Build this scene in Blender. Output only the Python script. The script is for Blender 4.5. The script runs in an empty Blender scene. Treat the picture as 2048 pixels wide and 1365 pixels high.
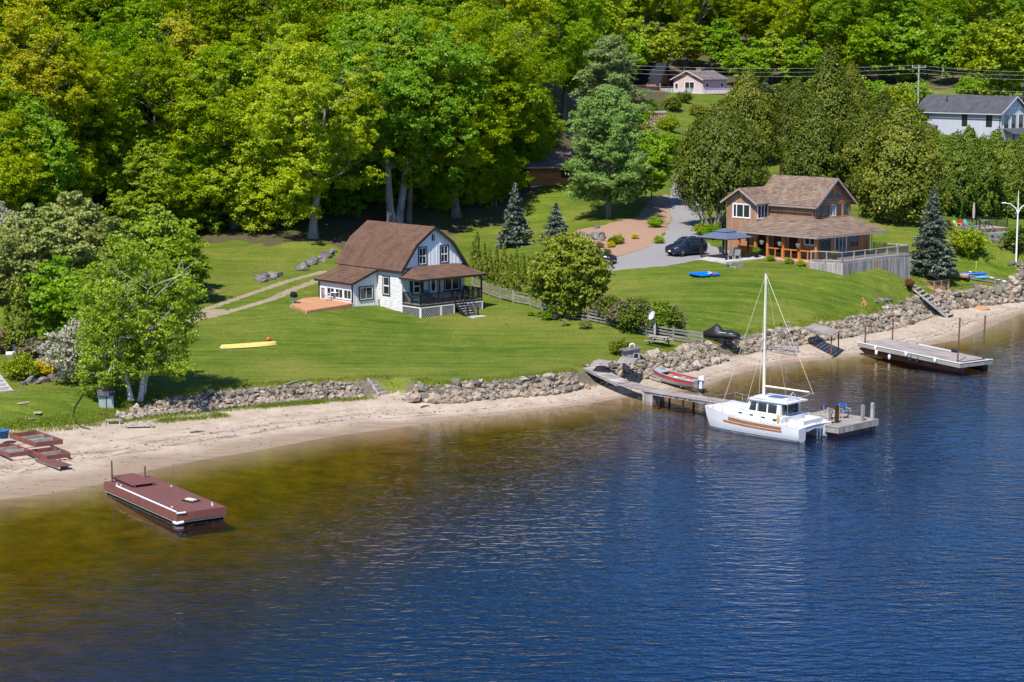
import bpy, math, random
import numpy as np
from mathutils import Vector, Matrix

# ------------------------------------------------------------------ camera, sky, sun, exposure
F, YH, CH = 3982.0, 110.0, 26.0          # focal length and horizon row of the 2048x1365 photograph, camera height over the lake
PITCH = math.atan((682.5 - YH) / F)
scene = bpy.context.scene
COL = scene.collection
cam_d = bpy.data.cameras.new('camera')
cam_d.sensor_fit = 'HORIZONTAL'; cam_d.sensor_width = 36.0; cam_d.lens = F / 2048 * 36.0
cam_d.clip_start = 1.0; cam_d.clip_end = 4000.0
cam = bpy.data.objects.new('camera', cam_d); COL.objects.link(cam)
cam.location = (0, 0, CH); cam.rotation_euler = (math.pi / 2 - PITCH, 0, 0)
scene.camera = cam

SUN_AZ, SUN_EL = math.radians(-25.0), math.radians(54.0)      # sun behind the camera, to its left
to_sun = Vector((math.sin(SUN_AZ) * math.cos(SUN_EL), -math.cos(SUN_AZ) * math.cos(SUN_EL), math.sin(SUN_EL)))
world = bpy.data.worlds.new('World'); scene.world = world; world.use_nodes = True
wn = world.node_tree.nodes; wl = world.node_tree.links; wn.clear()
sky = wn.new('ShaderNodeTexSky'); sky.sky_type = 'NISHITA'; sky.sun_disc = False
sky.sun_elevation = SUN_EL; sky.sun_rotation = math.atan2(to_sun.x, to_sun.y)
sky.air_density = 0.6; sky.dust_density = 0.0; sky.ozone_density = 10.0
bg = wn.new('ShaderNodeBackground'); bg.inputs['Strength'].default_value = 0.15
wo = wn.new('ShaderNodeOutputWorld')
wl.new(sky.outputs[0], bg.inputs[0]); wl.new(bg.outputs[0], wo.inputs[0])
sun_d = bpy.data.lights.new('sun', 'SUN'); sun_d.energy = 4.7; sun_d.angle = math.radians(0.53); sun_d.color = (1.0, 0.95, 0.87)
sun = bpy.data.objects.new('sun', sun_d); COL.objects.link(sun)
sun.rotation_euler = to_sun.to_track_quat('Z', 'Y').to_euler(); sun.location = (30, -40, 120)
vs = scene.view_settings; vs.view_transform = 'Standard'; vs.look = 'None'; vs.exposure = 0.70; vs.gamma = 1.0; vs.use_curve_mapping = False
cy = scene.cycles
cy.use_denoising = True; cy.max_bounces = 6; cy.diffuse_bounces = 2; cy.glossy_bounces = 3; cy.transmission_bounces = 4
cy.transparent_max_bounces = 10; cy.volume_bounces = 0; cy.caustics_reflective = False; cy.caustics_refractive = False
cy.use_adaptive_sampling = True; cy.adaptive_threshold = 0.02
scene.render.use_persistent_data = False

random.seed(7)
RNG = np.random.default_rng(7)

# ------------------------------------------------------------------ pixels of the photograph to points of the place
_c, _s = math.cos(PITCH), math.sin(PITCH)
def ray(px, py):
    a, b = (px - 1024.0) / F, -(py - 682.5) / F
    return Vector((a, _c + _s * b, -_s + _c * b))
def W(px, py, z):
    d = ray(px, py); k = (z - CH) / d.z
    return Vector((d.x * k, d.y * k, z))
def pix(v):
    x, y, z = v[0], v[1], v[2] - CH
    f = _c * y - _s * z; u = _s * y + _c * z
    return (1024 + F * x / f, 682.5 - F * u / f)

# ------------------------------------------------------------------ materials
def _pr(nt):
    n = nt.nodes; p = n.get('Principled BSDF'); return p
def newmat(name):
    m = bpy.data.materials.new(name); m.use_nodes = True
    return m, m.node_tree, m.node_tree.nodes['Principled BSDF']
def mat(name, col, rough=0.7, var=0.12, scale=2.0, bump=0.0, bscale=20.0, metal=0.0, stretch=(1, 1, 1), spec=0.3, perobj=0.0):
    m, nt, p = newmat(name); N = nt.nodes; L = nt.links
    tc = N.new('ShaderNodeTexCoord'); mp = N.new('ShaderNodeMapping'); mp.inputs['Scale'].default_value = stretch
    L.new(tc.outputs['Object'], mp.inputs['Vector'])
    nz = N.new('ShaderNodeTexNoise'); nz.inputs['Scale'].default_value = scale; nz.inputs['Detail'].default_value = 5; nz.inputs['Roughness'].default_value = 0.65
    L.new(mp.outputs[0], nz.inputs['Vector'])
    mr = N.new('ShaderNodeMapRange'); mr.inputs[1].default_value = 0.25; mr.inputs[2].default_value = 0.75
    mr.inputs[3].default_value = 1 - 2.2 * var; mr.inputs[4].default_value = 1 + 1.2 * var
    L.new(nz.outputs[0], mr.inputs[0])
    mx = N.new('ShaderNodeVectorMath'); mx.operation = 'SCALE'; mx.inputs[0].default_value = col[:3]
    src = mr.outputs[0]
    if perobj:
        oi = N.new('ShaderNodeObjectInfo'); m2 = N.new('ShaderNodeMapRange'); m2.inputs[3].default_value = 1 - perobj; m2.inputs[4].default_value = 1 + perobj
        L.new(oi.outputs['Random'], m2.inputs[0]); mu = N.new('ShaderNodeMath'); mu.operation = 'MULTIPLY'
        L.new(src, mu.inputs[0]); L.new(m2.outputs[0], mu.inputs[1]); src = mu.outputs[0]
    L.new(src, mx.inputs['Scale']); L.new(mx.outputs[0], p.inputs['Base Color'])
    p.inputs['Roughness'].default_value = rough; p.inputs['Metallic'].default_value = metal; p.inputs['Specular IOR Level'].default_value = spec
    if bump:
        n2 = N.new('ShaderNodeTexNoise'); n2.inputs['Scale'].default_value = bscale; n2.inputs['Detail'].default_value = 4
        L.new(mp.outputs[0], n2.inputs['Vector'])
        b = N.new('ShaderNodeBump'); b.inputs['Strength'].default_value = 1.0; b.inputs['Distance'].default_value = bump
        L.new(n2.outputs[0], b.inputs['Height']); L.new(b.outputs[0], p.inputs['Normal'])
    return m
def leafmat(name, c1, c2, c3=None, trans=0.35, w3=0.06, rough=0.6, hueobj=0.0, sheen=0.25):
    """leaf colour runs c1..c2 over the leaves of one crown and over the trees; c3 in scattered sprays"""
    m = bpy.data.materials.new(name); m.use_nodes = True; nt = m.node_tree; N = nt.nodes; L = nt.links; N.clear()
    geo = N.new('ShaderNodeNewGeometry'); oi = N.new('ShaderNodeObjectInfo'); tc = N.new('ShaderNodeTexCoord')
    nz = N.new('ShaderNodeTexNoise'); nz.inputs['Scale'].default_value = 0.35; nz.inputs['Detail'].default_value = 3
    L.new(tc.outputs['Object'], nz.inputs['Vector'])
    a = N.new('ShaderNodeMath'); a.operation = 'MULTIPLY_ADD'; a.inputs[1].default_value = 0.34; L.new(geo.outputs['Random Per Island'], a.inputs[0])
    b = N.new('ShaderNodeMath'); b.operation = 'MULTIPLY_ADD'; b.inputs[1].default_value = 0.9; b.inputs[2].default_value = -0.27; L.new(nz.outputs[0], b.inputs[0])
    L.new(b.outputs[0], a.inputs[2])
    c = N.new('ShaderNodeMath'); c.operation = 'MULTIPLY_ADD'; c.inputs[1].default_value = hueobj; L.new(oi.outputs['Random'], c.inputs[0])
    d = N.new('ShaderNodeMath'); d.operation = 'SUBTRACT'; d.inputs[1].default_value = hueobj * 0.5; L.new(a.outputs[0], d.inputs[0]); L.new(d.outputs[0], c.inputs[2])
    rp = N.new('ShaderNodeValToRGB'); e = rp.color_ramp.elements
    e[0].position = 0.12; e[0].color = (*c1, 1); e[1].position = 0.75; e[1].color = (*c2, 1)
    if c3:
        q = e.new(1.0); q.color = (*c3, 1)
    L.new(c.outputs[0], rp.inputs[0])
    df = N.new('ShaderNodeBsdfDiffuse'); tr = N.new('ShaderNodeBsdfTranslucent'); gl = N.new('ShaderNodeBsdfGlossy')
    gl.inputs['Roughness'].default_value = 0.45; gl.inputs['Color'].default_value = (1, 1, 1, 1)
    L.new(rp.outputs[0], df.inputs[0])
    hs = N.new('ShaderNodeHueSaturation'); hs.inputs['Saturation'].default_value = 1.1; hs.inputs['Value'].default_value = 1.15; L.new(rp.outputs[0], hs.inputs['Color']); L.new(hs.outputs[0], tr.inputs[0])
    m1 = N.new('ShaderNodeMixShader'); m1.inputs[0].default_value = trans; L.new(df.outputs[0], m1.inputs[1]); L.new(tr.outputs[0], m1.inputs[2])
    m2 = N.new('ShaderNodeMixShader'); m2.inputs[0].default_value = 0.012; L.new(m1.outputs[0], m2.inputs[1]); L.new(gl.outputs[0], m2.inputs[2])
    o = N.new('ShaderNodeOutputMaterial'); L.new(m2.outputs[0], o.inputs[0])
    return m

# ------------------------------------------------------------------ mesh helpers
def np_mesh(name, v, f):
    """v (n,3), f (m,3 or 4) -> mesh"""
    v = np.ascontiguousarray(v, dtype=np.float32); f = np.ascontiguousarray(f, dtype=np.int32)
    me = bpy.data.meshes.new(name); k = f.shape[1]
    me.vertices.add(len(v)); me.vertices.foreach_set('co', v.ravel())
    me.loops.add(f.size); me.loops.foreach_set('vertex_index', f.ravel())
    me.polygons.add(len(f)); me.polygons.foreach_set('loop_start', np.arange(0, f.size, k, dtype=np.int32))
    me.update(calc_edges=True); return me
def link(name, me, m=None, parent=None, loc=(0, 0, 0), rotz=0.0):
    o = bpy.data.objects.new(name, me); COL.objects.link(o)
    if m is not None and me is not None and not me.materials: me.materials.append(m)
    o.location = loc; o.rotation_euler = (0, 0, rotz)
    if parent is not None: o.parent = parent
    return o
def tag(o, label=None, cat=None, group=None, kind=None):
    if label: o['label'] = label
    if cat: o['category'] = cat
    if group: o['group'] = group
    if kind: o['kind'] = kind
    return o
def thing(name, label, cat, loc=(0, 0, 0), rotz=0.0, group=None):
    o = bpy.data.objects.new(name, None); COL.objects.link(o)
    o.empty_display_size = 0.3; o.location = loc; o.rotation_euler = (0, 0, rotz)
    return tag(o, label, cat, group)
def copy_tree(o, parent=None):
    c = o.copy(); COL.objects.link(c); c.parent = parent
    for ch in list(o.children): copy_tree(ch, c)
    return c
def place_copy(proto, loc, rotz=0.0, scale=1.0, label=None, cat=None, group=None):
    c = copy_tree(proto); c.location = loc; c.rotation_euler = (0, 0, rotz)
    c.scale = (scale,) * 3 if not hasattr(scale, '__len__') else scale
    return tag(c, label, cat, group)

class MB:
    """collects boxes, beams, tubes and plates; build() links them as one mesh object"""
    def __init__(s): s.v = []; s.f = []; s.sm = []
    def add(s, vs, fs, smooth=False):
        k = len(s.v); s.v += [tuple(p) for p in vs]; s.f += [tuple(i + k for i in f) for f in fs]; s.sm += [smooth] * len(fs); return s
    BF = [(0, 3, 2, 1), (4, 5, 6, 7), (0, 1, 5, 4), (1, 2, 6, 5), (2, 3, 7, 6), (3, 0, 4, 7)]
    def hexa(s, p): return s.add(p, MB.BF)
    def box(s, x0, x1, y0, y1, z0, z1):
        return s.hexa([(x0, y0, z0), (x1, y0, z0), (x1, y1, z0), (x0, y1, z0), (x0, y0, z1), (x1, y0, z1), (x1, y1, z1), (x0, y1, z1)])
    def beam(s, p, q, w, h, up=(0, 0, 1)):
        p, q = Vector(p), Vector(q); d = (q - p).normalized(); up = Vector(up)
        if abs(d.dot(up)) > 0.98: up = Vector((0, 1, 0))
        a = d.cross(up).normalized() * (w / 2); b = a.cross(d).normalized() * (h / 2)
        return s.hexa([p - a - b, p + a - b, q + a - b, q - a - b, p - a + b, p + a + b, q + a + b, q - a + b])
    def tube(s, pts, r, n=8, cap=True):
        pts = [Vector(p) for p in pts]; r = r if hasattr(r, '__len__') else [r] * len(pts)
        ring = []; ref = None
        for i, p in enumerate(pts):
            d = (pts[min(i + 1, len(pts) - 1)] - pts[max(i - 1, 0)]).normalized()
            if ref is None or abs(d.dot(ref)) > 0.99: ref = Vector((1, 0, 0)) if abs(d.x) < 0.8 else Vector((0, 1, 0))
            a = (ref - d * ref.dot(d)).normalized(); b = d.cross(a); ref = a
            ring.append([p + (a * math.cos(2 * math.pi * k / n) + b * math.sin(2 * math.pi * k / n)) * r[i] for k in range(n)])
        vs = [q for R in ring for q in R]; fs = []
        for i in range(len(pts) - 1):
            for k in range(n):
                fs.append((i * n + k, i * n + (k + 1) % n, (i + 1) * n + (k + 1) % n, (i + 1) * n + k))
        s.add(vs, fs, True)
        if cap: s.add(ring[0][::-1], [tuple(range(n))]); s.add(ring[-1], [tuple(range(n))])
        return s
    def slab(s, poly, th):
        """poly: outer face (list of points); a plate of thickness th behind it"""
        P = [Vector(p) for p in poly]; n = len(P)
        nn = Vector((0, 0, 0))
        for i in range(n): nn += P[i].cross(P[(i + 1) % n])
        nn.normalize(); Q = [p - nn * th for p in P]
        fs = [tuple(range(n)), tuple(range(2 * n - 1, n - 1, -1))] + [(i, n + i, n + (i + 1) % n, (i + 1) % n) for i in range(n)]
        return s.add(P + Q, fs)
    def lathe(s, prof, n=12, c=(0, 0, 0)):
        vs = [(c[0] + r * math.cos(2 * math.pi * k / n), c[1] + r * math.sin(2 * math.pi * k / n), c[2] + z) for r, z in prof for k in range(n)]
        fs = [(i * n + k, i * n + (k + 1) % n, (i + 1) * n + (k + 1) % n, (i + 1) * n + k) for i in range(len(prof) - 1) for k in range(n)]
        return s.add(vs, fs, True)
    def mesh(s, name):
        me = bpy.data.meshes.new(name); me.from_pydata(s.v, [], s.f); me.polygons.foreach_set('use_smooth', s.sm); me.update(); return me
    def build(s, name, m, parent=None, **k):
        return tag(link(name, s.mesh(name), m, parent), **k)

# ------------------------------------------------------------------ the lie of the land
SHORE = [(-260, 1062), (-60, 1013), (0, 1001), (120, 985), (210, 967), (300, 941), (400, 921), (500, 905), (650, 876), (800, 855), (900, 840), (1000, 830), (1080, 821), (1146, 813), (1200, 804), (1250, 795),
         (1310, 787), (1361, 781), (1410, 771), (1453, 756), (1527, 735), (1585, 725), (1644, 720), (1717, 712), (1800, 700), (1917, 681), (1950, 668), (2048, 626), (2300, 575)]
BANK = [(-260, 905), (-80, 880), (0, 868), (120, 858), (240, 842), (300, 831), (400, 822), (520, 808), (620, 800), (720, 794), (790, 791), (830, 802), (900, 804), (1000, 794),
        (1100, 786), (1180, 772), (1240, 762), (1300, 753), (1380, 739), (1450, 716), (1500, 703), (1600, 688), (1700, 672), (1790, 655), (1860, 632), (1900, 618), (1960, 611), (2048, 600), (2300, 565)]
SH = np.array([W(x, y, 0)[:2] for x, y in SHORE]); BK = np.array([W(x, y, 0.6)[:2] for x, y in BANK])
SH = np.vstack([SH[0] + (SH[0] - SH[1]) * 8, SH, SH[-1] + (SH[-1] - SH[-2]) * 8]); BK = np.vstack([BK[0] + (BK[0] - BK[1]) * 8, BK, BK[-1] + (BK[-1] - BK[-2]) * 8])
def sdist(P, L):
    """signed distance of points to an open polyline, positive on its left (inland)"""
    best = np.full(len(P), 1e9); sg = np.ones(len(P))
    for a, b in zip(L[:-1], L[1:]):
        ab = b - a; t = np.clip(((P - a) @ ab) / (ab @ ab), 0, 1); q = a + t[:, None] * ab; d = np.hypot(*(P - q).T)
        c = ab[0] * (P[:, 1] - a[1]) - ab[1] * (P[:, 0] - a[0]); k = d < best - 1e-9
        best[k] = d[k]; sg[k] = np.sign(c[k] + 1e-12)
    return best * sg
def pdist(P, L): return np.abs(sdist(P, np.asarray(L)))
def inpoly(P, L):
    """signed distance, negative inside the polygon"""
    L = np.asarray(L); c = np.zeros(len(P), bool)
    for a, b in zip(L, np.roll(L, -1, 0)):
        k = ((a[1] > P[:, 1]) != (b[1] > P[:, 1])); c ^= k & (P[:, 0] < (b[0] - a[0]) * (P[:, 1] - a[1]) / (b[1] - a[1] + 1e-12) + a[0])
    d = pdist(P, np.vstack([L, L[:1]])); return np.where(c, -d, d)
CTRL = [(450, 690, 2.3), (700, 660, 2.6), (820, 640, 2.75), (640, 600, 3.65), (704, 614, 3.5), (614, 628, 3.35), (582, 614, 3.55), (660, 622, 3.35), (560, 625, 3.2), (960, 632, 2.75), (1060, 640, 2.7), (1150, 660, 2.5), (430, 625, 3.2), (500, 520, 4.6), (640, 487, 5.6), (560, 562, 4.0),
        (250, 600, 3.2), (100, 690, 2.6), (20, 745, 2.4), (20, 600, 3.8), (900, 490, 5.0), (1010, 488, 4.8), (1000, 560, 3.6), (960, 430, 7.2), (780, 440, 7.0), (620, 480, 5.9), (400, 480, 5.5), (200, 450, 6.2), (0, 450, 6.4),
        (1250, 570, 4.3), (1300, 640, 3.0), (1230, 538, 5.2), (1370, 515, 5.7), (1450, 507, 5.7), (1540, 508, 5.7), (1640, 548, 4.8), (1720, 553, 4.5), (1800, 547, 4.5), (1450, 590, 4.0), (1600, 600, 3.4),
        (1750, 592, 3.1), (1850, 578, 3.0), (1930, 565, 3.1), (2048, 552, 3.4), (1980, 515, 4.8), (2048, 505, 5.2), (1940, 487, 6.0), (1830, 470, 7.0), (1215, 440, 7.4), (1160, 465, 6.6), (1250, 500, 5.9),
        (1370, 440, 7.2), (1385, 390, 8.8), (1370, 350, 10.2), (1350, 300, 12.0), (1100, 372, 10.2), (1190, 368, 10.3), (1300, 240, 15.0), (1400, 190, 18.4), (1480, 190, 18.4), (1330, 188, 18.2), (1570, 340, 10.8),
        (1560, 290, 13.0), (1640, 245, 14.8), (1900, 312, 11.3), (2030, 305, 11.3), (1700, 180, 18.8), (1900, 185, 17.2)]
CW = [(-60, 230, 10), (-30, 245, 14), (-62, 300, 42), (0, 290, 26), (-30, 335, 50), (-60, 260, 26), (20, 440, 27), (70, 450, 25), (110, 430, 23), (-110, 350, 62), (0, 500, 46), (100, 560, 42), (-130, 520, 48), (-160, 250, 17),
      (160, 400, 19), (160, 260, 9), (140, 200, 3), (-110, 160, 2.6), (-110, 200, 5), (0, 640, 50), (180, 640, 50), (-180, 640, 55)]
pts = [(*W(x, y, z)[:2], z) for x, y, z in CTRL] + CW
_mid = np.vstack([BK[i] * (1 - t) + BK[i + 1] * t for i in range(1, len(BK) - 2) for t in (0.0, 0.5)])
_dir = np.vstack([BK[i + 1] - BK[i] for i in range(1, len(BK) - 2) for t in (0, 1)]); _dir /= np.hypot(*_dir.T)[:, None]
_top = _mid + np.stack([-_dir[:, 1], _dir[:, 0]], 1) * 1.7
TOPZ = 1.7
pts += [(a[0], a[1], TOPZ) for a in _top]
PC = np.array(pts, float)
def _phi(r): return np.where(r > 1e-6, r * r * np.log(np.maximum(r, 1e-6)), 0.0)
_n = len(PC); _S = 50.0; _X = PC[:, :2] / _S
_K = _phi(np.hypot(_X[:, None, 0] - _X[None, :, 0], _X[:, None, 1] - _X[None, :, 1])) + np.eye(_n) * 0.0015
_P = np.c_[np.ones(_n), _X]; _A = np.block([[_K, _P], [_P.T, np.zeros((3, 3))]])
_wt = np.linalg.solve(_A, np.r_[PC[:, 2], 0, 0, 0])
def upland(P):
    X = P / _S; return _phi(np.hypot(X[:, None, 0] - _X[None, :, 0], X[:, None, 1] - _X[None, :, 1])) @ _wt[:_n] + np.c_[np.ones(len(P)), X] @ _wt[_n:]
def sstep(a, b, x): t = np.clip((x - a) / (b - a), 0, 1); return t * t * (3 - 2 * t)
def vnoise(P, s, seed):
    """cheap smooth noise from a few sines"""
    r = np.random.default_rng(seed); z = 0
    for k in range(6):
        a = r.uniform(0, 6.28); w = (0.6 + 0.9 * r.random()) / s * 6.28
        z = z + np.sin((P[:, 0] * math.cos(a) + P[:, 1] * math.sin(a)) * w + r.uniform(0, 6.28))
    return z / 6
def height(P, full=False):
    P = np.asarray(P, float); t = sdist(P, SH); u = sdist(P, BK)
    zu = upland(P)
    far = sstep(20, 60, u); zu = np.maximum(zu, 1.6 + 0.02 * u)
    beach = np.where(u < 0, 0.6 * np.clip(t / (t - u + 1e-6), 0, 1) ** 1.15, 0.6)
    wide = 1.5 + 4.0 * sstep(-24, -30, P[:, 0])
    k = sstep(0, 1, u / wide)
    z = beach * (1 - k) + zu * k
    z = z + 0.05 * vnoise(P, 7, 1) * sstep(1, 6, u) + 0.5 * vnoise(P, 22, 2) * sstep(60, 110, u) + 0.03 * vnoise(P, 2.5, 3) * sstep(0.3, 2, t) * (u < 0)
    z = z + 0.40 * np.exp(-((P[:, 0] + 18.2) ** 2 + (P[:, 1] - 173.2) ** 2) / (2 * 2.8 ** 2))       # the rise under the cottage's side deck
    dep = -t
    bed = -(0.07 * dep + 0.0024 * np.maximum(dep - 12, 0) ** 2) * (1 + 0.9 * sstep(-14, 16, P[:, 0]))
    z = np.where(t < 0, np.maximum(bed, -11.0), z)
    return (z, t, u) if full else z
def hz(x, y): return float(height(np.array([[x, y]]))[0])
def G(px, py, far=650.0):
    """the point of the ground that pixel (px, py) of the photograph shows"""
    d = ray(px, py); k = np.arange(70.0, far, 0.5); P = np.array([[d.x, d.y]]) * k[:, None]
    g = CH + d.z * k - height(P); i = np.argmax(g < 0)
    if g[i] >= 0: i = len(k) - 1
    f = g[i - 1] / (g[i - 1] - g[i]) if g[i - 1] != g[i] else 0
    kk = k[i - 1] + 0.5 * f; x, y = d.x * kk, d.y * kk
    return Vector((x, y, hz(x, y)))
def onz(x, y): return Vector((x, y, hz(x, y)))
def GP(poly): return np.array([G(x, y)[:2] for x, y in poly])

DRIVE = GP([(1180, 524), (1240, 513), (1290, 498), (1328, 472), (1344, 440), (1338, 400), (1345, 370), (1352, 345), (1362, 322), (1384, 322), (1380, 345), (1394, 380), (1408, 430), (1402, 460), (1404, 480), (1440, 500), (1500, 503),
            (1492, 512), (1420, 518), (1330, 533), (1225, 542), (1180, 548)])
MULCH = GP([(1148, 462), (1200, 453), (1270, 436), (1300, 402), (1330, 386), (1340, 396), (1342, 440), (1326, 472), (1288, 498), (1238, 513), (1195, 510), (1150, 485)])
TRACK_A = GP([(330, 640), (420, 616), (520, 581), (600, 556), (650, 543)]); TRACK_B = GP([(330, 655), (425, 632), (540, 600), (600, 574), (650, 556)])
TRACK_C = GP([(300, 655), (370, 640), (430, 622)])
_f = [G(x, y) for x, y in [(-40, 470), (120, 470), (280, 480), (400, 487), (470, 480), (530, 492), (590, 486), (660, 484), (690, 500), (760, 560), (880, 520), (900, 470), (960, 452), (1030, 440), (1050, 400), (1085, 372)]]
WOOD = np.array([(-200, _f[0].y)] + [tuple(p[:2]) for p in _f] + [(16, 262), (24, 330), (30, 384), (60, 400), (120, 392), (200, 380), (220, 660), (-200, 660)])
def build_ground():
    xs = np.unique(np.r_[np.arange(-190, -52, 7.0), np.arange(-52, 72, 0.6), np.arange(72, 210, 7.0)])
    ys = np.unique(np.r_[np.arange(50, 84, 3.0), np.arange(84, 236, 0.5), np.arange(236, 420, 2.0), np.arange(420, 660, 8.0)])
    X, Y = np.meshgrid(xs, ys); P = np.c_[X.ravel(), Y.ravel()]
    z, t, u = [], [], []
    for c in np.array_split(P, 24):
        a = height(c, True); z.append(a[0]); t.append(a[1]); u.append(a[2])
    z, t, u = map(np.concatenate, (z, t, u))
    left = sstep(-24, -31, P[:, 0])
    sand = 1 - sstep(-0.6, 1.0, u - 0.6 * left + 0.5 * vnoise(P, 3, 5))
    wood = 1 - sstep(-1.5, 1.5, inpoly(P, WOOD) + 1.2 * vnoise(P, 5, 6))
    drive = 1 - sstep(-0.25, 0.25, inpoly(P, DRIVE))
    mulch = 1 - sstep(-0.3, 0.3, inpoly(P, MULCH) + 0.3 * vnoise(P, 2, 9))
    tr = np.minimum(np.minimum(pdist(P, TRACK_A) - 0.38, pdist(P, TRACK_B) - 0.42), pdist(P, TRACK_C) - 0.9) + 0.25 * vnoise(P, 1.7, 8)
    track = 1 - sstep(-0.3, 0.5, tr)
    px_ = 1024 + F * P[:, 0] / P[:, 1]; rocky = sstep(-0.25, 0.15, u) * (1 - sstep(1.1, 1.8, u + .5 * vnoise(P, 2, 21))) * sstep(-28.2, -27.2, P[:, 0]) * (1 - sstep(-10.5, -9.6, P[:, 0]) * (1 - sstep(-8.3, -7.6, P[:, 0])))
    bf = np.clip(t / np.maximum(t - np.minimum(u, 0), .3), 0, 1); wet = 1 - sstep(0.10, 0.36, bf + 0.10 * vnoise(P, 6, 11))
    nx, ny = len(xs), len(ys); I = np.arange(nx * ny).reshape(ny, nx)
    Fc = np.stack([I[:-1, :-1], I[:-1, 1:], I[1:, 1:], I[1:, :-1]], -1).reshape(-1, 4)
    V = np.c_[P, z]
    cls = np.zeros(len(Fc), int)                       # 0 lawn
    fm = lambda a: a[Fc].mean(1)
    cls[fm(wood) > 0.5] = 1; cls[fm(track) > 0.5] = 2; cls[fm(mulch) > 0.5] = 3; cls[fm(drive) > 0.5] = 4; cls[fm(sand) > 0.5] = 5; cls[fm(t) < 0.0] = 6
    names = ['lawn', 'forest_floor', 'gravel_track', 'mulch_bed', 'asphalt_driveway', 'beach', 'lake_bed']
    m = ground_material()
    for k, nm in enumerate(names):
        f = Fc[cls == k]; used = np.unique(f); rm = np.full(len(V), -1); rm[used] = np.arange(len(used))
        me = np_mesh(nm, V[used], rm[f]); me.polygons.foreach_set('use_smooth', np.ones(len(f), bool))
        for an, arr in (('sand', sand), ('wood', wood), ('drive', drive), ('mulch', mulch), ('track', track), ('wet', wet), ('rocky', rocky), ('bf', bf), ('bed', np.clip(-t, 0, 60) / 60)):
            at = me.attributes.new(an, 'FLOAT', 'POINT'); at.data.foreach_set('value', arr[used].astype(np.float32))
        tag(link(nm, me, m), kind='structure')
def ground_material():
    m, nt, p = newmat('ground'); N = nt.nodes; L = nt.links
    tc = N.new('ShaderNodeTexCoord')
    def noise(sc, det=5, st=(1, 1, 1), ro=0.6, rz=0.0):
        mp = N.new('ShaderNodeMapping'); mp.inputs['Scale'].default_value = st; mp.inputs['Rotation'].default_value = (0, 0, rz); L.new(tc.outputs['Object'], mp.inputs[0])
        n = N.new('ShaderNodeTexNoise'); n.inputs['Scale'].default_value = sc; n.inputs['Detail'].default_value = det; n.inputs['Roughness'].default_value = ro; L.new(mp.outputs[0], n.inputs[0]); return n.outputs[0]
    def ramp(src, *st):
        r = N.new('ShaderNodeValToRGB'); e = r.color_ramp.elements
        e[0].position, e[0].color = st[0][0], (*st[0][1], 1); e[1].position, e[1].color = st[-1][0], (*st[-1][1], 1)
        for q, c in st[1:-1]: x = e.new(q); x.color = (*c, 1)
        L.new(src, r.inputs[0]); return r.outputs[0]
    def att(n): a = N.new('ShaderNodeAttribute'); a.attribute_name = n; return a.outputs['Fac']
    def mixc(f, a, b, mode='MIX'):
        x = N.new('ShaderNodeMix'); x.data_type = 'RGBA'; x.blend_type = mode
        if isinstance(f, float): x.inputs[0].default_value = f
        else: L.new(f, x.inputs[0])
        for i, v in ((6, a), (7, b)):
            if isinstance(v, tuple): x.inputs[i].default_value = (*v, 1)
            else: L.new(v, x.inputs[i])
        return x.outputs[2]
    def edge(a, src, wdt=0.5):
        """mask sharpened along a noisy line"""
        s = N.new('ShaderNodeMath'); s.operation = 'MULTIPLY_ADD'; s.inputs[1].default_value = wdt; s.inputs[2].default_value = -wdt / 2; L.new(src, s.inputs[0])
        b = N.new('ShaderNodeMath'); L.new(a, b.inputs[0]); L.new(s.outputs[0], b.inputs[1])
        r = N.new('ShaderNodeMapRange'); r.inputs[1].default_value = 0.38; r.inputs[2].default_value = 0.62; L.new(b.outputs[0], r.inputs[0]); return r.outputs[0]
    fine = noise(5.0, 6, ro=0.7); mid = noise(0.55, 5, ro=0.6); big = noise(0.09, 3); tiny = noise(16.0, 4, ro=0.75)
    mow = noise(0.8, 3, st=(0.14, 1.9, 1), rz=-0.55)
    grass = ramp(mid, (0.30, (0.033, 0.075, 0.003)), (0.5, (0.076, 0.124, 0.007)), (0.70, (0.150, 0.178, 0.018)))
    grass = mixc(0.6, grass, ramp(mow, (0.35, (0.036, 0.080, 0.004)), (0.65, (0.140, 0.170, 0.016))))
    grass = mixc(ramp(big, (0.42, (0.0,) * 3), (0.68, (0.6,) * 3)), grass, (0.185, 0.18, 0.034))
    grass = mixc(0.6, grass, ramp(fine, (0.3, (0.40,) * 3), (0.7, (1.45,) * 3)), 'MULTIPLY')
    litter = ramp(fine, (0.25, (0.020, 0.013, 0.009)), (0.5, (0.085, 0.055, 0.036)), (0.78, (0.24, 0.165, 0.12)))
    litter = mixc(ramp(mid, (0.42, (0.0,) * 3), (0.6, (0.7,) * 3)), litter, (0.05, 0.085, 0.012))
    gravel = ramp(fine, (0.3, (0.19, 0.145, 0.10)), (0.7, (0.38, 0.30, 0.22)))
    chips = ramp(tiny, (0.3, (0.12, 0.07, 0.045)), (0.5, (0.30, 0.185, 0.125)), (0.7, (0.46, 0.33, 0.25)))
    asph = ramp(fine, (0.2, (0.20, 0.19, 0.19)), (0.8, (0.27, 0.26, 0.26)))
    sandc = ramp(mid, (0.3, (0.33, 0.262, 0.198)), (0.55, (0.415, 0.337, 0.263)), (0.75, (0.48, 0.397, 0.318)))
    sandc = mixc(0.35, sandc, ramp(fine, (0.3, (0.6,) * 3), (0.7, (1.2,) * 3)), 'MULTIPLY')
    wrack = noise(0.5, 6, st=(0.45, 2.6, 1), ro=0.7, rz=-0.62)
    wetc = mixc(ramp(wrack, (0.50, (0.0,) * 3), (0.64, (0.55,) * 3)), (0.27, 0.20, 0.14), (0.13, 0.115, 0.105))
    sandc = mixc(att('wet'), sandc, wetc)
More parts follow.
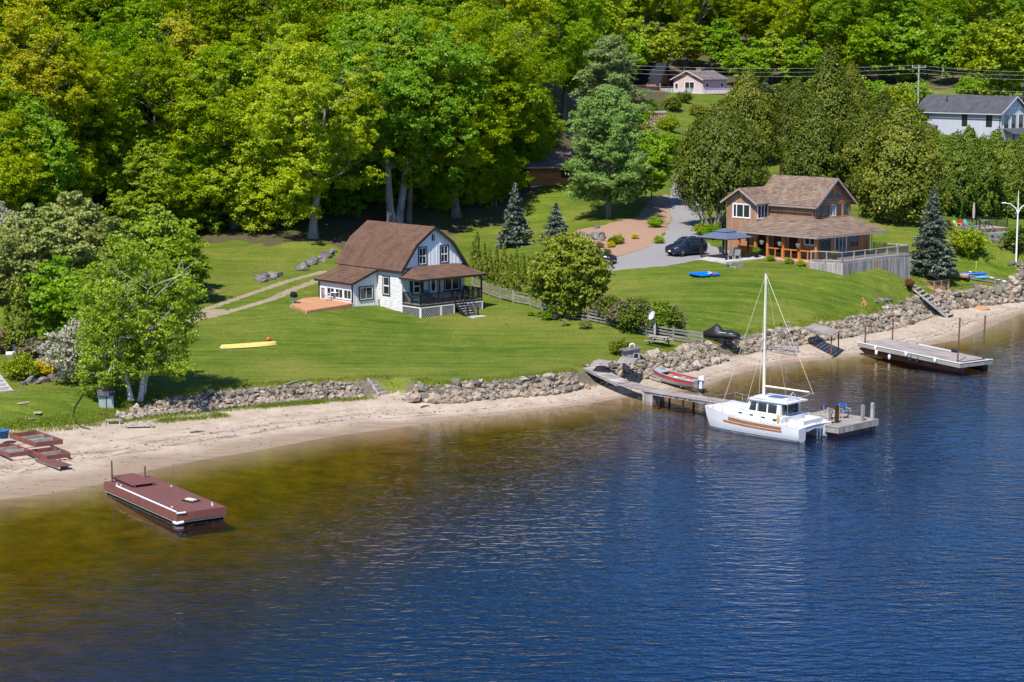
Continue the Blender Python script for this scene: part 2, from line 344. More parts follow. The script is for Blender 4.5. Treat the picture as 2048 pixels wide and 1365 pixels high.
    wv = N.new('ShaderNodeMath'); wv.operation = 'MULTIPLY_ADD'; wv.inputs[1].default_value = 0.30; L.new(noise(0.16, 5, ro=0.6), wv.inputs[0]); L.new(att('bf'), wv.inputs[2])
    lines = ramp(wv.outputs[0], (0.0, (0.0,) * 3), (0.47, (0.0,) * 3), (0.50, (1.0,) * 3), (0.525, (0.0,) * 3), (0.585, (0.0,) * 3), (0.61, (0.8,) * 3), (0.64, (0.0,) * 3), (0.74, (0.0,) * 3), (0.755, (0.55,) * 3), (0.775, (0.0,) * 3), (1.0, (0.0,) * 3))
    clover = ramp(noise(1.1, 4, ro=0.65), (0.58, (0.0,) * 3), (0.68, (0.55,) * 3)); grass = mixc(clover, grass, (0.035, 0.085, 0.006)); straw = ramp(noise(0.75, 4, ro=0.7), (0.62, (0.0,) * 3), (0.72, (0.5,) * 3)); grass = mixc(straw, grass, (0.26, 0.23, 0.06))
    gap = ramp(noise(0.45, 5, ro=0.7), (0.42, (0.0,) * 3), (0.58, (1.0,) * 3))
    sandc = mixc(mixc(1.0, lines, gap, 'MULTIPLY'), sandc, (0.15, 0.12, 0.10))
    foot = ramp(noise(2.2, 3, ro=0.5), (0.30, (0.72,) * 3), (0.45, (1.0,) * 3)); sandc = mixc(0.5, sandc, foot, 'MULTIPLY')
    weed = noise(0.6, 6, ro=0.7)
    bedc = ramp(weed, (0.3, (0.036, 0.031, 0.003)), (0.5, (0.095, 0.071, 0.005)), (0.72, (0.175, 0.125, 0.014)))
    bedn = ramp(att('bed'), (0.0, (0.0,) * 3), (0.07, (1.0,) * 3))
    sandc = mixc(bedn, sandc, bedc)
    c = mixc(edge(att('wood'), fine, 0.8), grass, litter)
    c = mixc(edge(att('track'), fine, 0.9), c, gravel)
    c = mixc(edge(att('mulch'), fine, 0.5), c, chips)
    c = mixc(edge(att('drive'), fine, 0.15), c, asph)
    c = mixc(edge(att('sand'), fine, 0.9), c, sandc)
    c = mixc(att('rocky'), c, ramp(fine, (0.3, (0.07, 0.055, 0.04)), (0.7, (0.20, 0.165, 0.135))))
    L.new(c, p.inputs['Base Color']); p.inputs['Roughness'].default_value = 0.9; p.inputs['Specular IOR Level'].default_value = 0.15
    b = N.new('ShaderNodeBump'); b.inputs['Strength'].default_value = 0.8; b.inputs['Distance'].default_value = 0.10; L.new(fine, b.inputs['Height']); L.new(b.outputs[0], p.inputs['Normal'])
    return m
build_ground()

def build_water():
    m = bpy.data.materials.new('lake_water'); m.use_nodes = True; nt = m.node_tree; N = nt.nodes; L = nt.links; N.clear()
    tc = N.new('ShaderNodeTexCoord'); hs = []
    for sc, st, rz, amp, det in ((1.15, (0.55, 1.3, 1), -0.28, 0.105, 1.0), (2.6, (0.65, 1.25, 1), -0.12, 0.062, 1.5), (0.22, (0.6, 1.0, 1), -0.5, 0.08, 1.0), (6.0, (0.8, 1.1, 1), 0.2, 0.014, 1.0)):
        mp = N.new('ShaderNodeMapping'); mp.inputs['Scale'].default_value = st; mp.inputs['Rotation'].default_value = (0, 0, rz); L.new(tc.outputs['Object'], mp.inputs[0])
        n = N.new('ShaderNodeTexNoise'); n.inputs['Scale'].default_value = sc; n.inputs['Detail'].default_value = det; n.inputs['Roughness'].default_value = 0.5; n.inputs['Distortion'].default_value = 0.3; L.new(mp.outputs[0], n.inputs[0])
        k = N.new('ShaderNodeMath'); k.operation = 'MULTIPLY'; k.inputs[1].default_value = amp; L.new(n.outputs[0], k.inputs[0]); hs.append(k.outputs[0])
    s = hs[0]
    for h in hs[1:]:
        a = N.new('ShaderNodeMath'); L.new(s, a.inputs[0]); L.new(h, a.inputs[1]); s = a.outputs[0]
    # wind patches: the ripples are calmer in places and near the beach
    nb = N.new('ShaderNodeTexNoise'); nb.inputs['Scale'].default_value = 0.045; nb.inputs['Detail'].default_value = 2; L.new(tc.outputs['Object'], nb.inputs[0])
    mr = N.new('ShaderNodeMapRange'); mr.inputs[1].default_value = 0.35; mr.inputs[2].default_value = 0.65; mr.inputs[3].default_value = 0.65; mr.inputs[4].default_value = 1.15; L.new(nb.outputs[0], mr.inputs[0])
    at = N.new('ShaderNodeAttribute'); at.attribute_name = 'calm'
    am = N.new('ShaderNodeMath'); am.operation = 'MULTIPLY'; L.new(mr.outputs[0], am.inputs[0]); L.new(at.outputs['Fac'], am.inputs[1])
    b = N.new('ShaderNodeBump'); b.inputs['Distance'].default_value = 1.0; L.new(am.outputs[0], b.inputs['Strength']); L.new(s, b.inputs['Height'])
    fr = N.new('ShaderNodeFresnel'); fr.inputs['IOR'].default_value = 1.33; L.new(b.outputs[0], fr.inputs['Normal'])
    gl = N.new('ShaderNodeBsdfGlossy'); gl.inputs['Roughness'].default_value = 0.03; L.new(b.outputs[0], gl.inputs['Normal'])
    tr = N.new('ShaderNodeBsdfTransparent'); df = N.new('ShaderNodeBsdfDiffuse'); df.inputs[0].default_value = WATER_BODY
    mb = N.new('ShaderNodeMixShader'); ad_ = N.new('ShaderNodeAttribute'); ad_.attribute_name = 'deep'; L.new(ad_.outputs['Fac'], mb.inputs[0]); L.new(tr.outputs[0], mb.inputs[1]); L.new(df.outputs[0], mb.inputs[2])
    mx = N.new('ShaderNodeMixShader'); L.new(fr.outputs[0], mx.inputs[0]); L.new(mb.outputs[0], mx.inputs[1]); L.new(gl.outputs[0], mx.inputs[2])
    va = N.new('ShaderNodeVolumeAbsorption'); va.inputs['Color'].default_value = WATER_ABS; va.inputs['Density'].default_value = WATER_DENS
    o = N.new('ShaderNodeOutputMaterial'); L.new(mx.outputs[0], o.inputs['Surface']); L.new(va.outputs[0], o.inputs['Volume'])
    xs = np.arange(-190, 211, 4.0); ys = np.r_[np.arange(40, 84, 4.0), np.arange(84, 236, 1.0), np.arange(236, 300, 6.0)]
    X, Y = np.meshgrid(xs, ys); nx, ny = len(xs), len(ys); P = np.c_[X.ravel(), Y.ravel()]
    V = np.c_[P, np.zeros(len(P))]; I = np.arange(nx * ny).reshape(ny, nx)
    Fc = np.stack([I[:-1, :-1], I[:-1, 1:], I[1:, 1:], I[1:, :-1]], -1).reshape(-1, 4)
    B = V.copy(); B[:, 2] = -14.0; Fb = (Fc + len(V))[:, ::-1]; n = len(V)
    rim = list(I[0, :]) + list(I[1:, -1]) + list(I[-1, ::-1][1:]) + list(I[::-1, 0][1:-1]); Fs = np.array([(a, a + n, b + n, b) for a, b in zip(rim, rim[1:] + rim[:1])])[:, ::-1]
    me = np_mesh('lake', np.vstack([V, B]), np.vstack([Fc, Fb, Fs])); t = sdist(P, SH)
    calm = (0.14 + 0.86 * sstep(0.5, 15.0, -t)) * (0.22 + 0.78 * sstep(-26, 6, P[:, 0] + 0.35 * (105 - P[:, 1])))
    a = me.attributes.new('calm', 'FLOAT', 'POINT'); a.data.foreach_set('value', np.r_[calm, calm].astype(np.float32))
    dp = -height(P); deep = 0.92 * sstep(1.1, 4.8, dp)
    a = me.attributes.new('deep', 'FLOAT', 'POINT'); a.data.foreach_set('value', np.r_[deep, deep].astype(np.float32))
    tag(link('lake', me, m), kind='structure')
WATER_BODY = (0.0, 0.014, 0.048, 1); WATER_ABS = (0.66, 0.50, 0.02, 1); WATER_DENS = 0.48
build_water()
# ------------------------------------------------------------------ trees and shrubs
def unit(v): return v / np.maximum(np.linalg.norm(v, axis=1, keepdims=True), 1e-9)
def leaf_quads(pos, nrm, ln, wd, rng, droop=None):
    """diamond leaves at pos facing nrm"""
    n = len(pos); r = unit(rng.normal(size=(n, 3)))
    if droop is not None: r = unit(r * 0.5 + droop)
    a = unit(r - nrm * (r * nrm).sum(1, keepdims=True)); b = np.cross(nrm, a)
    l = (ln * (0.65 + 0.7 * rng.random(n)))[:, None]; w = (wd * (0.65 + 0.7 * rng.random(n)))[:, None]
    fold = nrm * l * 0.12
    V = np.stack([pos - a * l / 2, pos + b * w / 2 + fold - a * l * 0.08, pos + a * l / 2, pos - b * w / 2 + fold - a * l * 0.08], 1).reshape(-1, 3)
    return V, np.arange(4 * n).reshape(n, 4)
def clump_leaves(C, R, n, ln, wd, rng, flat=0.55, upb=0.75, rnd=0.7, top=0.35):
    """leaves through flattened clumps: C centres, R radii"""
    m = len(C); k = np.repeat(np.arange(m), n); q = 14
    d = unit(rng.normal(size=(m * q, 3))) * (rng.random(m * q) ** 0.4)[:, None]
    d[:, 2] = np.abs(d[:, 2]) * np.where(rng.random(m * q) < top + 0.3, 1, -0.85)
    sub = d.reshape(m, q, 3)                            # each clump breaks up into sprays
    off = sub[k, rng.integers(0, q, m * n)] + rng.normal(size=(m * n, 3)) * np.array([.17, .17, .11])
    off[:, 2] *= flat
    pos = C[k] + off * R[k][:, None]
    nrm = unit(off * 0.7 + np.array([-0.18, -0.42, upb]) + rng.normal(size=(m * n, 3)) * rnd)
    return leaf_quads(pos, nrm, ln, wd, rng)
def limb_path(p, d, length, rng, n=5, wob=0.12, lift=0.1):
    P = [np.array(p, float)]; d = np.array(d, float); d /= np.linalg.norm(d)
    for i in range(n):
        d = d + rng.normal(size=3) * wob + np.array([0, 0, lift]); d /= np.linalg.norm(d); P.append(P[-1] + d * length / n)
    return P
def broadleaf(seed, h, r, trunks=1, clear=0.3, nclump=200, nleaf=120, ln=0.42, wd=0.3, cr=1.35, tr=0.38, flat=0.55, shape=1.0, low=0.0, skirt=0.0, upb=0.75, rnd=0.7, bare=0, tmesh='trunk', lopsided=0.25):
    """trunk mesh and crown mesh of one broadleaf tree standing at the origin"""
    rng = np.random.default_rng(seed); mb = MB()
    cz = h * (clear + 1) / 2; rz = h * (1 - clear) / 2
    tips = []
    for k in range(trunks):
        a = 6.28 * k / trunks + rng.random(); lean = (0.0 if trunks == 1 else 0.16)
        base = (0.45 * math.cos(a) * (trunks > 1), 0.45 * math.sin(a) * (trunks > 1), -0.4)
        P = limb_path(base, (lean * math.cos(a), lean * math.sin(a), 1), h * 0.8, rng, 8, 0.05, 0.03)
        rad = [tr * (1.45 if i == 0 else (1 - 0.105 * i)) for i in range(9)]; mb.tube(P, rad, 9)
        for i in range(3, 9):
            for q in range(2 if i < 7 else 3):
                if P[i][2] < h * clear * 0.75: continue
                b = rng.random() * 6.28; e = 0.35 + 0.5 * rng.random()
                Q = limb_path(P[i], (math.cos(b), math.sin(b), e), r * (0.55 + 0.35 * rng.random()), rng, 4, 0.15, 0.06)
                w = tr * (0.42 - 0.035 * i); mb.tube(Q, [w, w * .8, w * .6, w * .42, w * .25], 6, False); tips += Q[2:]
                Q2 = limb_path(Q[2], (math.cos(b + 0.8), math.sin(b + 0.8), e), r * 0.4, rng, 3, 0.15, 0.06); mb.tube(Q2, [w * .5, w * .38, w * .28, w * .15], 5, False); tips += Q2[1:]
    # crown: clumps through an uneven egg, denser outside
    n = nclump * 3; d = unit(rng.normal(size=(n, 3))); rad = 0.42 + 0.58 * rng.random(n) ** 0.6
    lob = 1 + lopsided * (np.sin(d[:, 0] * 3.1 + seed) * np.cos(d[:, 1] * 2.7 + 2 * seed) + 0.5 * np.sin(d[:, 2] * 5 + d[:, 0] * 4 + seed))
    C = d * (rad * lob)[:, None]; tz = C[:, 2]
    wid = np.where(tz > 0, 1 - 0.25 * shape * tz ** 2, 1 - (0.15 - skirt) * tz ** 2)
    C = np.c_[C[:, 0] * r * wid, C[:, 1] * r * wid, cz + tz * rz]
    C = C[C[:, 2] > low * h + 0.6]
    keep = []
    for c in C:                                        # thin out clumps that crowd each other
        if all(((c - q) ** 2).sum() > (cr * 0.72) ** 2 for q in keep): keep.append(c)
        if len(keep) >= nclump: break
    C = np.array(keep); R = cr * (0.6 + 0.65 * rng.random(len(C)))
    V, Fq = clump_leaves(C, R, nleaf, ln, wd, rng, flat, upb, rnd)
    if bare:
        for c in C[:bare]:
            q = min(tips, key=lambda t: ((t - c) ** 2).sum()); mb.tube([q, (q + c) / 2 + np.array([0, 0, -.15]), c], [0.05, 0.035, 0.015], 4, False)
    return mb.mesh(tmesh), np_mesh('crown', V, Fq)
def conifer(seed, h, r, levels=30, per=9, ln=0.42, wd=0.16, clear=0.06, droop=0.25, pw=1.0, dens=9, tr=0.16, belly=0.0):
    """spruce: whorls of drooping boughs carrying sprays"""
    rng = np.random.default_rng(seed); mb = MB(); mb.tube([(0, 0, -.3), (0, 0, h * .5), (0, 0, h * .97)], [tr, tr * .6, 0.02], 7)
    pos = []; nr = []; dr = []
    for i in range(levels):
        f = i / (levels - 1); z = h * (clear + (1 - clear) * f ** 0.92)
        L = r * ((1 - f) ** pw) * (1 - belly * math.exp(-f * 9)) + 0.10
        for k in range(max(4, int(per * (0.5 + 0.7 * (1 - f))))):
            a = rng.random() * 6.28; l = L * (0.72 + 0.42 * rng.random()); m = max(3, int(dens * l) + 2)
            t = np.linspace(0.12, 1, m); x = t * l
            zz = z - droop * l * t ** 1.5 + 0.14 * l * t ** 3 + rng.normal() * .06
            c = np.array([math.cos(a), math.sin(a)]); side = np.array([-c[1], c[0]])
            for s in (-1, 0, 1):
                o = s * 0.30 * l * (1 - t) * t * 2.2
                q = np.c_[np.outer(x, c) + np.outer(o, side), zz - abs(s) * .05 - rng.random(m) * .06]
                pos.append(q + rng.normal(size=q.shape) * .05); dr.append(np.tile(np.r_[c + side * s * .8, -0.25], (m, 1)))
    pos = np.vstack(pos); dr = unit(np.vstack(dr)); nr = unit(np.array([0, 0, 1.0]) + rng.normal(size=pos.shape) * .55)
    V, Fq = leaf_quads(pos, nr, ln, wd, rng, droop=dr * 1.6)
    return mb.mesh('trunk'), np_mesh('crown', V, Fq)
def cedar(seed, h, r, n=6000, ln=0.30, wd=0.17, belly=0.22, tip=1.0, lump=0.16, tr=0.1, clear=0.02, inner=0.35):
    """arborvitae: a close cone or egg of upright sprays"""
    rng = np.random.default_rng(seed); mb = MB()
    mb.tube([(0, 0, -.3), (0, 0, h * .5), (0, 0, h * .9)], [tr, tr * .6, 0.02], 6)
    per = 34; m = n // per; k = np.repeat(np.arange(m), per); n = m * per
    f = rng.random(m) ** 0.85; a = rng.random(m) * 6.28
    prof = np.where(f < belly, 0.62 + 0.38 * np.sin(f / belly * 1.57), np.cos(np.clip((f - belly) / (1 - belly), 0, 1) * 1.57) ** tip)
    lob = 1 + lump * (np.sin(a * 3 + f * 7 + seed) * np.sin(a * 2 - f * 9) + rng.normal(size=m) * .55)
    rr = r * prof * lob * (1 - inner * rng.random(m) ** 2.0)
    C = np.c_[rr * np.cos(a), rr * np.sin(a), h * (clear + (1 - clear) * f)]
    cs = min(0.55, 0.13 * r + .06) * (.6 + .7 * rng.random(m)); d = rng.normal(size=(n, 3)) * np.array([.42, .42, .75]); pos = C[k] + d * cs[k][:, None]
    pos[:, 2] = np.maximum(pos[:, 2], .02); aa = a[k]
    out = np.c_[np.cos(aa), np.sin(aa), np.full(n, 0.6)]
    nr = unit(out + rng.normal(size=(n, 3)) * .5); dr = np.c_[np.cos(aa) * .5, np.sin(aa) * .5, np.ones(n)]
    V, Fq = leaf_quads(pos, nr, ln, wd, rng, droop=dr * 1.2)
    return mb.mesh('trunk'), np_mesh('crown', V, Fq)
def pine(seed, h, r, tiers=19, clear=0.15, ln=0.44, wd=0.12, nleaf=125):
    """white pine: open tiers of flat feathery plumes"""
    rng = np.random.default_rng(seed); mb = MB(); mb.tube([(0, 0, -.4), (0.1, 0, h * .35), (-.1, .1, h * .7), (0, 0, h * .97)], [0.42, .33, .2, .03], 9)
    C = []; R = []
    for i in range(tiers):
        f = i / (tiers - 1); z = h * (clear + (1 - clear) * f); L = r * (0.55 + 0.75 * math.sin(min(1, f * 1.5 + .25) * 2.2)) * (1 - f ** 3) + .4
        for k in range(5 + int(3 * (1 - f))):
            a = rng.random() * 6.28; l = L * (0.6 + 0.5 * rng.random()); e = 0.10 + 0.5 * f
            q = [(0, 0, z), (l * .5 * math.cos(a), l * .5 * math.sin(a), z + l * .5 * e - .1), (l * math.cos(a), l * math.sin(a), z + l * e)]
            mb.tube(q, [0.09, .06, .02], 5, False)
            for t in (0.25, 0.5, 0.72, 0.9, 1.03):
                C.append((l * t * math.cos(a) + rng.normal() * .3, l * t * math.sin(a) + rng.normal() * .3, z + l * e * t + .1)); R.append(0.75 + 0.45 * rng.random() + .15 * (1 - f))
    V, Fq = clump_leaves(np.array(C), np.array(R), nleaf, ln, wd, rng, 0.62, 0.6, 0.8)
    return mb.mesh('trunk'), np_mesh('crown', V, Fq)
def twigs(seed, h, r, n=60, rad=0.02):
    """a leafless bush of upright forking stems"""
    rng = np.random.default_rng(seed); mb = MB()
    for k in range(n):
        a = rng.random() * 6.28; o = rng.random() ** .5 * r * .5; e = 1.0 + rng.random() * 1.6
        P = limb_path((o * math.cos(a), o * math.sin(a), -.1), (math.cos(a), math.sin(a), e), h * (0.6 + .5 * rng.random()), rng, 4, .14, .02)
        mb.tube(P, [rad, rad * .8, rad * .6, rad * .4, rad * .2], 4, False)
        for i in (1, 2, 3):
            b = rng.random() * 6.28; Q = limb_path(P[i], (math.cos(b), math.sin(b), 1.1), h * .35, rng, 2, .15, .02); mb.tube(Q, [rad * .6, rad * .4, rad * .15], 3, False)
    return mb.mesh('stems')

M_BARK = mat('bark_grey', (0.16, 0.135, 0.11), 0.95, 0.3, 3.0, 0.05, 9.0, stretch=(1, 1, 0.25))
M_BARKP = mat('bark_pale', (0.27, 0.235, 0.205), 0.9, 0.25, 3.0, 0.03, 9.0, stretch=(1, 1, 0.3))
M_BIRCH = mat('bark_birch', (0.55, 0.52, 0.48), 0.85, 0.35, 5.0, 0.0, stretch=(0.6, 0.6, 2.5))
L_MAPLE = leafmat('leaf_maple', (0.2, 0.3, 0.005), (0.46, 0.52, 0.01), (0.6, 0.46, 0.015), 0.48, hueobj=0.5)
L_GREEN = leafmat('leaf_green', (0.13, 0.27, 0.006), (0.35, 0.49, 0.014), None, 0.48, hueobj=0.3)
L_GOLD = leafmat('leaf_gold', (0.3, 0.34, 0.01), (0.56, 0.48, 0.016), (0.62, 0.43, 0.025), 0.48, hueobj=0.35)
L_BIRCH = leafmat('leaf_birch', (0.165, 0.260, 0.012), (0.370, 0.460, 0.035), None, 0.4)
L_SAGE = leafmat('leaf_sage', (0.215, 0.255, 0.055), (0.420, 0.440, 0.140), None, 0.35, hueobj=0.25)
L_BLOSSOM = leafmat('leaf_blossom', (0.26, 0.27, 0.15), (0.66, 0.60, 0.55), (0.80, 0.76, 0.73), 0.25)
L_CEDAR = leafmat('leaf_cedar', (0.072, 0.102, 0.009), (0.235, 0.250, 0.028), None, 0.22, hueobj=0.55)
L_CEDARG = leafmat('leaf_cedar_green', (0.070, 0.115, 0.008), (0.215, 0.265, 0.022), None, 0.22, hueobj=0.2)
L_ARB = leafmat('leaf_arborvitae', (0.095, 0.135, 0.007), (0.265, 0.295, 0.022), None, 0.24, hueobj=0.2)
L_BLUE = leafmat('leaf_blue_spruce', (0.085, 0.110, 0.080), (0.270, 0.310, 0.235), None, 0.15)
L_PINE = leafmat('leaf_pine', (0.110, 0.205, 0.035), (0.290, 0.420, 0.100), None, 0.25, hueobj=0.1)
L_PINEG = leafmat('leaf_pine_grey', (0.170, 0.235, 0.070), (0.350, 0.430, 0.150), None, 0.25)
L_YEL = leafmat('leaf_yellow', (0.50, 0.40, 0.01), (0.80, 0.60, 0.015), None, 0.3)
L_LIME = leafmat('leaf_lime', (0.20, 0.29, 0.012), (0.44, 0.47, 0.02), None, 0.38)
L_TWIG = leafmat('leaf_twiggy', (0.13, 0.11, 0.06), (0.28, 0.25, 0.12), None, 0.2)
M_TWIG = mat('twig_brown', (0.16, 0.115, 0.085), 0.9, 0.2, 3.0)
M_TWIGR = mat('twig_red', (0.20, 0.105, 0.075), 0.9, 0.2, 3.0)

def tree(name, meshes, lm, bm, loc, rotz, sc, label, cat='tree', group=None):
    t = thing(name, label, cat, loc, rotz, group); t.scale = sc if hasattr(sc, '__len__') else (sc,) * 3
    tm, cm = meshes
    o = bpy.data.objects.new('trunk', tm); COL.objects.link(o); o.parent = t
    o2 = bpy.data.objects.new('crown', cm); COL.objects.link(o2); o2.parent = t
    for ob, mt in ((o, bm), (o2, lm)):
        if not ob.data.materials: ob.data.materials.append(None)
        ob.material_slots[0].link = 'OBJECT'; ob.material_slots[0].material = mt
    return t
LK = dict(ln=.26, wd=.19, cr=1.2, flat=.92, rnd=.5, upb=.62)
BL = [broadleaf(11, 22, 6.0, 1, 0.26, 190, 310, **LK), broadleaf(12, 21, 5.6, 2, 0.22, 185, 310, tr=.33, **LK), broadleaf(13, 23, 6.4, 1, 0.22, 200, 300, lopsided=.35, **LK),
      broadleaf(14, 20, 5.4, 1, 0.16, 185, 310, skirt=.1, **LK)]
LOWT = [broadleaf(17, 13, 5.4, 2, 0.05, 190, 290, skirt=.12, lopsided=.3, tr=.2, **LK), broadleaf(18, 11, 4.6, 1, 0.06, 160, 290, skirt=.12, lopsided=.35, tr=.2, **LK)]
BIG = [broadleaf(21, 22, 8.0, 2, 0.24, 290, 300, tr=.5, lopsided=.35, **LK), broadleaf(22, 21, 7.2, 1, 0.18, 270, 300, tr=.5, lopsided=.4, skirt=.12, **LK)]
TALL = [broadleaf(31, 25, 4.4, 1, 0.40, 130, 260, tr=.28, **LK), broadleaf(32, 24, 4.9, 1, 0.32, 140, 260, tr=.3, **LK)]
SAP = [broadleaf(41, 8, 3.0, 2, 0.16, 90, 110, ln=.36, wd=.26, cr=.95, tr=.1), broadleaf(42, 7, 3.3, 3, 0.08, 100, 110, ln=.36, wd=.26, cr=.95, tr=.09)]
TW, TD = 20.0, 0.0
WOODS = 'tree of the wooded hillside'
def at(px, py): return G(px, py)

# the trees that stand out at the edge of the wood
tree('maple_tree', BIG[1], L_MAPLE, M_BARKP, at(626, 476), 1.2, (1.0, 1.0, 0.98), 'big maple with pale flared trunk at the edge of the lawn above the stone row')
tree('maple_tree', BIG[0], L_GREEN, M_BARKP, at(792, 452), 0.5, (1.05, 1.05, 1.03), 'twin-trunked maple rising straight behind the white cottage')
tree('maple_tree', BIG[1], L_MAPLE, M_BARK, at(912, 432), 3.9, (1.0, 1.0, 0.95), 'broad yellow-green maple between the white cottage and the log cabin')
tree('maple_tree', BIG[0], L_MAPLE, M_BARK, at(985, 392), 2.2, (1.0, 1.0, 0.95), 'spreading yellow-green maple shading the log cabin roof')
tree('maple_tree', BIG[1], L_MAPLE, M_BARK, at(470, 455), 5.0, (1.0, 1.0, 0.92), 'low-branched maple over the shaded corner of the lawn')
tree('maple_tree', BIG[0], L_MAPLE, M_BARK, at(320, 452), 4.4, (.95, .95, 0.9), 'yellow-green maple above the sage bushes and the birch')
def woods():
    rng = np.random.default_rng(5); ys = [215, 222, 230, 239, 249, 260, 272, 285, 299, 315, 332, 350, 372, 396, 424, 455, 490, 530]
    lm = [L_MAPLE, L_MAPLE, L_MAPLE, L_MAPLE, L_GREEN, L_GREEN, L_MAPLE, L_GOLD]
    for r, y in enumerate(ys):
        st = 7.2 if y < 300 else 8.5; half = y * 0.262 + 9
        x = -half + (r % 2) * st / 2
        while x < half:
            px = x + rng.normal() * 1.4; py = y + rng.normal() * 2.0; x += st
            q = onz(px, py); d = inpoly(np.array([[px, py]]), WOOD)[0]
            if d > -2.5: continue
            u, v = pix(q)
            if u < 1100 and v > 452: continue
            if 1060 < u < 1250 and y < 268: continue          # the log cabin and the pines
            if u > 1185 and y < 393: continue                 # the clearing with the houses
            if 1200 < u < 1520 and y < 425: continue
            right = u > 1200
            P = TALL[rng.integers(2)] if (right and y < 435) else BL[rng.integers(4)]
            L = lm[rng.integers(8)]
            if right: L = [L_MAPLE, L_GREEN, L_GREEN, L_MAPLE][rng.integers(4)]
            kd = {'leaf_maple': 'yellow-green', 'leaf_green': 'deep green', 'leaf_gold': 'golden-leaved'}[L.name]
            nm, lb, gr = ('maple_tree', kd + ' maple in the dense wood on the hillside', 'trees of the dense wooded hillside') if not right else ('forest_tree', 'tall slim ' + kd + ' forest tree behind the hilltop houses', 'tall trees behind the hilltop houses')
            tree(nm, P, L, M_BARK if not right else M_BARKP, q, rng.random() * 6.28, (0.9 + .25 * rng.random(),) * 2 + (0.85 + .25 * rng.random(),), lb, 'tree', gr)
woods()
for k, (px, py, s, L) in enumerate([(300, 470, .8, L_MAPLE), (360, 466, .95, L_MAPLE), (420, 462, .9, L_GREEN), (500, 462, 1.0, L_MAPLE), (560, 452, .9, L_MAPLE), (250, 462, .9, L_GREEN), (200, 450, 1.0, L_MAPLE), (130, 445, 1.0, L_MAPLE), (60, 445, 1.0, L_GREEN), (0, 445, 1.0, L_MAPLE), (690, 430, .8, L_GREEN), (740, 405, .8, L_GREEN), (850, 402, .8, L_MAPLE), (960, 410, .7, L_MAPLE), (990, 412, .6, L_MAPLE), (880, 425, .5, L_GREEN), (600, 432, .7, L_GREEN), (1062, 345, .55, L_MAPLE), (1075, 318, .6, L_MAPLE), (1050, 362, .5, L_GREEN)]):
    tree('maple_tree', LOWT[k % 2], L, M_BARK, at(px, py), k * 2.4, (s, s, s * .95), 'low-branched young maple filling the shaded edge of the wood', 'tree', 'young maples along the wood edge')
for k, x in enumerate(range(20, 128, 6)):
    y = 462 + 9 * (k % 3) - (8 if k % 4 == 0 else 0); q = onz(x + 1.5 * math.sin(k * 2.1), y)
    tree('forest_sapling', LOWT[k % 2], [L_GREEN, L_MAPLE, L_LIME][k % 3], M_BARK, q, k * 1.9, .95, 'low leafy tree filling the gaps between the tall trunks behind the hilltop houses', 'tree', 'low trees behind the hilltop houses')
# understorey in front of the trunks on the upper slope
for k, (px, py, s, L) in enumerate([(1265, 170, 1.1, L_GREEN), (1310, 150, 1.25, L_LIME), (1370, 140, 1.2, L_LIME), (1500, 178, 1.2, L_GREEN), (1545, 165, 1.1, L_LIME), (1600, 172, 1.2, L_GREEN), (1750, 172, 1.5, L_GREEN), (1800, 165, 1.6, L_GREEN),
                               (1900, 168, 1.4, L_GREEN), (1965, 175, 1.5, L_LIME), (2035, 205, 1.6, L_LIME), (1225, 160, 1.2, L_GREEN), (1440, 150, 1.2, L_GREEN), (1690, 160, 1.3, L_LIME)]):
    tree('young_maple', SAP[k % 2], L, M_BARK, at(px, py), k * 1.7, s * 1.15, 'small leafy tree under the tall trunks near the hilltop houses', 'tree', 'young trees on the upper slope')

# conifers
P_PINE = pine(51, 17, 4.2); P_PINE2 = pine(52, 20, 3.6, 17)
tree('white_pine', P_PINE, L_PINE, M_BARK, at(1216, 438), 0.4, (.82, .82, .84), 'green white pine with bare lower trunk beside the mulch bed')
tree('white_pine', P_PINE2, L_PINEG, M_BARK, at(1216, 335), 2.0, (.92, .92, .80), 'grey-green white pine behind the log cabin')
tree('young_maple', SAP[0], L_GREEN, M_BARK, at(1298, 412), 0.0, (.95, .95, 1.02), 'young green tree between the pine and the asphalt drive')
SPR = conifer(61, 9.2, 2.7, 34, 10)
tree('blue_spruce', SPR, L_BLUE, M_BARK, at(1863, 552), 0.0, (1.0, 1.0, 1.0), 'tall blue spruce beside the weathered deck of the brown house')
SPR2 = conifer(62, 6.8, 2.0, 28, 9)
tree('blue_spruce', SPR2, L_BLUE, M_BARK, at(1030, 494), 1.0, (1.0, 1.0, 1.0), 'blue spruce on the grass behind the row of small cedars')
SPR3 = conifer(63, 4.0, 1.7, 20, 9)
tree('blue_spruce', SPR3, L_BLUE, M_BARK, at(1112, 482), 2.0, (1.0, 1.0, 1.0), 'short blue spruce behind the big round yellow-green bush')
tree('blue_spruce', SPR3, L_BLUE, M_BARK, at(1530, 203), 2.0, (1.0, 1.0, 1.0), 'small blue spruce beside the clipped hilltop hedge')
EGG = cedar(71, 13, 5.0, 40000, .32, .17, .30, .62, .13, .25, .16); EGG2 = cedar(72, 12, 3.6, 26000, .32, .17, .25, .8, .15, .2)
CONE = cedar(73, 15, 3.4, 26000, .32, .17, .2, 1.0, .16, .2)
big = tree('cedar_tree', EGG, L_CEDAR, M_BARKP, at(1440, 452), 0.0, (1.02, 1.02, .98), 'huge rounded cedar over the asphalt drive with bare pale stems')
mb = MB(); rr = np.random.default_rng(3)
for k in range(7):
    b = limb_path((-1.9 + .25 * k, -2.2 - .2 * (k % 3), -.2), (0.14 * (k - 3.4), -.15, 1), 4.6, rr, 6, .05, .02); mb.tube(b, [.17, .15, .13, .11, .08, .06, .03], 7)
mb.build('stem', M_BARKP, big)
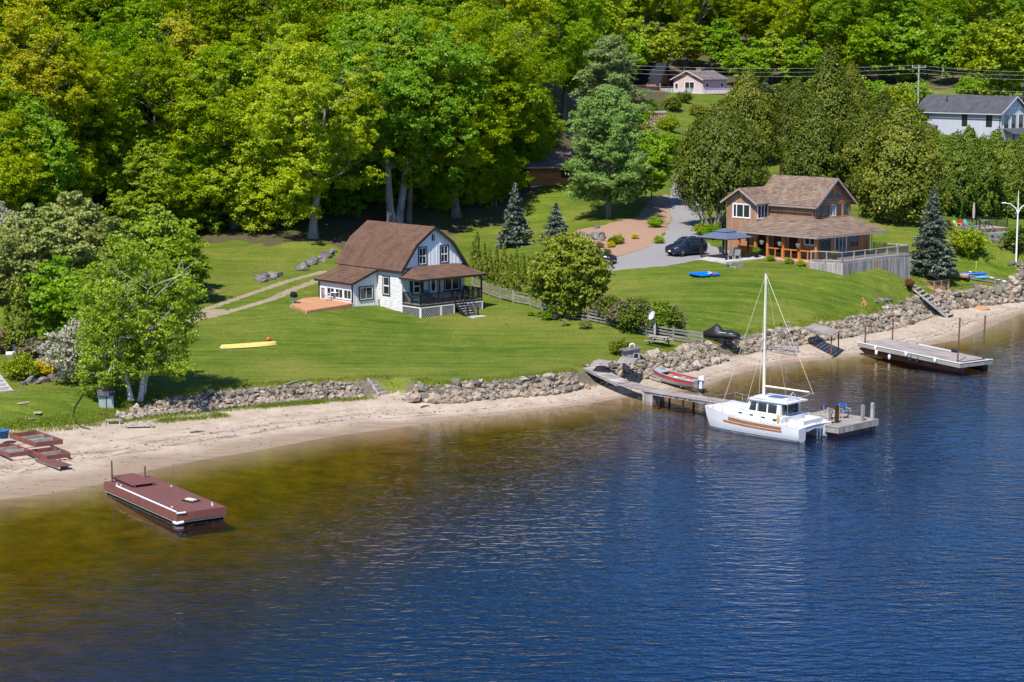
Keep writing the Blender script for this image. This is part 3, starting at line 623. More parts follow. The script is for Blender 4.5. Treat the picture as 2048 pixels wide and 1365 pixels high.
for k, (px, py, P, s, lb) in enumerate([(1492, 330, EGG2, (1.1, 1.1, 1.0), 'dense cedar behind the huge rounded cedar'), (1625, 400, EGG2, (1.15, 1.15, .95), 'bushy cedar rising behind the ridge of the brown house'),
        (1655, 330, CONE, (1.25, 1.25, 1.02), 'tallest pointed cedar above the brown house'), (1730, 400, EGG2, (1.25, 1.25, .85), 'broad cedar behind the glazed gable of the brown house'), (1800, 440, EGG2, (1.3, 1.3, .98), 'broad cedar at the wall of the brown house near the deck'),
        (1590, 300, EGG2, (.9, .9, .8), 'cedar bush beside the covered boat'), (1765, 300, CONE, (1.1, 1.1, .55), 'pointed cedar beside the grey-blue house'), (1850, 420, EGG2, (1.1, 1.1, .8), 'cedar between the brown house and the cedar screen'), (1700, 262, CONE, (1, 1, .7), 'pointed cedar under the wires on the upper slope')]):
    tree('cedar_tree', P, L_CEDAR, M_BARK, at(px, py), k * 1.3, s, lb)
HED = cedar(74, 8.2, 2.2, 17000, .28, .15, .3, .7, .16, .15)
for k, px in enumerate(range(1880, 2120, 27)):
    tree('screen_cedar', HED, L_CEDARG, M_BARK, at(px, 428 + 4 * (k % 2)), k * 2.1, (1.05, 1.05, 1.1 + .14 * ((k * 7) % 5) / 4), 'tall cedar in the dense screen below the grey-blue house', 'tree', 'cedars of the screen below the grey-blue house')
ARB = cedar(75, 3.3, 0.50, 3400, .17, .09, .12, 1.1, .08, .05, inner=.25)
for k, (px, py, s) in enumerate([(946, 552, .95), (954, 556, 1.25), (968, 560, 1.05), (980, 566, .9), (993, 571, 1.0), (1008, 576, 1.12), (1022, 582, .95), (1032, 585, 1.1), (1046, 590, 1.08), (1058, 594, 1.0)]):
    tree('small_cedar', ARB, L_ARB, M_BARK, at(px, py), k * 1.1, (s * .85, s * .85, s * 1.08), 'small pointed cedar in the row along the split-rail fence', 'tree', 'small cedars along the split-rail fence')
RND = broadleaf(81, 6.6, 3.6, 3, 0.02, 260, 90, ln=.26, wd=.18, cr=.75, tr=.08, flat=.75, low=-.05, lopsided=.10, rnd=.6, upb=.5)
tree('round_bush', RND, L_ARB, M_BARK, at(1140, 632), 0.6, (1, 1, 1.1), 'big round yellow-green bush at the end of the small cedars', 'bush')
tree('columnar_cedar', cedar(76, 6.0, 1.15, 5000, .26, .15, .25, .8, .12, .08), L_ARB, M_BARK, at(42, 712), 0.0, 1.0, 'tall columnar cedar behind the yellow flower bushes', 'tree')
# the shrubs and small trees by the neighbouring plot
BIRCH = broadleaf(91, 11.0, 4.3, 3, 0.04, 300, 150, ln=.20, wd=.14, cr=.85, tr=.19, flat=.95, bare=80, upb=.35, rnd=.9, lopsided=.3, skirt=.3)
tree('birch_tree', BIRCH, L_BIRCH, M_BIRCH, at(275, 795), 0.7, (1, 1, .98), 'white-barked birch leaning over the rock wall', 'tree')
for k, (px, py, L, s, lb) in enumerate([(60, 560, L_SAGE, .95, 'sage-green bushy tree under the wood'), (150, 560, L_SAGE, 1.0, 'wide sage-green bushy tree beside the hidden shed'), (20, 610, L_SAGE, .9, 'sage-green bush beside the columnar cedar'),
        (110, 610, L_SAGE, 1.0, 'sage-green bush in front of the wide bushy trees'), (130, 690, L_GREEN, .95, 'dark green small maple between cedar and white blossom'), (215, 600, L_SAGE, .9, 'sage-green bush behind the birch'), (240, 560, L_BIRCH, 1.0, 'yellow-green sapling over the hidden shed roof'),
        (330, 590, L_BIRCH, 1.0, 'yellow-green sapling beside the gravel track'), (190, 680, L_BIRCH, .8, 'yellow-green sapling behind the blossoming shrub'), (370, 610, L_BIRCH, .8, 'low sapling at the end of the gravel track')]):
    tree('bushy_tree', SAP[(k + 1) % 2], L, M_BARK, at(px, py), k * 1.9, s, lb, 'tree')
BLO = broadleaf(92, 4.2, 2.3, 4, 0.02, 150, 110, ln=.16, wd=.13, cr=.6, tr=.05, flat=.9, bare=90, upb=.2, rnd=1.0, lopsided=.25)
for k, (px, py, s, lb) in enumerate([(165, 765, 1.05, 'white blossoming shrub beside the lake pump post'), (5, 520, 1.2, 'white blossoming shrub under the wood edge'), (300, 690, .9, 'white blossoming shrub behind the birch'), (190, 545, .9, 'pale blossoming shrub between sage bushes')]):
    tree('blossom_shrub', BLO, L_BLOSSOM, M_BARK, at(px, py), k * 1.4, s, lb, 'shrub')
MOUND = broadleaf(93, 1.5, 1.15, 4, 0.02, 90, 70, ln=.14, wd=.1, cr=.38, tr=.02, flat=.8, upb=.4, low=-1)
for px, py, s, L, lb in [(38, 758, 1.15, L_LIME, 'lime-green mounded shrub beside the stone steps'), (92, 752, .85, L_YEL, 'bright yellow flowering shrub among the rocks'), (5, 705, 1.2, L_TWIG, 'brownish shrub beside the columnar cedar'), (62, 715, 1.0, L_TWIG, 'tan twiggy shrub in front of the columnar cedar'),
                         (1932, 508, 1.7, L_LIME, 'bright green mounded bush at the deck steps'), (2036, 500, 1.5, L_CEDARG, 'round green bush by the stone wall'), (1368, 206, 1.3, L_CEDARG, 'clipped bush below the pink house deck'),
                         (1345, 222, 1.5, L_CEDARG, 'dark bush below the hilltop terrace'), (1560, 232, 3.4, L_CEDAR, 'long rounded bush above the bare red bush'), (1620, 235, 2.6, L_CEDAR, 'rounded bush next to the long rounded bush'), (1425, 478, 1.0, L_GREEN, 'green shrub behind the dark gazebo'), (1405, 470, .8, L_LIME, 'light green shrub beside the drive and the gazebo')]:
    tree('shrub', MOUND, L, M_TWIG, at(px, py), px * .1, s, lb, 'shrub')
for px, py, h, r, mt, lb in [(1572, 278, 3.0, 2.0, M_TWIGR, 'bare reddish bush below the long rounded bush'), (1575, 318, 2.4, 1.8, M_TWIG, 'bare grey bush behind the covered boat')]:
    o = link('bare_bush', twigs(int(px), h, r, 110, .035), mt, None, at(px, py)); tag(o, lb, 'bush')
# the clipped hilltop hedge
t = thing('clipped_hedge', 'clipped dark green hedge on the hilltop beside the small spruce', 'hedge', at(1588, 205))
rng = np.random.default_rng(9); n = 9000; p = np.c_[rng.uniform(-4, 4, n), rng.uniform(-.8, .8, n), rng.uniform(0, 3.0, n)]
k = rng.integers(0, 3, n); p[k == 0, 1] = -.8; p[k == 1, 2] = 3.0
V, Fq = leaf_quads(p + rng.normal(size=p.shape) * .08, unit(rng.normal(size=p.shape) * .6 + np.array([0, -.6, .5])), .3, .2, rng)
link('foliage', np_mesh('foliage', V, Fq), L_CEDAR, t)

for k, (px, py, sx, L, lb) in enumerate([(1250, 300, 2.2, L_GREEN, 'green bush behind the pines'), (1262, 255, 2.6, L_GREEN, 'leafy bush beside the stacked firewood shelter'), (1290, 285, 1.8, L_SAGE, 'grey-green bush on the garden slope'), (1335, 262, 1.6, L_LIME, 'lime bush on the garden slope'), (1330, 305, 1.8, L_GREEN, 'green bush above the drive'),
        (1398, 232, 1.5, L_CEDAR, 'olive bush below the pink house'), (1450, 222, 1.4, L_CEDAR, 'olive bush at the end of the pink house deck'), (1505, 240, 2.2, L_CEDARG, 'green bush behind the dense cedar'), (1530, 262, 2.0, L_GREEN, 'green bush beside the bare red bush'), (1545, 305, 1.6, L_SAGE, 'pale bush behind the covered boat'),
        (1640, 215, 3.2, L_GREEN, 'leafy bush beside the tallest cedar'), (1735, 215, 3.4, L_GREEN, 'leafy bush between cedars and utility pole'), (1790, 225, 3.2, L_LIME, 'bright bush below the utility pole'), (1815, 262, 2.8, L_CEDARG, 'green bush at the grey house side roof'), (1780, 265, 2.8, L_CEDAR, 'olive bush above the cedars'), (1840, 290, 2.4, L_CEDARG, 'green bush below the grey house'),
        (1290, 232, 2.0, L_GREEN, 'bush under the log house'), (1660, 205, 2.8, L_LIME, 'bright bush under the forest trunks'), (1830, 205, 2.6, L_GREEN, 'bush behind the grey house ridge'), (1940, 195, 2.6, L_GREEN, 'bush above the grey house roof'), (1995, 200, 2.8, L_LIME, 'bright bush above the grey house gable')]):
    tree('shrub', MOUND, L, M_TWIG, at(px, py), k * 1.3, (sx, sx, sx * .9), lb, 'shrub')
# ------------------------------------------------------------------ buildings
def roofmat(name, c, row=0.10, var=0.35, k=1.0, mort=0.35):
    m, nt, p = newmat(name); N = nt.nodes; L = nt.links
    tc = N.new('ShaderNodeTexCoord'); sp = N.new('ShaderNodeSeparateXYZ'); L.new(tc.outputs['Object'], sp.inputs[0])
    ad = N.new('ShaderNodeMath'); L.new(sp.outputs[0], ad.inputs[0]); L.new(sp.outputs[1], ad.inputs[1])
    cb = N.new('ShaderNodeCombineXYZ'); L.new(ad.outputs[0], cb.inputs[0]); L.new(sp.outputs[2], cb.inputs[1])
    br = N.new('ShaderNodeTexBrick'); L.new(cb.outputs[0], br.inputs['Vector']); br.inputs['Scale'].default_value = 1.0; br.inputs['Brick Width'].default_value = 0.34; br.inputs['Row Height'].default_value = row
    br.inputs['Mortar Size'].default_value = 0.012; br.inputs['Mortar Smooth'].default_value = 0.3; br.offset_frequency = 2
    br.inputs['Color1'].default_value = (*[x * (1 - var) for x in c], 1); br.inputs['Color2'].default_value = (*[x * (1 + var) for x in c], 1); br.inputs['Mortar'].default_value = (*[x * mort for x in c], 1)
    nz = N.new('ShaderNodeTexNoise'); nz.inputs['Scale'].default_value = 0.9; nz.inputs['Detail'].default_value = 6; L.new(tc.outputs['Object'], nz.inputs[0])
    mr = N.new('ShaderNodeMapRange'); mr.inputs[1].default_value = .3; mr.inputs[2].default_value = .7; mr.inputs[3].default_value = .8; mr.inputs[4].default_value = 1.2; L.new(nz.outputs[0], mr.inputs[0])
    mx = N.new('ShaderNodeVectorMath'); mx.operation = 'SCALE'; L.new(br.outputs[0], mx.inputs[0]); L.new(mr.outputs[0], mx.inputs['Scale']); L.new(mx.outputs[0], p.inputs['Base Color'])
    p.inputs['Roughness'].default_value = 0.9; p.inputs['Specular IOR Level'].default_value = 0.2
    b = N.new('ShaderNodeBump'); b.inputs['Distance'].default_value = 0.02; L.new(br.outputs['Fac'], b.inputs['Height']); b.invert = True; L.new(b.outputs[0], p.inputs['Normal'])
    return m
def woodmat(name, c, var=0.25, wid=0.14, axis=(0, 0, 1), gap=0.0):
    return mat(name, c, 0.75, var, 1.6, 0.004, 14, stretch=tuple(0.18 if a else 1.9 for a in axis), perobj=0.12)
R_BROWN = roofmat('shingles_brown', (0.138, 0.078, 0.052), 0.09, 0.16)
R_TAUPE = roofmat('shingles_taupe', (0.195, 0.138, 0.102), 0.13, 0.30)
R_GREY = roofmat('shingles_grey', (0.085, 0.085, 0.100), 0.11, 0.16)
R_PINK = roofmat('shingles_mauve', (0.165, 0.135, 0.140), 0.11, 0.12)
R_CABIN = roofmat('shingles_cabin', (0.15, 0.105, 0.09), 0.11, 0.25)
M_WHITE = mat('paint_white', (0.66, 0.66, 0.65), 0.55, 0.05, 1.2)
M_WHITED = mat('paint_white_worn', (0.63, 0.62, 0.60), 0.7, 0.14, 1.6, stretch=(1, 1, 2.5))
M_PALE = mat('paint_pale_grey', (0.68, 0.685, 0.70), 0.6, 0.05, 1.2)
M_VINYL = mat('vinyl_white', (0.70, 0.70, 0.70), 0.4, 0.03, 1.0)
M_DKBROWN = mat('paint_dark_brown', (0.035, 0.020, 0.018), 0.6, 0.15, 2.0)
M_BLACK = mat('paint_black', (0.016, 0.015, 0.017), 0.5, 0.1, 2.0)
M_DECK = woodmat('deck_cedar', (0.46, 0.235, 0.12), 0.16, axis=(1, 0, 0))
M_DECKG = woodmat('deck_grey', (0.32, 0.28, 0.255), 0.28, axis=(1, 0, 0))
M_GREYW = woodmat('weathered_boards', (0.33, 0.30, 0.28), 0.35)
M_GREYL = woodmat('weathered_rails', (0.36, 0.33, 0.30), 0.25, axis=(1, 0, 0))
M_FENCE = woodmat('fence_grey', (0.235, 0.215, 0.19), 0.3, axis=(1, 0, 0))
M_TAN = woodmat('siding_tan', (0.30, 0.165, 0.095), 0.22)
M_TANL = woodmat('siding_cedar', (0.46, 0.20, 0.085), 0.2)
M_ORANGE = woodmat('posts_orange', (0.52, 0.17, 0.030), 0.15)
M_LOG = woodmat('logs_red', (0.30, 0.105, 0.055), 0.25, axis=(1, 0, 0))
M_LOGO = woodmat('logs_orange', (0.42, 0.16, 0.055), 0.25, axis=(1, 0, 0))
M_CONC = mat('concrete', (0.45, 0.42, 0.39), 0.85, 0.15, 1.5, 0.004, 30)
M_METAL = mat('metal_grey', (0.42, 0.43, 0.45), 0.35, 0.1, 4.0, metal=0.7)
M_MOCHA = mat('trim_taupe', (0.30, 0.235, 0.20), 0.5, 0.06, 1.0)
M_LAV = mat('siding_lavender', (0.44, 0.45, 0.53), 0.6, 0.05, 1.2)
M_PINKW = mat('siding_pink', (0.52, 0.42, 0.40), 0.65, 0.05, 1.2)
M_SLATE = mat('metal_roof_black', (0.018, 0.020, 0.030), 0.45, 0.15, 1.0, spec=0.4)
def glassmat(name, c, rough=0.04):
    m, nt, p = newmat(name); p.inputs['Base Color'].default_value = (*c, 1); p.inputs['Roughness'].default_value = rough; p.inputs['Specular IOR Level'].default_value = 0.7; return m
M_GLASS = glassmat('glass_dark', (0.020, 0.023, 0.028))
M_GLASSG = glassmat('glass_curtain', (0.13, 0.135, 0.14), 0.08)
M_CURT = mat('curtain_white', (0.62, 0.62, 0.6), 0.8, 0.1, 3.0)

class Face:
    """a wall plane of a building in its local frame: u along the wall, v up, d outwards"""
    def __init__(s, o, ux): s.o = Vector(o); s.u = Vector(ux).normalized(); s.n = s.u.cross(Vector((0, 0, 1)))
    def p(s, u, v, d=0.0): return s.o + s.u * u + Vector((0, 0, v)) + s.n * d
    def box(s, mb, u0, u1, v0, v1, d0, d1):
        return mb.hexa([s.p(u0, v0, d1), s.p(u1, v0, d1), s.p(u1, v0, d0), s.p(u0, v0, d0), s.p(u0, v1, d1), s.p(u1, v1, d1), s.p(u1, v1, d0), s.p(u0, v1, d0)])
    def ring(s, mb, u0, u1, v0, v1, w, d0, d1):
        s.box(mb, u0 - w, u1 + w, v1, v1 + w, d0, d1); s.box(mb, u0 - w, u1 + w, v0 - w, v0, d0, d1)
        s.box(mb, u0 - w, u0, v0, v1, d0, d1); s.box(mb, u1, u1 + w, v0, v1, d0, d1)
def window(par, F_, u0, u1, v0, v1, trim=None, sash=None, panes=((0, 0, 1, 1),), tw=0.10, glass=None, base=0.0, name='window', label=None):
    """outer trim, sash and panes; panes in fractions of the opening"""
    mb = MB(); F_.ring(mb, u0, u1, v0, v1, tw, base, base + 0.06)
    w = mb.build(name, trim or M_DKBROWN, par)
    if label: w['label'] = label
    sm = MB()
    for a, b, c, d in panes:
        U0, U1, V0, V1 = u0 + (u1 - u0) * a, u0 + (u1 - u0) * c, v0 + (v1 - v0) * b, v0 + (v1 - v0) * d
        k = 0.055; F_.box(sm, U0, U0 + k, V0, V1, base, base + .045); F_.box(sm, U1 - k, U1, V0, V1, base, base + .045)
        F_.box(sm, U0 + k, U1 - k, V0, V0 + k, base, base + .045); F_.box(sm, U0 + k, U1 - k, V1 - k, V1, base, base + .045)
        g = MB(); F_.box(g, U0 + k, U1 - k, V0 + k, V1 - k, base, base + .018); g.build('pane', glass or M_GLASS, w)
    sm.build('sash', sash or M_VINYL, w)
    return w
def battens(mb, F_, u0, u1, v0, v1, step, w=0.05, d=0.03, top=None):
    n = max(1, int(round((u1 - u0) / step)))
    for i in range(n + 1):
        u = u0 + (u1 - u0) * i / n; t = v1 if top is None else top(u)
        if t > v0 + .1: F_.box(mb, u - w / 2, u + w / 2, v0, t, 0, d)
def clap(mb, F_, u0, u1, v0, v1, h=0.2, d=0.035):
    v = v0
    while v < v1 - .02:
        t = min(v + h, v1)
        mb.hexa([F_.p(u0, v, d), F_.p(u1, v, d), F_.p(u1, v, 0), F_.p(u0, v, 0), F_.p(u0, t, .006), F_.p(u1, t, .006), F_.p(u1, t, 0), F_.p(u0, t, 0)]); v += h
def railing(par, path, h, post, rail, step_post, picket=0.0, pw=0.04, name='railing', m=None, panel=None, glass=None):
    """posts (parts), rails and pickets along a path of floor points"""
    r = MB(); pk = MB()
    for a, b in zip(path[:-1], path[1:]):
        a, b = Vector(a), Vector(b); L = (b - a).length; n = max(1, round(L / step_post))
        r.beam(a + Vector((0, 0, h)), b + Vector((0, 0, h)), rail * 1.8, rail); r.beam(a + Vector((0, 0, .12)), b + Vector((0, 0, .12)), rail, rail)
        if picket:
            k = int(L / picket)
            for i in range(1, k): q = a.lerp(b, i / k); pk.box(q.x - pw / 2, q.x + pw / 2, q.y - pw / 2, q.y + pw / 2, q.z + .12, q.z + h - rail / 2)
        for i in range(n + 1):
            q = a.lerp(b, i / n); mb = MB(); mb.box(q.x - post / 2, q.x + post / 2, q.y - post / 2, q.y + post / 2, q.z - .05, q.z + h + .06)
            mb.build('railing_post', m, par)
        if glass:
            for i in range(n):
                q0, q1 = a.lerp(b, i / n), a.lerp(b, (i + 1) / n); g = MB(); g.beam(q0.lerp(q1, .06) + Vector((0, 0, h * .55)), q0.lerp(q1, .94) + Vector((0, 0, h * .55)), .012, h * .7); g.build('railing_panel', glass, par)
    o = r.build(name, m, par)
    if picket: tag(pk.build('baluster', m, o), kind='stuff')
    return o

ROT = math.radians(42.5)
def white_cottage():
    O = W(804, 632, 2.75); H = thing('white_cottage', 'white cottage with brown gambrel roof and black-railed front porch', 'house', O, ROT)
    WX, LY, EZ, BZ, PZ, BX = 7.4, 9.2, 4.2, 6.3, 7.75, 1.55
    prof = [(0, EZ), (BX, BZ), (WX / 2, PZ), (WX - BX, BZ), (WX, EZ)]
    # body: front and rear gables, long walls
    mb = MB(); P0 = [(0, 0, -1.2), (WX, 0, -1.2)] + [(x, 0, z) for x, z in prof[::-1]]; P1 = [(x, LY, z) for x, y, z in P0]; n = len(P0)
    mb.add(P0 + P1, [tuple(range(n)), tuple(range(2 * n - 1, n - 1, -1))] + [(i, n + i, n + (i + 1) % n, (i + 1) % n)[::-1] for i in range(n)])
    body = mb.build('wall', M_WHITED, H)
    front = Face((0, 0, 0), (1, 0, 0)); left = Face((0, LY, 0), (0, -1, 0)); right = Face((WX, 0, 0), (0, 1, 0))
    mb = MB(); clap(mb, left, 0, LY, -.6, EZ - .02); clap(mb, front, 0, WX, 0.4, 4.0); clap(mb, right, 0, LY, -.6, EZ - .02); tag(mb.build('clapboard', M_WHITED, H), kind='stuff')
    gt = lambda u: np.interp(u, [p[0] for p in prof], [p[1] for p in prof]) - .04
    mb = MB(); mb.slab([(0.02, -.02, 4.2)] + [(WX - .02, -.02, 4.2)] + [(x + (0.02 if x == 0 else -.02 if x == WX else 0), -.02, z - .01) for x, z in prof[::-1]], .018); mb.build('gable_panel', M_PALE, H)
    mb = MB(); g2 = Face((0, -.02, 0), (1, 0, 0)); battens(mb, g2, .25, WX - .25, 4.25, 0, .42, .05, .03, gt); tag(mb.build('batten', M_PALE, H), kind='stuff')
    mb = MB(); front.box(mb, 0, WX, 4.12, 4.24, 0, .07); mb.build('belt_trim', M_DKBROWN, H)
    for u in (2.42, 5.0): window(H, g2, u - .42, u + .42, 4.5, 6.0, panes=((0, 0, 1, .5), (0, .5, 1, 1)), base=.0)
    mb = MB(); c = WX / 2; arch = [(c - .17, -.05, 6.55), (c + .17, -.05, 6.55), (c + .17, -.05, 7.0), (c + .1, -.05, 7.15), (c, -.05, 7.2), (c - .1, -.05, 7.15), (c - .17, -.05, 7.0)]; mb.slab(arch, .03); mb.build('attic_vent', M_BLACK, H)
    # roof: four slopes with overhang, dark barge boards
    OH = 0.32; ro = MB(); ex = 0.28
    pr = [(-ex, EZ - ex * .9)] + prof[1:4] + [(WX + ex, EZ - ex * .9)]
    for (x0, z0), (x1, z1) in zip(pr[:-1], pr[1:]):
        ro.slab([(x0, -OH, z0 + .10), (x1, -OH, z1 + .10), (x1, LY + OH, z1 + .10), (x0, LY + OH, z0 + .10)], .09)
    roof = ro.build('roof', R_BROWN, H)
    for (x0, z0), (x1, z1) in zip(pr[:-1], pr[1:]):
        b = MB(); b.beam((x0, -OH - .02, z0 - .03), (x1, -OH - .02, z1 - .03), .05, .24, up=(0, 0, 1)); b.build('barge_board', M_DKBROWN, roof)
    b = MB(); b.box(-ex - .03, -ex + .02, 3.3 * 0 - OH, 3.5, EZ - ex * .9 - .13, EZ - ex * .9 + .08); b.build('fascia', M_DKBROWN, roof)
    window(H, left, LY - 2.55, LY - 1.70, 1.75, 3.35, panes=((0, 0, 1, .5), (0, .5, 1, 1)), base=.035)
    # corner boards
    for x, y in ((0, 0), (WX, 0)):
        b = MB(); b.box(x - .06, x + .06, y - .07, y + .05, -.4, EZ - .05); b.build('corner_board', M_WHITE, H)
    # lean-to sunroom on the long wall
    A0, A1, LW, LZ = 3.5, 8.5, 2.85, 2.9
    mb = MB(); mb.add([(0, A0, -1), (-LW, A0, -1), (-LW, A0, LZ), (0, A0, 3.95), (0, A1, -1), (-LW, A1, -1), (-LW, A1, LZ), (0, A1, 3.95)], [(0, 3, 2, 1), (4, 5, 6, 7), (1, 2, 6, 5), (0, 1, 5, 4), (3, 7, 6, 2)])
    mb.build('sunroom_wall', M_WHITE, H)
    fe = Face((-LW, A0, 0), (1, 0, 0)); fs = Face((-LW, A1, 0), (0, -1, 0))
    mb = MB(); battens(mb, fe, .1, LW - .05, -.6, 0, .38, .045, .025, lambda u: LZ + (3.95 - LZ) * u / LW - .05); battens(mb, fs, .1, A1 - A0 - .1, -.6, 1.3, .42, .04, .02); tag(mb.build('batten', M_WHITE, H), kind='stuff')
    window(H, fe, .78, 2.25, 1.3, 2.4, panes=((0, 0, .52, 1), (.48, 0, 1, 1)), base=.025)
    for u in (1.25, 2.5, 3.75): window(H, fs, u, u + 1.1, 1.35, 2.2, M_VINYL, panes=((0, 0, .52, 1), (.48, 0, 1, 1)), tw=.06, base=.02)
    d = MB(); fs.box(d, .25, 1.05, .2, 2.3, 0, .06); dr = d.build('door', M_PALE, H); g = MB(); fs.box(g, .4, .9, 1.15, 2.1, .06, .075); g.build('pane', M_GLASSG, dr); g = MB(); fs.box(g, .93, .98, 1.1, 1.2, .06, .12); g.build('handle', M_METAL, dr)
    for u in (-.02, A1 - A0 - .1):
        b = MB(); fs.box(b, u, u + .12, -.3, LZ, -.02, .07); b.build('corner_board', M_DKBROWN, H)
    ro = MB(); e = .3; ro.slab([(-LW - e, A0 - e, LZ - .03), (.15, A0 - e, 4.12), (.15, A1 + e, 4.12), (-LW - e, A1 + e, LZ - .03)], .09); r2 = ro.build('sunroom_roof', R_BROWN, H)
    b = MB(); b.box(-LW - e - .05, -LW - e + .0, A0 - e, A1 + e, LZ - .2, LZ - .02); b.build('fascia', M_DKBROWN, r2); b = MB(); b.beam((-LW - e, A0 - e - .03, LZ - .10), (.1, A0 - e - .03, 4.0), .05, .2); b.build('barge_board', M_DKBROWN, r2)
    # basement window and meter
    b = MB(); left.box(b, LY - 2.15, LY - 1.6, -.2, .4, .0, .05); b.build('basement_window', M_DKBROWN, H)
    b = MB(); left.box(b, LY - 3.3, LY - 3.1, .8, 1.25, 0, .14); b.tube([left.p(LY - 3.2, .0, .08), left.p(LY - 3.2, .8, .08)], .03, 6); b.build('meter_box', M_METAL, H)
    # porch
    PD, DZ = 2.6, 1.2
    b = MB(); b.box(0, WX, -PD, -.0, DZ - .22, DZ - .03); b.build('porch_frame', M_DKBROWN, H)
    nb = 19
    bm = None
    for i in range(nb):
        y0 = -PD + i * PD / nb; q = MB(); q.box(0, WX, y0, y0 + PD / nb - .012, DZ - .03, DZ); q.build('porch_board', M_DECKG, H)
    ro = MB(); e = .3; z0, z1 = 3.5, 4.35; T = [(1.2, 0.06, z1), (WX - .9, .06, z1)]; E_ = [(-e, -PD - e, z0), (WX + e, -PD - e, z0), (WX + e, .06, z0), (-e, .06, z0)]
    ro.slab([E_[0], E_[1], T[1], T[0]], .08); ro.slab([E_[3], E_[0], T[0]], .08); ro.slab([E_[1], E_[2], T[1]], .08); pr_ = ro.build('porch_roof', R_BROWN, H)
    b = MB(); b.box(-e, WX + e, -PD - e - .03, -PD - e + .02, z0 - .18, z0 - .02); b.box(-e - .03, -e + .02, -PD - e, 0, z0 - .18, z0 - .02); b.box(WX + e - .02, WX + e + .03, -PD - e, 0, z0 - .18, z0 - .02); b.build('fascia', M_DKBROWN, pr_)
    b = MB(); b.box(.0, WX, -PD, -.03, z0 - .1, z0 - .06); b.build('porch_ceiling', M_WHITE, pr_)
    for x, y in ((.08, -PD + .08), (2.3, -PD + .08), (WX - .08, -PD + .08), (4.75, -PD + .08)):
        b = MB(); b.box(x - .06, x + .06, y - .06, y + .06, DZ, z0 - .1); b.build('porch_post', M_DKBROWN, H)
    S0, S1 = 4.0, 5.2
    railing(H, [(.06, -.1, DZ), (.06, -PD + .06, DZ), (S0, -PD + .06, DZ)], .95, .09, .06, 1.4, .12, .035, m=M_BLACK)
    railing(H, [(S1, -PD + .06, DZ), (WX - .06, -PD + .06, DZ), (WX - .06, -.1, DZ)], .95, .09, .06, 1.4, .12, .035, m=M_BLACK)
    # lattice skirting in white frames
    fr = Face((0, -PD, 0), (1, 0, 0)); fl = Face((0, 0, 0), (0, -1, 0)); fr2 = Face((WX, -PD, 0), (0, 1, 0))
    for f_, spans in ((fr, ((.0, 2.4), (2.4, 4.0), (5.2, WX))), (fl, ((0, PD),)), (fr2, ((0, PD),))):
        for u0, u1 in spans:
            k = MB(); f_.ring(k, u0 + .1, u1 - .1, -.12, DZ - .32, .1, .0, .04); fr_ = k.build('skirting_frame', M_WHITE, H)
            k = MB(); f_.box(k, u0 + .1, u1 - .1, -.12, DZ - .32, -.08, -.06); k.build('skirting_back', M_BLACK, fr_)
            k = MB(); w, h = u1 - u0 - .2, DZ - .2; st = .24; i = -h
            while i < w:
                for s in (1, -1):
                    a0, a1 = max(i, 0), min(i + h, w); b0, b1 = a0 - i, a1 - i
                    if a1 - a0 > .03:
                        v0, v1 = (b0, b1) if s == 1 else (h - b0, h - b1)
                        k.beam(f_.p(u0 + .1 + a0, -.12 + v0, .005 + .008 * s), f_.p(u0 + .1 + a1, -.12 + v1, .005 + .008 * s), .006, .016, up=f_.n)
                i += st
            tag(k.build('lattice', M_WHITE, fr_), kind='stuff')
    # stairs
    n = 6
    for i in range(n):
        z = DZ - (i + 1) * (DZ + .15) / (n + 1); y = -PD - .12 - i * .27; b = MB(); b.box(S0 + .05, S1 - .05, y - .26, y, z - .04, z); b.build('stair_tread', M_GREYL, H)
    for x in (S0, S1):
        b = MB(); b.beam((x, -PD, DZ - .15), (x, -PD - 1.9, -.3), .05, .26); b.build('stringer', M_BLACK, H)
        b = MB(); b.beam((x, -PD, DZ + .9), (x, -PD - 1.85, .72), .07, .08); b.box(x - .05, x + .05, -PD - 1.9, -PD - 1.8, -.3, .8); b.box(x - .05, x + .05, -PD - .05, -PD + .05, DZ - .1, DZ + 1.0); b.build('stair_handrail', M_BLACK, H)
    b = MB(); b.box(S0 - .1, S1 + .3, -PD - 2.7, -PD - 1.95, -.3, .02); b.build('landing_slab', M_CONC, H)
    # porch wall: window with shutters, door, double window
    f2 = Face((0, 0, 0), (1, 0, 0))
    window(H, f2, 1.35, 2.05, DZ + .75, DZ + 1.95, M_WHITE, panes=((0, 0, 1, .5), (0, .5, 1, 1)), base=.035, tw=.07)
    for u in (.9, 2.15): b = MB(); f2.box(b, u, u + .36, DZ + .68, DZ + 2.02, .035, .07); b.build('shutter', mat('shutter_green', (.02, .035, .035), .5), H)
    d = MB(); f2.box(d, 3.2, 4.1, DZ, DZ + 2.05, .03, .07); dr = d.build('door', M_WHITE, H)
    g = MB(); o = f2.p(3.65, DZ + 1.25, .08); g.slab([o + Vector((.24 * math.cos(a), 0, .5 * math.sin(a))) for a in [6.283 * i / 16 for i in range(16)]], .02); g.build('pane', M_GLASS, dr); b = MB(); f2.ring(b, 3.2, 4.1, DZ + .08, DZ + 2.05, .08, .03, .09); b.build('door_trim', M_DKBROWN, dr)
    window(H, f2, 5.05, 6.75, DZ + .7, DZ + 1.95, M_DKBROWN, panes=((0, 0, .5, 1), (.5, 0, 1, 1)), base=.035)
    return H
HW = white_cottage()
def loc(H, x, y, z): return H.matrix_basis @ Vector((x, y, z))

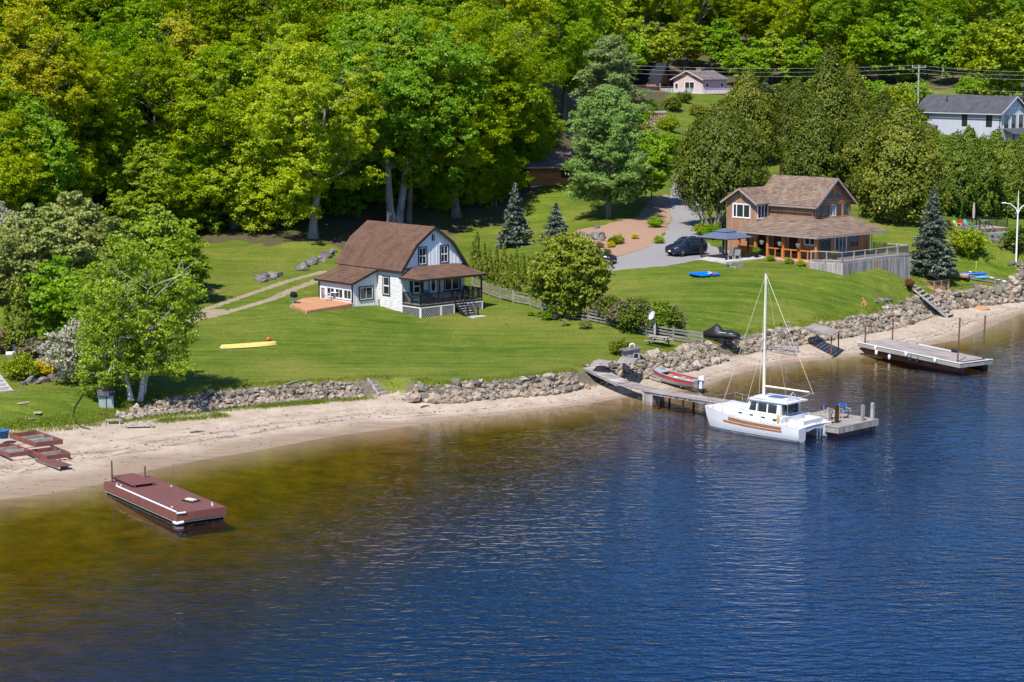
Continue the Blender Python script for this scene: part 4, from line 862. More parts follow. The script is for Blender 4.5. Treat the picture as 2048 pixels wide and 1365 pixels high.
def brown_house():
    O = W(1636, 506, 5.6); O = Vector((30.1, 195.8, 5.65)); H = thing('brown_house', 'two-storey tan wooden house with taupe shingle roof and glazed gable', 'house', O, ROT)
    # ground floor block, with the veranda under the skirt roof
    mb = MB(); mb.box(2.3, 10.8, 1.8, 12.0, -1.2, 2.75); mb.build('wall', M_TANL, H)
    ff = Face((2.3, 1.8, 0), (1, 0, 0)); fl = Face((2.3, 12.0, 0), (0, -1, 0)); fr = Face((10.8, 1.8, 0), (0, 1, 0))
    mb = MB(); battens(mb, ff, .1, 8.4, -.5, 2.7, .3, .02, .012); battens(mb, fl, .1, 10.1, -.5, 2.7, .3, .02, .012); tag(mb.build('board_joint', M_TANL, H), kind='stuff')
    DZ = .25
    window(H, ff, .35, 1.95, DZ + .35, DZ + 1.95, M_TANL, M_DKBROWN, tw=.09, base=.012)
    window(H, ff, 5.0, 6.5, DZ + .75, DZ + 2.0, M_TANL, M_DKBROWN, tw=.09, base=.012)
    window(H, ff, 2.75, 4.55, DZ + .02, DZ + 2.1, M_VINYL, panes=((0, 0, .36, 1), (.34, 0, .68, 1), (.66, 0, 1, 1)), tw=.07, base=.012, name='patio_door')
    window(H, fl, 8.6, 9.9, DZ + 1.2, DZ + 2.0, M_VINYL, panes=((0, 0, .5, 1), (.5, 0, 1, 1)), tw=.06, base=.012)
    for u in (2.6, 4.6, 6.6): window(H, fl, u, u + 1.5, .4, 2.2, M_TANL, M_DKBROWN, tw=.08, base=.012)
    window(H, fl, .8, 1.7, 1.1, 2.1, M_VINYL, panes=((0, 0, .5, 1), (.5, 0, 1, 1)), tw=.06, base=.012)
    # skirt roof
    ez, iz = 2.6, 3.95; X0, X1, Y0, Y1 = -.5, 11.0, -.35, 10.3; U0, U1, V0 = 3.95, 9.75, 3.55
    ro = MB()
    ro.slab([(X0, Y0, ez), (X1, Y0, ez), (U1, V0, iz), (U0, V0, iz)], .12); ro.slab([(X0, Y1, ez), (X0, Y0, ez), (U0, V0, iz), (U0, Y1, iz)], .12); ro.slab([(X1, Y0, ez), (X1, Y1, ez), (U1, Y1, iz), (U1, V0, iz)], .12)
    rf = ro.build('skirt_roof', R_TAUPE, H)
    b = MB(); b.box(X0, X1, Y0 - .1, Y0 + .02, ez - .2, ez - .04); b.box(X0 - .1, X0 + .02, Y0 - .1, Y1, ez - .2, ez - .04); b.build('gutter', M_MOCHA, rf)
    for x, y, z0, z1 in ((.25, .1, -.2, ez - .15), (11.0, 1.7, -.3, ez - .1)):
        b = MB(); b.tube([(x, y, z0), (x, y, z1)], .045, 6); b.build('downpipe', M_MOCHA, rf)
    # upper storey
    UZ, PK = 5.45, 7.85; c = (U0 + U1) / 2
    mb = MB(); A = [(U0, V0, 2.8), (U1, V0, 2.8), (U1, V0, UZ), (c, V0, PK), (U0, V0, UZ)]; B = [(x, 11.2, z) for x, y, z in A]; mb.add(A + B, [(0, 1, 2, 3, 4), (9, 8, 7, 6, 5), (0, 4, 9, 5), (1, 6, 7, 2), (2, 7, 8, 3), (3, 8, 9, 4)]); mb.build('upper_wall', M_TAN, H)
    fg = Face((U0, V0, 0), (1, 0, 0)); fu = Face((U0, 11.2, 0), (0, -1, 0))
    mb = MB(); battens(mb, fu, .1, 7.5, 3.6, UZ - .05, .28, .02, .012); tag(mb.build('board_joint', M_TAN, H), kind='stuff')
    for u0, u1, s in ((.45, 1.15, 0), (1.45, 2.3, 0), (2.5, 3.25, 1), (3.45, 4.2, 0), (4.55, 5.3, 0)):
        window(H, fg, u0, u1, 4.05, 5.25, M_TANL, M_VINYL if s else M_DKBROWN, panes=((0, 0, .5, 1), (.5, 0, 1, 1)) if s else ((0, 0, 1, 1),), tw=.09, base=.0)
    b = MB(); fg.box(b, 0, U1 - U0, 5.42, 5.58, 0, .07); b.build('belt_trim', M_TANL, H)
    for s in (-1, 1):
        k = (U1 - U0) / 2; tri = [fg.p(k + s * .14, 5.75, .02), fg.p(k + s * 1.55, 5.75, .02), fg.p(k + s * .14, 7.05, .02)]
        if s < 0: tri = tri[::-1]
        b = MB(); b.slab(tri, .018); w = b.build('gable_window', M_GLASS, H)
        b = MB()
        for p, q in ((0, 1), (1, 2), (2, 0)): b.beam(tri[p], tri[q], .1, .09, up=fg.n)
        b.build('window_trim', M_TANL, w)
    e, OV = .45, .55; sl = (PK - UZ) / ((U1 - U0) / 2); ro = MB()
    yA, yB = V0 - OV, 11.5
    ro.slab([(U0 - e, yA, UZ - e * sl + .1), (c, yA, PK + .1), (c, yB, PK + .1), (U0 - e, yB, UZ - e * sl + .1)], .12); ro.slab([(c, yA, PK + .1), (U1 + e, yA, UZ - e * sl + .1), (U1 + e, yB, UZ - e * sl + .1), (c, yB, PK + .1)], .12)
    rf = ro.build('roof', R_TAUPE, H)
    for s in (-1, 1):
        b = MB(); b.beam((c, yA - .03, PK), (c + s * ((U1 - U0) / 2 + e), yA - .03, UZ - e * sl), .06, .2); b.build('barge_board', M_MOCHA, rf)
    b = MB(); b.box(U0 - e - .1, U0 - e, yA, 9.6, UZ - e * sl - .1, UZ - e * sl + .06); b.build('gutter', M_MOCHA, rf); b = MB(); b.tube([(U0 - .12, V0 + .15, 3.95), (U0 - .12, V0 + .15, UZ - .1), (U0 - e, V0 + .1, UZ - .3)], .045, 6); b.build('downpipe', M_MOCHA, rf)
    # cross-gable wing
    wx, y0, y1 = 2.05, 9.6, 13.7; UZ2, PK2 = 5.4, 6.65; cy_ = (y0 + y1) / 2
    A = [(wx, y1, -.5), (wx, y0, -.5), (wx, y0, UZ2), (wx, cy_, PK2), (wx, y1, UZ2)]; B = [(7.0, y, z) for x, y, z in A]; mb = MB(); mb.add(A + B, [(0, 1, 2, 3, 4), (9, 8, 7, 6, 5), (1, 6, 7, 2), (0, 4, 9, 5), (2, 7, 8, 3), (3, 8, 9, 4)]); mb.build('wing_wall', M_TAN, H)
    fw = Face((wx, y1, 0), (0, -1, 0)); fv = Face((wx, y0, 0), (1, 0, 0))
    window(H, fw, .95, 3.2, 3.7, 5.05, M_VINYL, panes=((0, 0, .2, 1), (.2, 0, .62, 1), (.62, 0, 1, 1)), tw=.08); window(H, fv, .15, 1.7, 3.7, 5.05, M_VINYL, panes=((0, 0, .34, 1), (.34, 0, .66, 1), (.66, 0, 1, 1)), tw=.08)
    b = MB()
    for u in (0.3, 1.0, 3.4, 3.9): fw.box(b, u, u + .02, 2.7, 5.3, 0, .012)
    tag(b.build('board_joint', M_TAN, H), kind='stuff')
    s2 = (PK2 - UZ2) / ((y1 - y0) / 2); ro = MB(); xa, xb = wx - .5, 6.8
    ro.slab([(xa, y0 - e, UZ2 - e * s2 + .1), (xb, y0 - e, UZ2 - e * s2 + .1), (xb, cy_, PK2 + .1), (xa, cy_, PK2 + .1)], .12); ro.slab([(xa, cy_, PK2 + .1), (xb, cy_, PK2 + .1), (xb, y1 + e, UZ2 - e * s2 + .1), (xa, y1 + e, UZ2 - e * s2 + .1)], .12); rf = ro.build('wing_roof', R_TAUPE, H)
    for s in (-1, 1): b = MB(); b.beam((xa - .03, cy_, PK2), (xa - .03, cy_ + s * ((y1 - y0) / 2 + e), UZ2 - e * s2), .06, .18); b.build('barge_board', M_MOCHA, rf)
    # veranda: floor, orange posts, rails
    b = MB(); b.box(-.2, 2.3, 0, 12.0, -.6, .06); b.build('veranda_floor', M_CONC, H)
    ys = (.15, 2.3, 4.4, 6.4, 8.0, 9.1, 10.2)
    for y in ys:
        b = MB(); b.box(-.02, .22, y - .12, y + .12, -.1, 2.45); b.build('veranda_post', M_ORANGE, H)
    b = MB(); b.box(0.02, .18, 0, 10.2, 2.32, 2.5); b.build('veranda_beam', M_ORANGE, H)
    for a, bb in zip(ys[:3], ys[1:4]):
        r = MB(); r.box(.04, .16, a + .12, bb - .12, 1.0, 1.1); r.box(.06, .14, a + .12, bb - .12, .15, .22); m_ = (a + bb) / 2; r.box(.05, .15, m_ - .05, m_ + .05, .2, 1.0); r.build('veranda_rail', M_ORANGE, H)
    for a, bb in zip(ys[4:6], ys[5:7]):
        r = MB(); r.box(-.3, .4, a + .12, bb - .12, .98, 1.06); r.build('bar_counter', M_ORANGE, H); r = MB(); r.box(.0, .16, a + .12, bb - .12, .0, .96); r.build('bar_front', M_ORANGE, H)
    b = MB(); b.box(-.5, .05, .3, 6.4, -.7, .02); b.build('planter_edge', mat('brick_edge', (.35, .17, .09), .8), H)
    # deck
    A = [(-.9, .2), (.1, -3.15), (11.3, -2.9), (11.3, 1.75), (2.2, 1.75), (2.2, .2)]
    fz = DZ
    q = MB(); q.slab([(x, y, fz - .04) for x, y in A], .18); q.build('deck_frame', M_GREYW, H)
    nb = 30
    for i in range(nb):
        y0_ = -3.1 + i * 4.8 / nb; x0_ = -.1 + max(0, 0) if y0_ < -2 else -.5
        x0_ = .1 - (y0_ + 3.15) * .3; x0_ = max(x0_, -.85)
        if y0_ > .1: x0_ = 2.2
        b = MB(); b.box(x0_, 11.28, y0_ + (.0 if y0_ > -2.95 else .2), y0_ + 4.8 / nb - .012, fz - .035, fz); b.build('deck_board', M_DECKG, H)
    # skirt of upright boards
    rng = random.Random(4)
    def skirt(a, b_, z0a, z0b):
        a, b_ = Vector((*a, 0)), Vector((*b_, 0)); L = (b_ - a).length; n = int(L / .19); f_ = Face(a, b_ - a)
        for i in range(n):
            u = L * i / n; z0 = z0a + (z0b - z0a) * i / n; k = MB(); f_.box(k, u, u + L / n - .012, z0 - .25, fz - .2, .0, .03 + .012 * rng.random())
            k.build('skirt_board', M_TANL if (i in (28, 29, 40)) else M_GREYW, H)
    skirt(A[0], A[1], -.9, -1.3); skirt(A[1], A[2], -1.3, -2.1); skirt(A[2], A[3], -2.1, -1.6)
    rl = [(x, y, fz) for x, y in ((-.75, .1), (.2, -3.0), (11.2, -2.78), (11.2, 1.6))]
    gm, nt, p = newmat('railing_glass'); p.inputs['Base Color'].default_value = (.06, .05, .045, 1); p.inputs['Alpha'].default_value = .35; p.inputs['Roughness'].default_value = .1
    railing(H, rl, .98, .1, .06, 1.75, 0, m=M_GREYL, glass=gm)
    return H
HB = brown_house()
# ------------------------------------------------------------------ houses up the hill
def gable_house(name, label, O, rot, wx, ly, ez, pz, wallm, roofm, e=.4, trim=None, base=-2.0, ridge='y'):
    """ridge along local y; front gable at y=0"""
    H = thing(name, label, 'house', O, rot)
    A = [(0, 0, base), (wx, 0, base), (wx, 0, ez), (wx / 2, 0, pz), (0, 0, ez)]; B = [(x, ly, z) for x, y, z in A]; mb = MB()
    mb.add(A + B, [(0, 1, 2, 3, 4), (9, 8, 7, 6, 5), (0, 4, 9, 5), (1, 6, 7, 2), (2, 7, 8, 3), (3, 8, 9, 4)]); mb.build('wall', wallm, H)
    s = (pz - ez) / (wx / 2); ro = MB(); c = wx / 2
    ro.slab([(-e, -e, ez - e * s + .1), (c, -e, pz + .1), (c, ly + e, pz + .1), (-e, ly + e, ez - e * s + .1)], .1); ro.slab([(c, -e, pz + .1), (wx + e, -e, ez - e * s + .1), (wx + e, ly + e, ez - e * s + .1), (c, ly + e, pz + .1)], .1)
    rf = ro.build('roof', roofm, H)
    for q in (-1, 1): b = MB(); b.beam((c, -e - .03, pz), (c + q * (wx / 2 + e), -e - .03, ez - e * s), .06, .2); b.build('barge_board', trim or M_MOCHA, rf)
    b = MB(); b.box(-e - .08, -e, -e, ly + e, ez - e * s - .1, ez - e * s + .06); b.build('gutter', trim or M_MOCHA, rf)
    return H
def rot_from(pa, pb, z): a, b = W(*pa, z), W(*pb, z); return math.atan2(b.y - a.y, b.x - a.x)
# log cabin beside the pines
O = G(1092, 371); O.z = 10.2
r = math.radians(18)
HC = thing('log_cabin', 'red log cabin with shingled roof half hidden by the pines', 'house', O, r)
mb = MB(); mb.box(-2, 8.5, 0.1, 7, -1.0, 2.5); mb.build('wall', M_LOG, HC)
for i in range(10):
    b = MB(); b.tube([(-2.1, .06, .15 + i * .25), (8.6, .06, .15 + i * .25)], .135, 8); b.build('log', M_LOGO if i < 6 else M_LOG, HC)
b = MB(); b.box(-2, 8.5, -.02, .2, -1, .02); b.build('foundation', M_CONC, HC)
ro = MB(); ro.slab([(-3, -1.0, 2.35), (9.2, -1.0, 2.35), (9.2, 3.5, 4.3), (-3, 3.5, 4.3)], .12); ro.slab([(9.2, 8, 2.35), (-3, 8, 2.35), (-3, 3.5, 4.3), (9.2, 3.5, 4.3)], .12); rf = ro.build('roof', R_CABIN, HC)
b = MB(); b.box(-3, 9.2, -1.06, -.98, 2.18, 2.36); b.build('fascia', M_MOCHA, rf)
f = Face((0, -.07, 0), (1, 0, 0)); window(HC, f, 2.0, 2.9, 1.0, 2.1, M_DKBROWN, M_DKBROWN); d = MB(); f.box(d, 4.6, 5.5, .05, 2.1, 0, .06); d.build('door', M_DKBROWN, HC)
b = MB(); f.box(b, 6.2, 7.1, .3, 1.7, .0, .05); q = b.build('white_panel', M_WHITE, HC)

# pink house with a terrace, and the black-roofed log house beside it
k = F / 372.0
O = W(1347, 187, 18.3); HP = gable_house('pink_house', 'pale pink bungalow with mauve roof and railed deck on the hilltop', O, math.radians(-45), 7.6, 7.5, 2.9, 4.5, M_PINKW, R_PINK, .5, M_PINKW, -2.5)
f = Face((0, 0, 0), (1, 0, 0)); fr = Face((7.6, 0, 0), (0, 1, 0))
window(HP, f, 3.0, 5.4, .15, 2.3, M_VINYL, panes=((0, 0, .5, 1), (.5, 0, 1, 1)), tw=.1, name='patio_door'); window(HP, f, .4, 1.2, .6, 2.0, M_VINYL, tw=.08)
for u in (1.0, 5.6): window(HP, fr, u, u + .8, 1.3, 2.1, M_VINYL, tw=.07)
b = MB(); b.box(3.2, 4.4, 3.2, 4.4, 3.5, 5.0); b.box(3.1, 4.5, 3.1, 4.5, 5.0, 5.15); b.build('chimney', mat('chimney_brick', (.32, .22, .16), .85, .2, 8), HP)
b = MB(); b.slab([(-1.5, -2.6, 0), (10.4, -2.6, 0), (10.4, 9.0, 0), (7.62, 9.0, 0), (7.62, -.02, 0), (-1.5, -.02, 0)], .25); b.build('deck', M_LOG, HP)
for x, y in ((-1, -2.4), (3, -2.4), (7, -2.4), (10.2, -2.4), (10.2, 3), (10.2, 8.6)): b = MB(); b.box(x - .1, x + .1, y, y + .2, -3.0, -.2); b.build('deck_post', M_LOG, HP)
railing(HP, [(-1.4, -2.5, 0), (10.3, -2.5, 0), (10.3, 8.9, 0)], 1.0, .08, .06, 1.5, .16, .05, m=M_PALE)
O = W(1312, 190, 18.0); HL = gable_house('log_house', 'steep black-roofed log house beside the pink bungalow', O, math.radians(48), 5.0, 9, 2.0, 6.3, M_LOG, M_SLATE, .9, M_BLACK, -2.5)
f = Face((0, 0, 0), (1, 0, 0)); window(HL, f, 1.8, 3.4, 0.2, 2.2, M_LOGO, M_DKBROWN)
for i in range(8): b = MB(); b.tube([(-.05, 9.1, .1 + i * .25), (-.05, -.1, .1 + i * .25)], .15, 7); b.build('log', M_LOGO, HL)
for x in (-.2, 5.2): b = MB(); b.tube([(x, -1.2, -2.4), (x, -1.2, 2.3)], .16, 7); b.build('log_post', M_LOGO, HL)

# grey-blue house with the dark porch
O = W(2000, 300, 11.3); HG = gable_house('grey_house', 'grey-blue two-storey house with charcoal roof behind the cedar screen', O, math.radians(38), 6.4, 17.0, 5.9, 8.2, M_LAV, R_GREY, .55, M_LAV, -2.0)
fl = Face((0, 17, 0), (0, -1, 0)); f = Face((0, 0, 0), (1, 0, 0))
window(HG, fl, 1.6, 2.5, 4.3, 5.2, M_BLACK, M_BLACK, tw=.08); window(HG, fl, 9.4, 10.3, 3.6, 5.3, M_BLACK, M_BLACK, tw=.08); window(HG, fl, 14.2, 15.2, 3.6, 5.3, M_BLACK, M_BLACK, tw=.08)
for u in (.7, 2.5, 4.3): window(HG, f, u, u + 1.1, 3.3, 5.4, M_WHITE, M_BLACK, tw=.1)
b = MB(); f.box(b, 1.4, 5.0, 6.35, 6.5, 0, .08); f.box(b, 3.12, 3.28, 6.5, 7.9, 0, .08); b.beam(f.p(1.5, 6.5, .05), f.p(3.2, 7.6, .05), .12, .08, up=f.n); b.beam(f.p(4.9, 6.5, .05), f.p(3.2, 7.6, .05), .12, .08, up=f.n); b.build('gable_truss', M_WHITE, HG)
b = MB(); fl.box(b, 0, 17, 5.2, 5.85, .0, .0); b = MB(); b.tube([fl.p(16.85, -1, .08), fl.p(16.85, 5.5, .08)], .06, 6); b.build('downpipe', M_BLACK, HG)
b = MB(); b.tube([(1.6, 12.2, 6.6), (1.6, 12.2, 8.2)], .08, 6); b.build('vent_pipe', M_BLACK, HG)
ro = MB(); ro.slab([(-.2, -2.8, 2.55), (7.4, -2.8, 2.55), (6.4, 0.0, 3.3), (.5, 0.0, 3.3)], .1); ro.build('porch_roof', R_GREY, HG)
for x in (.1, 3.4, 6.9): b = MB(); b.box(x - .1, x + .1, -2.6, -2.4, -1.5, 2.5); b.build('porch_post', M_BLACK, HG)
b = MB(); b.box(-.1, 7.2, -2.7, 0, -1.6, .0); b.build('porch_base', M_GREYW, HG)
# its lower side roof
ro = MB(); ro.slab([(-2.6, 12.5, 2.4), (0, 12.5, 3.5), (0, 18.5, 3.5), (-2.6, 18.5, 2.4)], .1); ro.build('side_roof', R_GREY, HG)
b = MB(); b.box(-2.3, -.01, 12.8, 18.2, -2, 2.4); b.build('side_wall', M_LAV, HG)

# sheds glimpsed through the bushes
O = G(262, 565); HS = gable_house('garden_shed', 'small grey-roofed shed hidden among the birch and saplings', O, math.radians(60), 3.2, 4.6, 2.3, 3.3, M_GREYW, mat('shed_roof_grey', (.42, .38, .34), .8, .2, 2.0), .35, M_GREYW, -1.0)
t = thing('lumber_stack', 'blue-grey stacked boards beside the hidden shed', 'lumber', G(308, 560), .2)
for i in range(6): b = MB(); b.box(-.6, .6, -.5 + .02 * i, .5, i * .14, i * .14 + .1); b.build('board', mat('board_blue', (.17, .19, .27), .7, .2) if i == 0 else bpy.data.materials['board_blue'], t)
t = thing('wood_shed', 'small open shelter stacked with split firewood on the upper slope', 'shed', G(1314, 250), .15)
b = MB(); b.box(-1.4, 1.4, -.8, 1, 2.0, 2.2); b.build('roof', M_GREYL, t)
for x in (-1.2, 1.2): b = MB(); b.box(x - .1, x + .1, -.7, -.5, -.2, 2.0); b.build('post', M_GREYW, t)
b = MB(); b.box(-1.3, 1.3, -.6, .9, -.3, .25); b.build('base', M_CONC, t)
for i in range(6):
    for j in range(4): b = MB(); b.tube([(-1.0 + i * .38 + .1 * (j % 2), -.55, .42 + j * .34), (-1.0 + i * .38 + .1 * (j % 2), .8, .42 + j * .34)], .17, 6); b.build('log', M_GREYW if (i + j) % 2 else M_DECK, t)
# covered boat by the cedars
t = thing('covered_boat', 'boat under a dark tarpaulin parked beside the cedars', 'boat', G(1580, 345), math.radians(70))
b = MB(); n = 7
R_ = [[(-3 + i * 6 / (n - 1), 1.25 * (1 - .55 * abs(i / (n - 1) * 2 - 1) ** 2.5) * math.cos(a), 2.4 * (1 - .25 * abs(i / (n - 1) * 2 - 1) ** 2) * math.sin(a) ** .7) for a in [math.pi * k / 8 for k in range(9)]] for i in range(n)]
b.add([p for q in R_ for p in q], [(i * 9 + k, (i + 1) * 9 + k, (i + 1) * 9 + k + 1, i * 9 + k + 1) for i in range(n - 1) for k in range(8)] + [tuple(range(9)), tuple(range((n - 1) * 9 + 8, (n - 1) * 9 - 1, -1))]); b.build('tarpaulin', mat('tarp_dark', (.075, .045, .045), .5, .4, 2.5, .05, 3, spec=.5), t)
b = MB(); b.box(-2.2, .6, -.7, .75, 2.05, 2.5); b.build('cabin_top', M_METAL, t)

# ------------------------------------------------------------------ rock walls
def stone_mesh(seed):
    r = np.random.default_rng(seed); g = [-1, 0, 1]; idx = {}; V = []
    for x in g:
        for y in g:
            for z in g:
                if (x, y, z) != (0, 0, 0): idx[(x, y, z)] = len(V); V.append((x, y, z))
    V = np.array(V, float); V = V / np.linalg.norm(V, axis=1, keepdims=True) ** .55; V *= (1 + r.normal(size=(26, 1)) * .13); V += r.normal(size=(26, 3)) * .11
    V *= np.array([.55, .46, .38]) * (1 + r.normal(size=3) * .08); Fq = []
    for ax in range(3):
        for s in (-1, 1):
            for i in (-1, 0):
                for j in (-1, 0):
                    c = []
                    for a, b_ in ((i, j), (i + 1, j), (i + 1, j + 1), (i, j + 1)):
                        p = [0, 0, 0]; p[ax] = s; p[(ax + 1) % 3] = a; p[(ax + 2) % 3] = b_; c.append(idx[tuple(p)])
                    Fq.append(c if s > 0 else c[::-1])
    me = np_mesh('stone', V, np.array(Fq)); me.polygons.foreach_set('use_smooth', np.zeros(len(Fq), bool)); return me
def rockmat():
    m, nt, p = newmat('granite'); N = nt.nodes; L = nt.links; oi = N.new('ShaderNodeObjectInfo'); rp = N.new('ShaderNodeValToRGB'); e = rp.color_ramp.elements
    e[0].color = (.09, .08, .07, 1); e[1].color = (.42, .36, .29, 1)
    for q, c in ((.15, (.25, .205, .16)), (.35, (.33, .25, .185)), (.5, (.145, .128, .105)), (.7, (.36, .30, .235)), (.85, (.27, .20, .14))): x = e.new(q); x.color = (*c, 1)
    L.new(oi.outputs['Random'], rp.inputs[0]); tc = N.new('ShaderNodeTexCoord'); nz = N.new('ShaderNodeTexNoise'); nz.inputs['Scale'].default_value = 3; nz.inputs['Detail'].default_value = 6; nz.inputs['Roughness'].default_value = .7; L.new(tc.outputs['Object'], nz.inputs[0])
    mr = N.new('ShaderNodeMapRange'); mr.inputs[1].default_value = .3; mr.inputs[2].default_value = .7; mr.inputs[3].default_value = .6; mr.inputs[4].default_value = 1.2; L.new(nz.outputs[0], mr.inputs[0])
    s = N.new('ShaderNodeVectorMath'); s.operation = 'SCALE'; L.new(rp.outputs[0], s.inputs[0]); L.new(mr.outputs[0], s.inputs['Scale']); L.new(s.outputs[0], p.inputs['Base Color']); p.inputs['Roughness'].default_value = .9; p.inputs['Specular IOR Level'].default_value = .2
    b = N.new('ShaderNodeBump'); b.inputs['Distance'].default_value = .04; L.new(nz.outputs[0], b.inputs['Height']); L.new(b.outputs[0], p.inputs['Normal']); return m
M_ROCK = rockmat(); M_ROCKD = mat('granite_dark', (.17, .155, .14), .9, .4, 1.5, .05, 5.0, perobj=.3); STONES = [stone_mesh(i) for i in range(12)]
for s in STONES: s.materials.append(M_ROCK)
def put_stone(par, p, size, rng, name='stone'):
    o = bpy.data.objects.new(name, STONES[rng.randrange(12)]); COL.objects.link(o); o.parent = par; o.location = p
    o.rotation_euler = (rng.uniform(-.5, .5), rng.uniform(-.5, .5), rng.uniform(0, 6.28)); k = size * rng.uniform(.8, 1.2); o.scale = (k, k, k * rng.uniform(.8, 1.1)); return o
_acc = np.r_[0, np.cumsum(np.hypot(*np.diff(BK, axis=0).T))]
_bpx = np.array([pix((*p, .6))[0] for p in BK])
def bank_at(s, u):
    i = min(max(np.searchsorted(_acc, s) - 1, 0), len(BK) - 2); d = (BK[i + 1] - BK[i]); L = np.hypot(*d); t = (s - _acc[i]) / L; d = d / L
    return BK[i] + (BK[i + 1] - BK[i]) * t + np.array([-d[1], d[0]]) * u
def rock_wall(label, px0, px1, width, dens, smin, smax, seed, u0=-.35, limit=295):
    rng = random.Random(seed); s0, s1 = np.interp([px0, px1], _bpx, _acc); L = s1 - s0
    c = bank_at((s0 + s1) / 2, .8); t = thing('rock_wall', label, 'rock wall', (c[0], c[1], hz(*c))); t['kind'] = 'thing'; o = Vector(t.location)
    N_ = 5000; S_ = [s0 + L * rng.random() for _ in range(N_)]; U_ = [u0 + width * rng.random() for _ in range(N_)]
    P = np.array([bank_at(s, u) for s, u in zip(S_, U_)]); Z = height(P); cand = []
    for (x, y), z, s, u in zip(P, Z, S_, U_):
        if u > width * (.72 + .2 * math.sin(s * .9 + seed)): continue
        big = smin + (smax - smin) * rng.random() ** 3.0 * (1.35 if rng.random() < .06 else 1); k = .34 * big
        if all((x - q[0]) ** 2 + (y - q[1]) ** 2 + (z - q[2]) ** 2 > (k + .34 * q[3]) ** 2 for q in cand): cand.append((x, y, z, big))
    rng.shuffle(cand); cand.sort(key=lambda q: -q[3]); rest = cand[limit:]; cand = cand[:limit]
    for x, y, z, b in cand: put_stone(t, Vector((x, y, z + b * .14 + .10 * rng.random())) - o, b, rng)
    # small stones filling the joints
    mb = MB()
    for i in range(0, N_, 4):
        x, y = P[i]; b = rng.uniform(.16, .30)
        if U_[i] > width * .8: continue
        V = np.array([v.co[:] for v in STONES[i % 12].vertices]) * b; a = rng.random() * 6.28; R_ = np.array([[math.cos(a), -math.sin(a), 0], [math.sin(a), math.cos(a), 0], [0, 0, 1]]); V = V @ R_.T + np.array([x - o.x, y - o.y, Z[i] - o.z + .03])
        mb.add(V, [tuple(p.vertices) for p in STONES[i % 12].polygons])
    tag(mb.build('small_stone', M_ROCKS, t), kind='stuff')
    return t
M_ROCKS = mat('granite_small', (.24, .205, .16), .9, .35, 2.2)
rock_wall('low jumbled rock wall under the birch and along the lawn edge', 250, 726, 1.5, 7.0, .32, .66, 1)
rock_wall('boulder wall between the small beach steps and the plank pier', 812, 1168, 1.55, 6.0, .34, .9, 2)
rock_wall('high rock pile between the plank pier and the covered jet ski', 1205, 1448, 2.5, 5.2, .34, .8, 3)
rock_wall('rock wall from the jet ski to the plank platform', 1478, 1660, 1.9, 6.0, .36, .8, 4)
rock_wall('pale rock wall from the plank platform to the grey lake stairs', 1668, 1862, 2.2, 5.6, .36, .8, 5)
rock_wall('big boulder wall beyond the grey lake stairs', 1876, 2110, 2.2, 4.6, .42, 1.1, 6)
def heap(label, spots, name='boulder_group', cat='rocks'):
    c = G(*spots[0][:2]); t = thing(name, label, cat, c); rng = random.Random(int(spots[0][0]))
    for px, py, s in spots: q = G(px, py); ob = put_stone(t, q - c + Vector((0, 0, s * .12)), s, rng, 'boulder'); ob.material_slots[0].link = 'OBJECT'; ob.material_slots[0].material = M_ROCKD
    return t
heap('cluster of grey boulders on the lawn above the gravel track', [(522, 560, 1.0), (530, 555, 1.1), (540, 553, .9), (548, 555, 1.0), (556, 553, .8), (527, 564, .8), (536, 561, .7), (516, 563, .6), (545, 560, .7)])
heap('row of dark boulders beside the cottage roof and gravel track', [(603, 540, 1.1), (610, 534, 1.0), (618, 529, 1.1), (626, 524, 1.0), (634, 522, 1.0), (642, 519, .9), (650, 515, 1.1), (658, 511, .9), (666, 505, .9), (612, 541, .6), (630, 530, .6), (645, 524, .6)])
heap('grey boulders in the mulch bed', [(1163, 470, .9), (1198, 478, 1.3), (1178, 473, .6), (1193, 457, .7), (1205, 482, .6)])
heap('rocks around the yellow flowering shrub', [(60, 765, .7), (75, 768, .6), (90, 764, .8), (105, 758, .7), (110, 745, .9), (100, 738, .8), (85, 730, .8), (22, 720, 1.0), (118, 740, .7), (48, 770, .6)])
heap('ring of pale fire-pit stones on the lawn of the brown house', [(1455, 533, .5), (1462, 536, .45), (1470, 537, .5), (1480, 535, .5), (1476, 531, .4), (1463, 530, .4)])
heap('flat stones near the lake edge of the long lawn', [(1752, 605, .5), (1762, 603, .6), (1772, 604, .7), (1780, 602, .5), (1815, 600, .6), (1800, 606, .5)])

# ------------------------------------------------------------------ fences
def rail_fence(label, pts, h, rails, step, m, name='rail_fence', tk=.05):
    P = [G(*p) for p in pts]; t = thing(name, label, 'fence', P[0]); rng = random.Random(len(pts)); L = [0]
    for a, b in zip(P[:-1], P[1:]): L.append(L[-1] + (b - a).length)
    n = max(1, int(L[-1] / step)); Q = []
    for i in range(n + 1):
        s = L[-1] * i / n; k = max(0, min(len(P) - 2, next(j for j in range(len(L)) if L[j] >= s - 1e-6) - 1)); f = (s - L[k]) / (L[k + 1] - L[k]); q = P[k].lerp(P[k + 1], f); q.z = hz(q.x, q.y); Q.append(q - P[0])
    for q in Q: b = MB(); b.box(q.x - .08, q.x + .08, q.y - .08, q.y + .08, q.z - .3, q.z + h + .12); b.build('post', m, t)
    for a, c in zip(Q[:-1], Q[1:]):
        for r in range(rails):
            z = h * (r + .75) / rails + rng.uniform(-.03, .03); b = MB(); b.beam(a + Vector((0, 0, z)), c + Vector((0, 0, z + rng.uniform(-.03, .03))), tk, .14); b.build('rail', m, t)
    return t
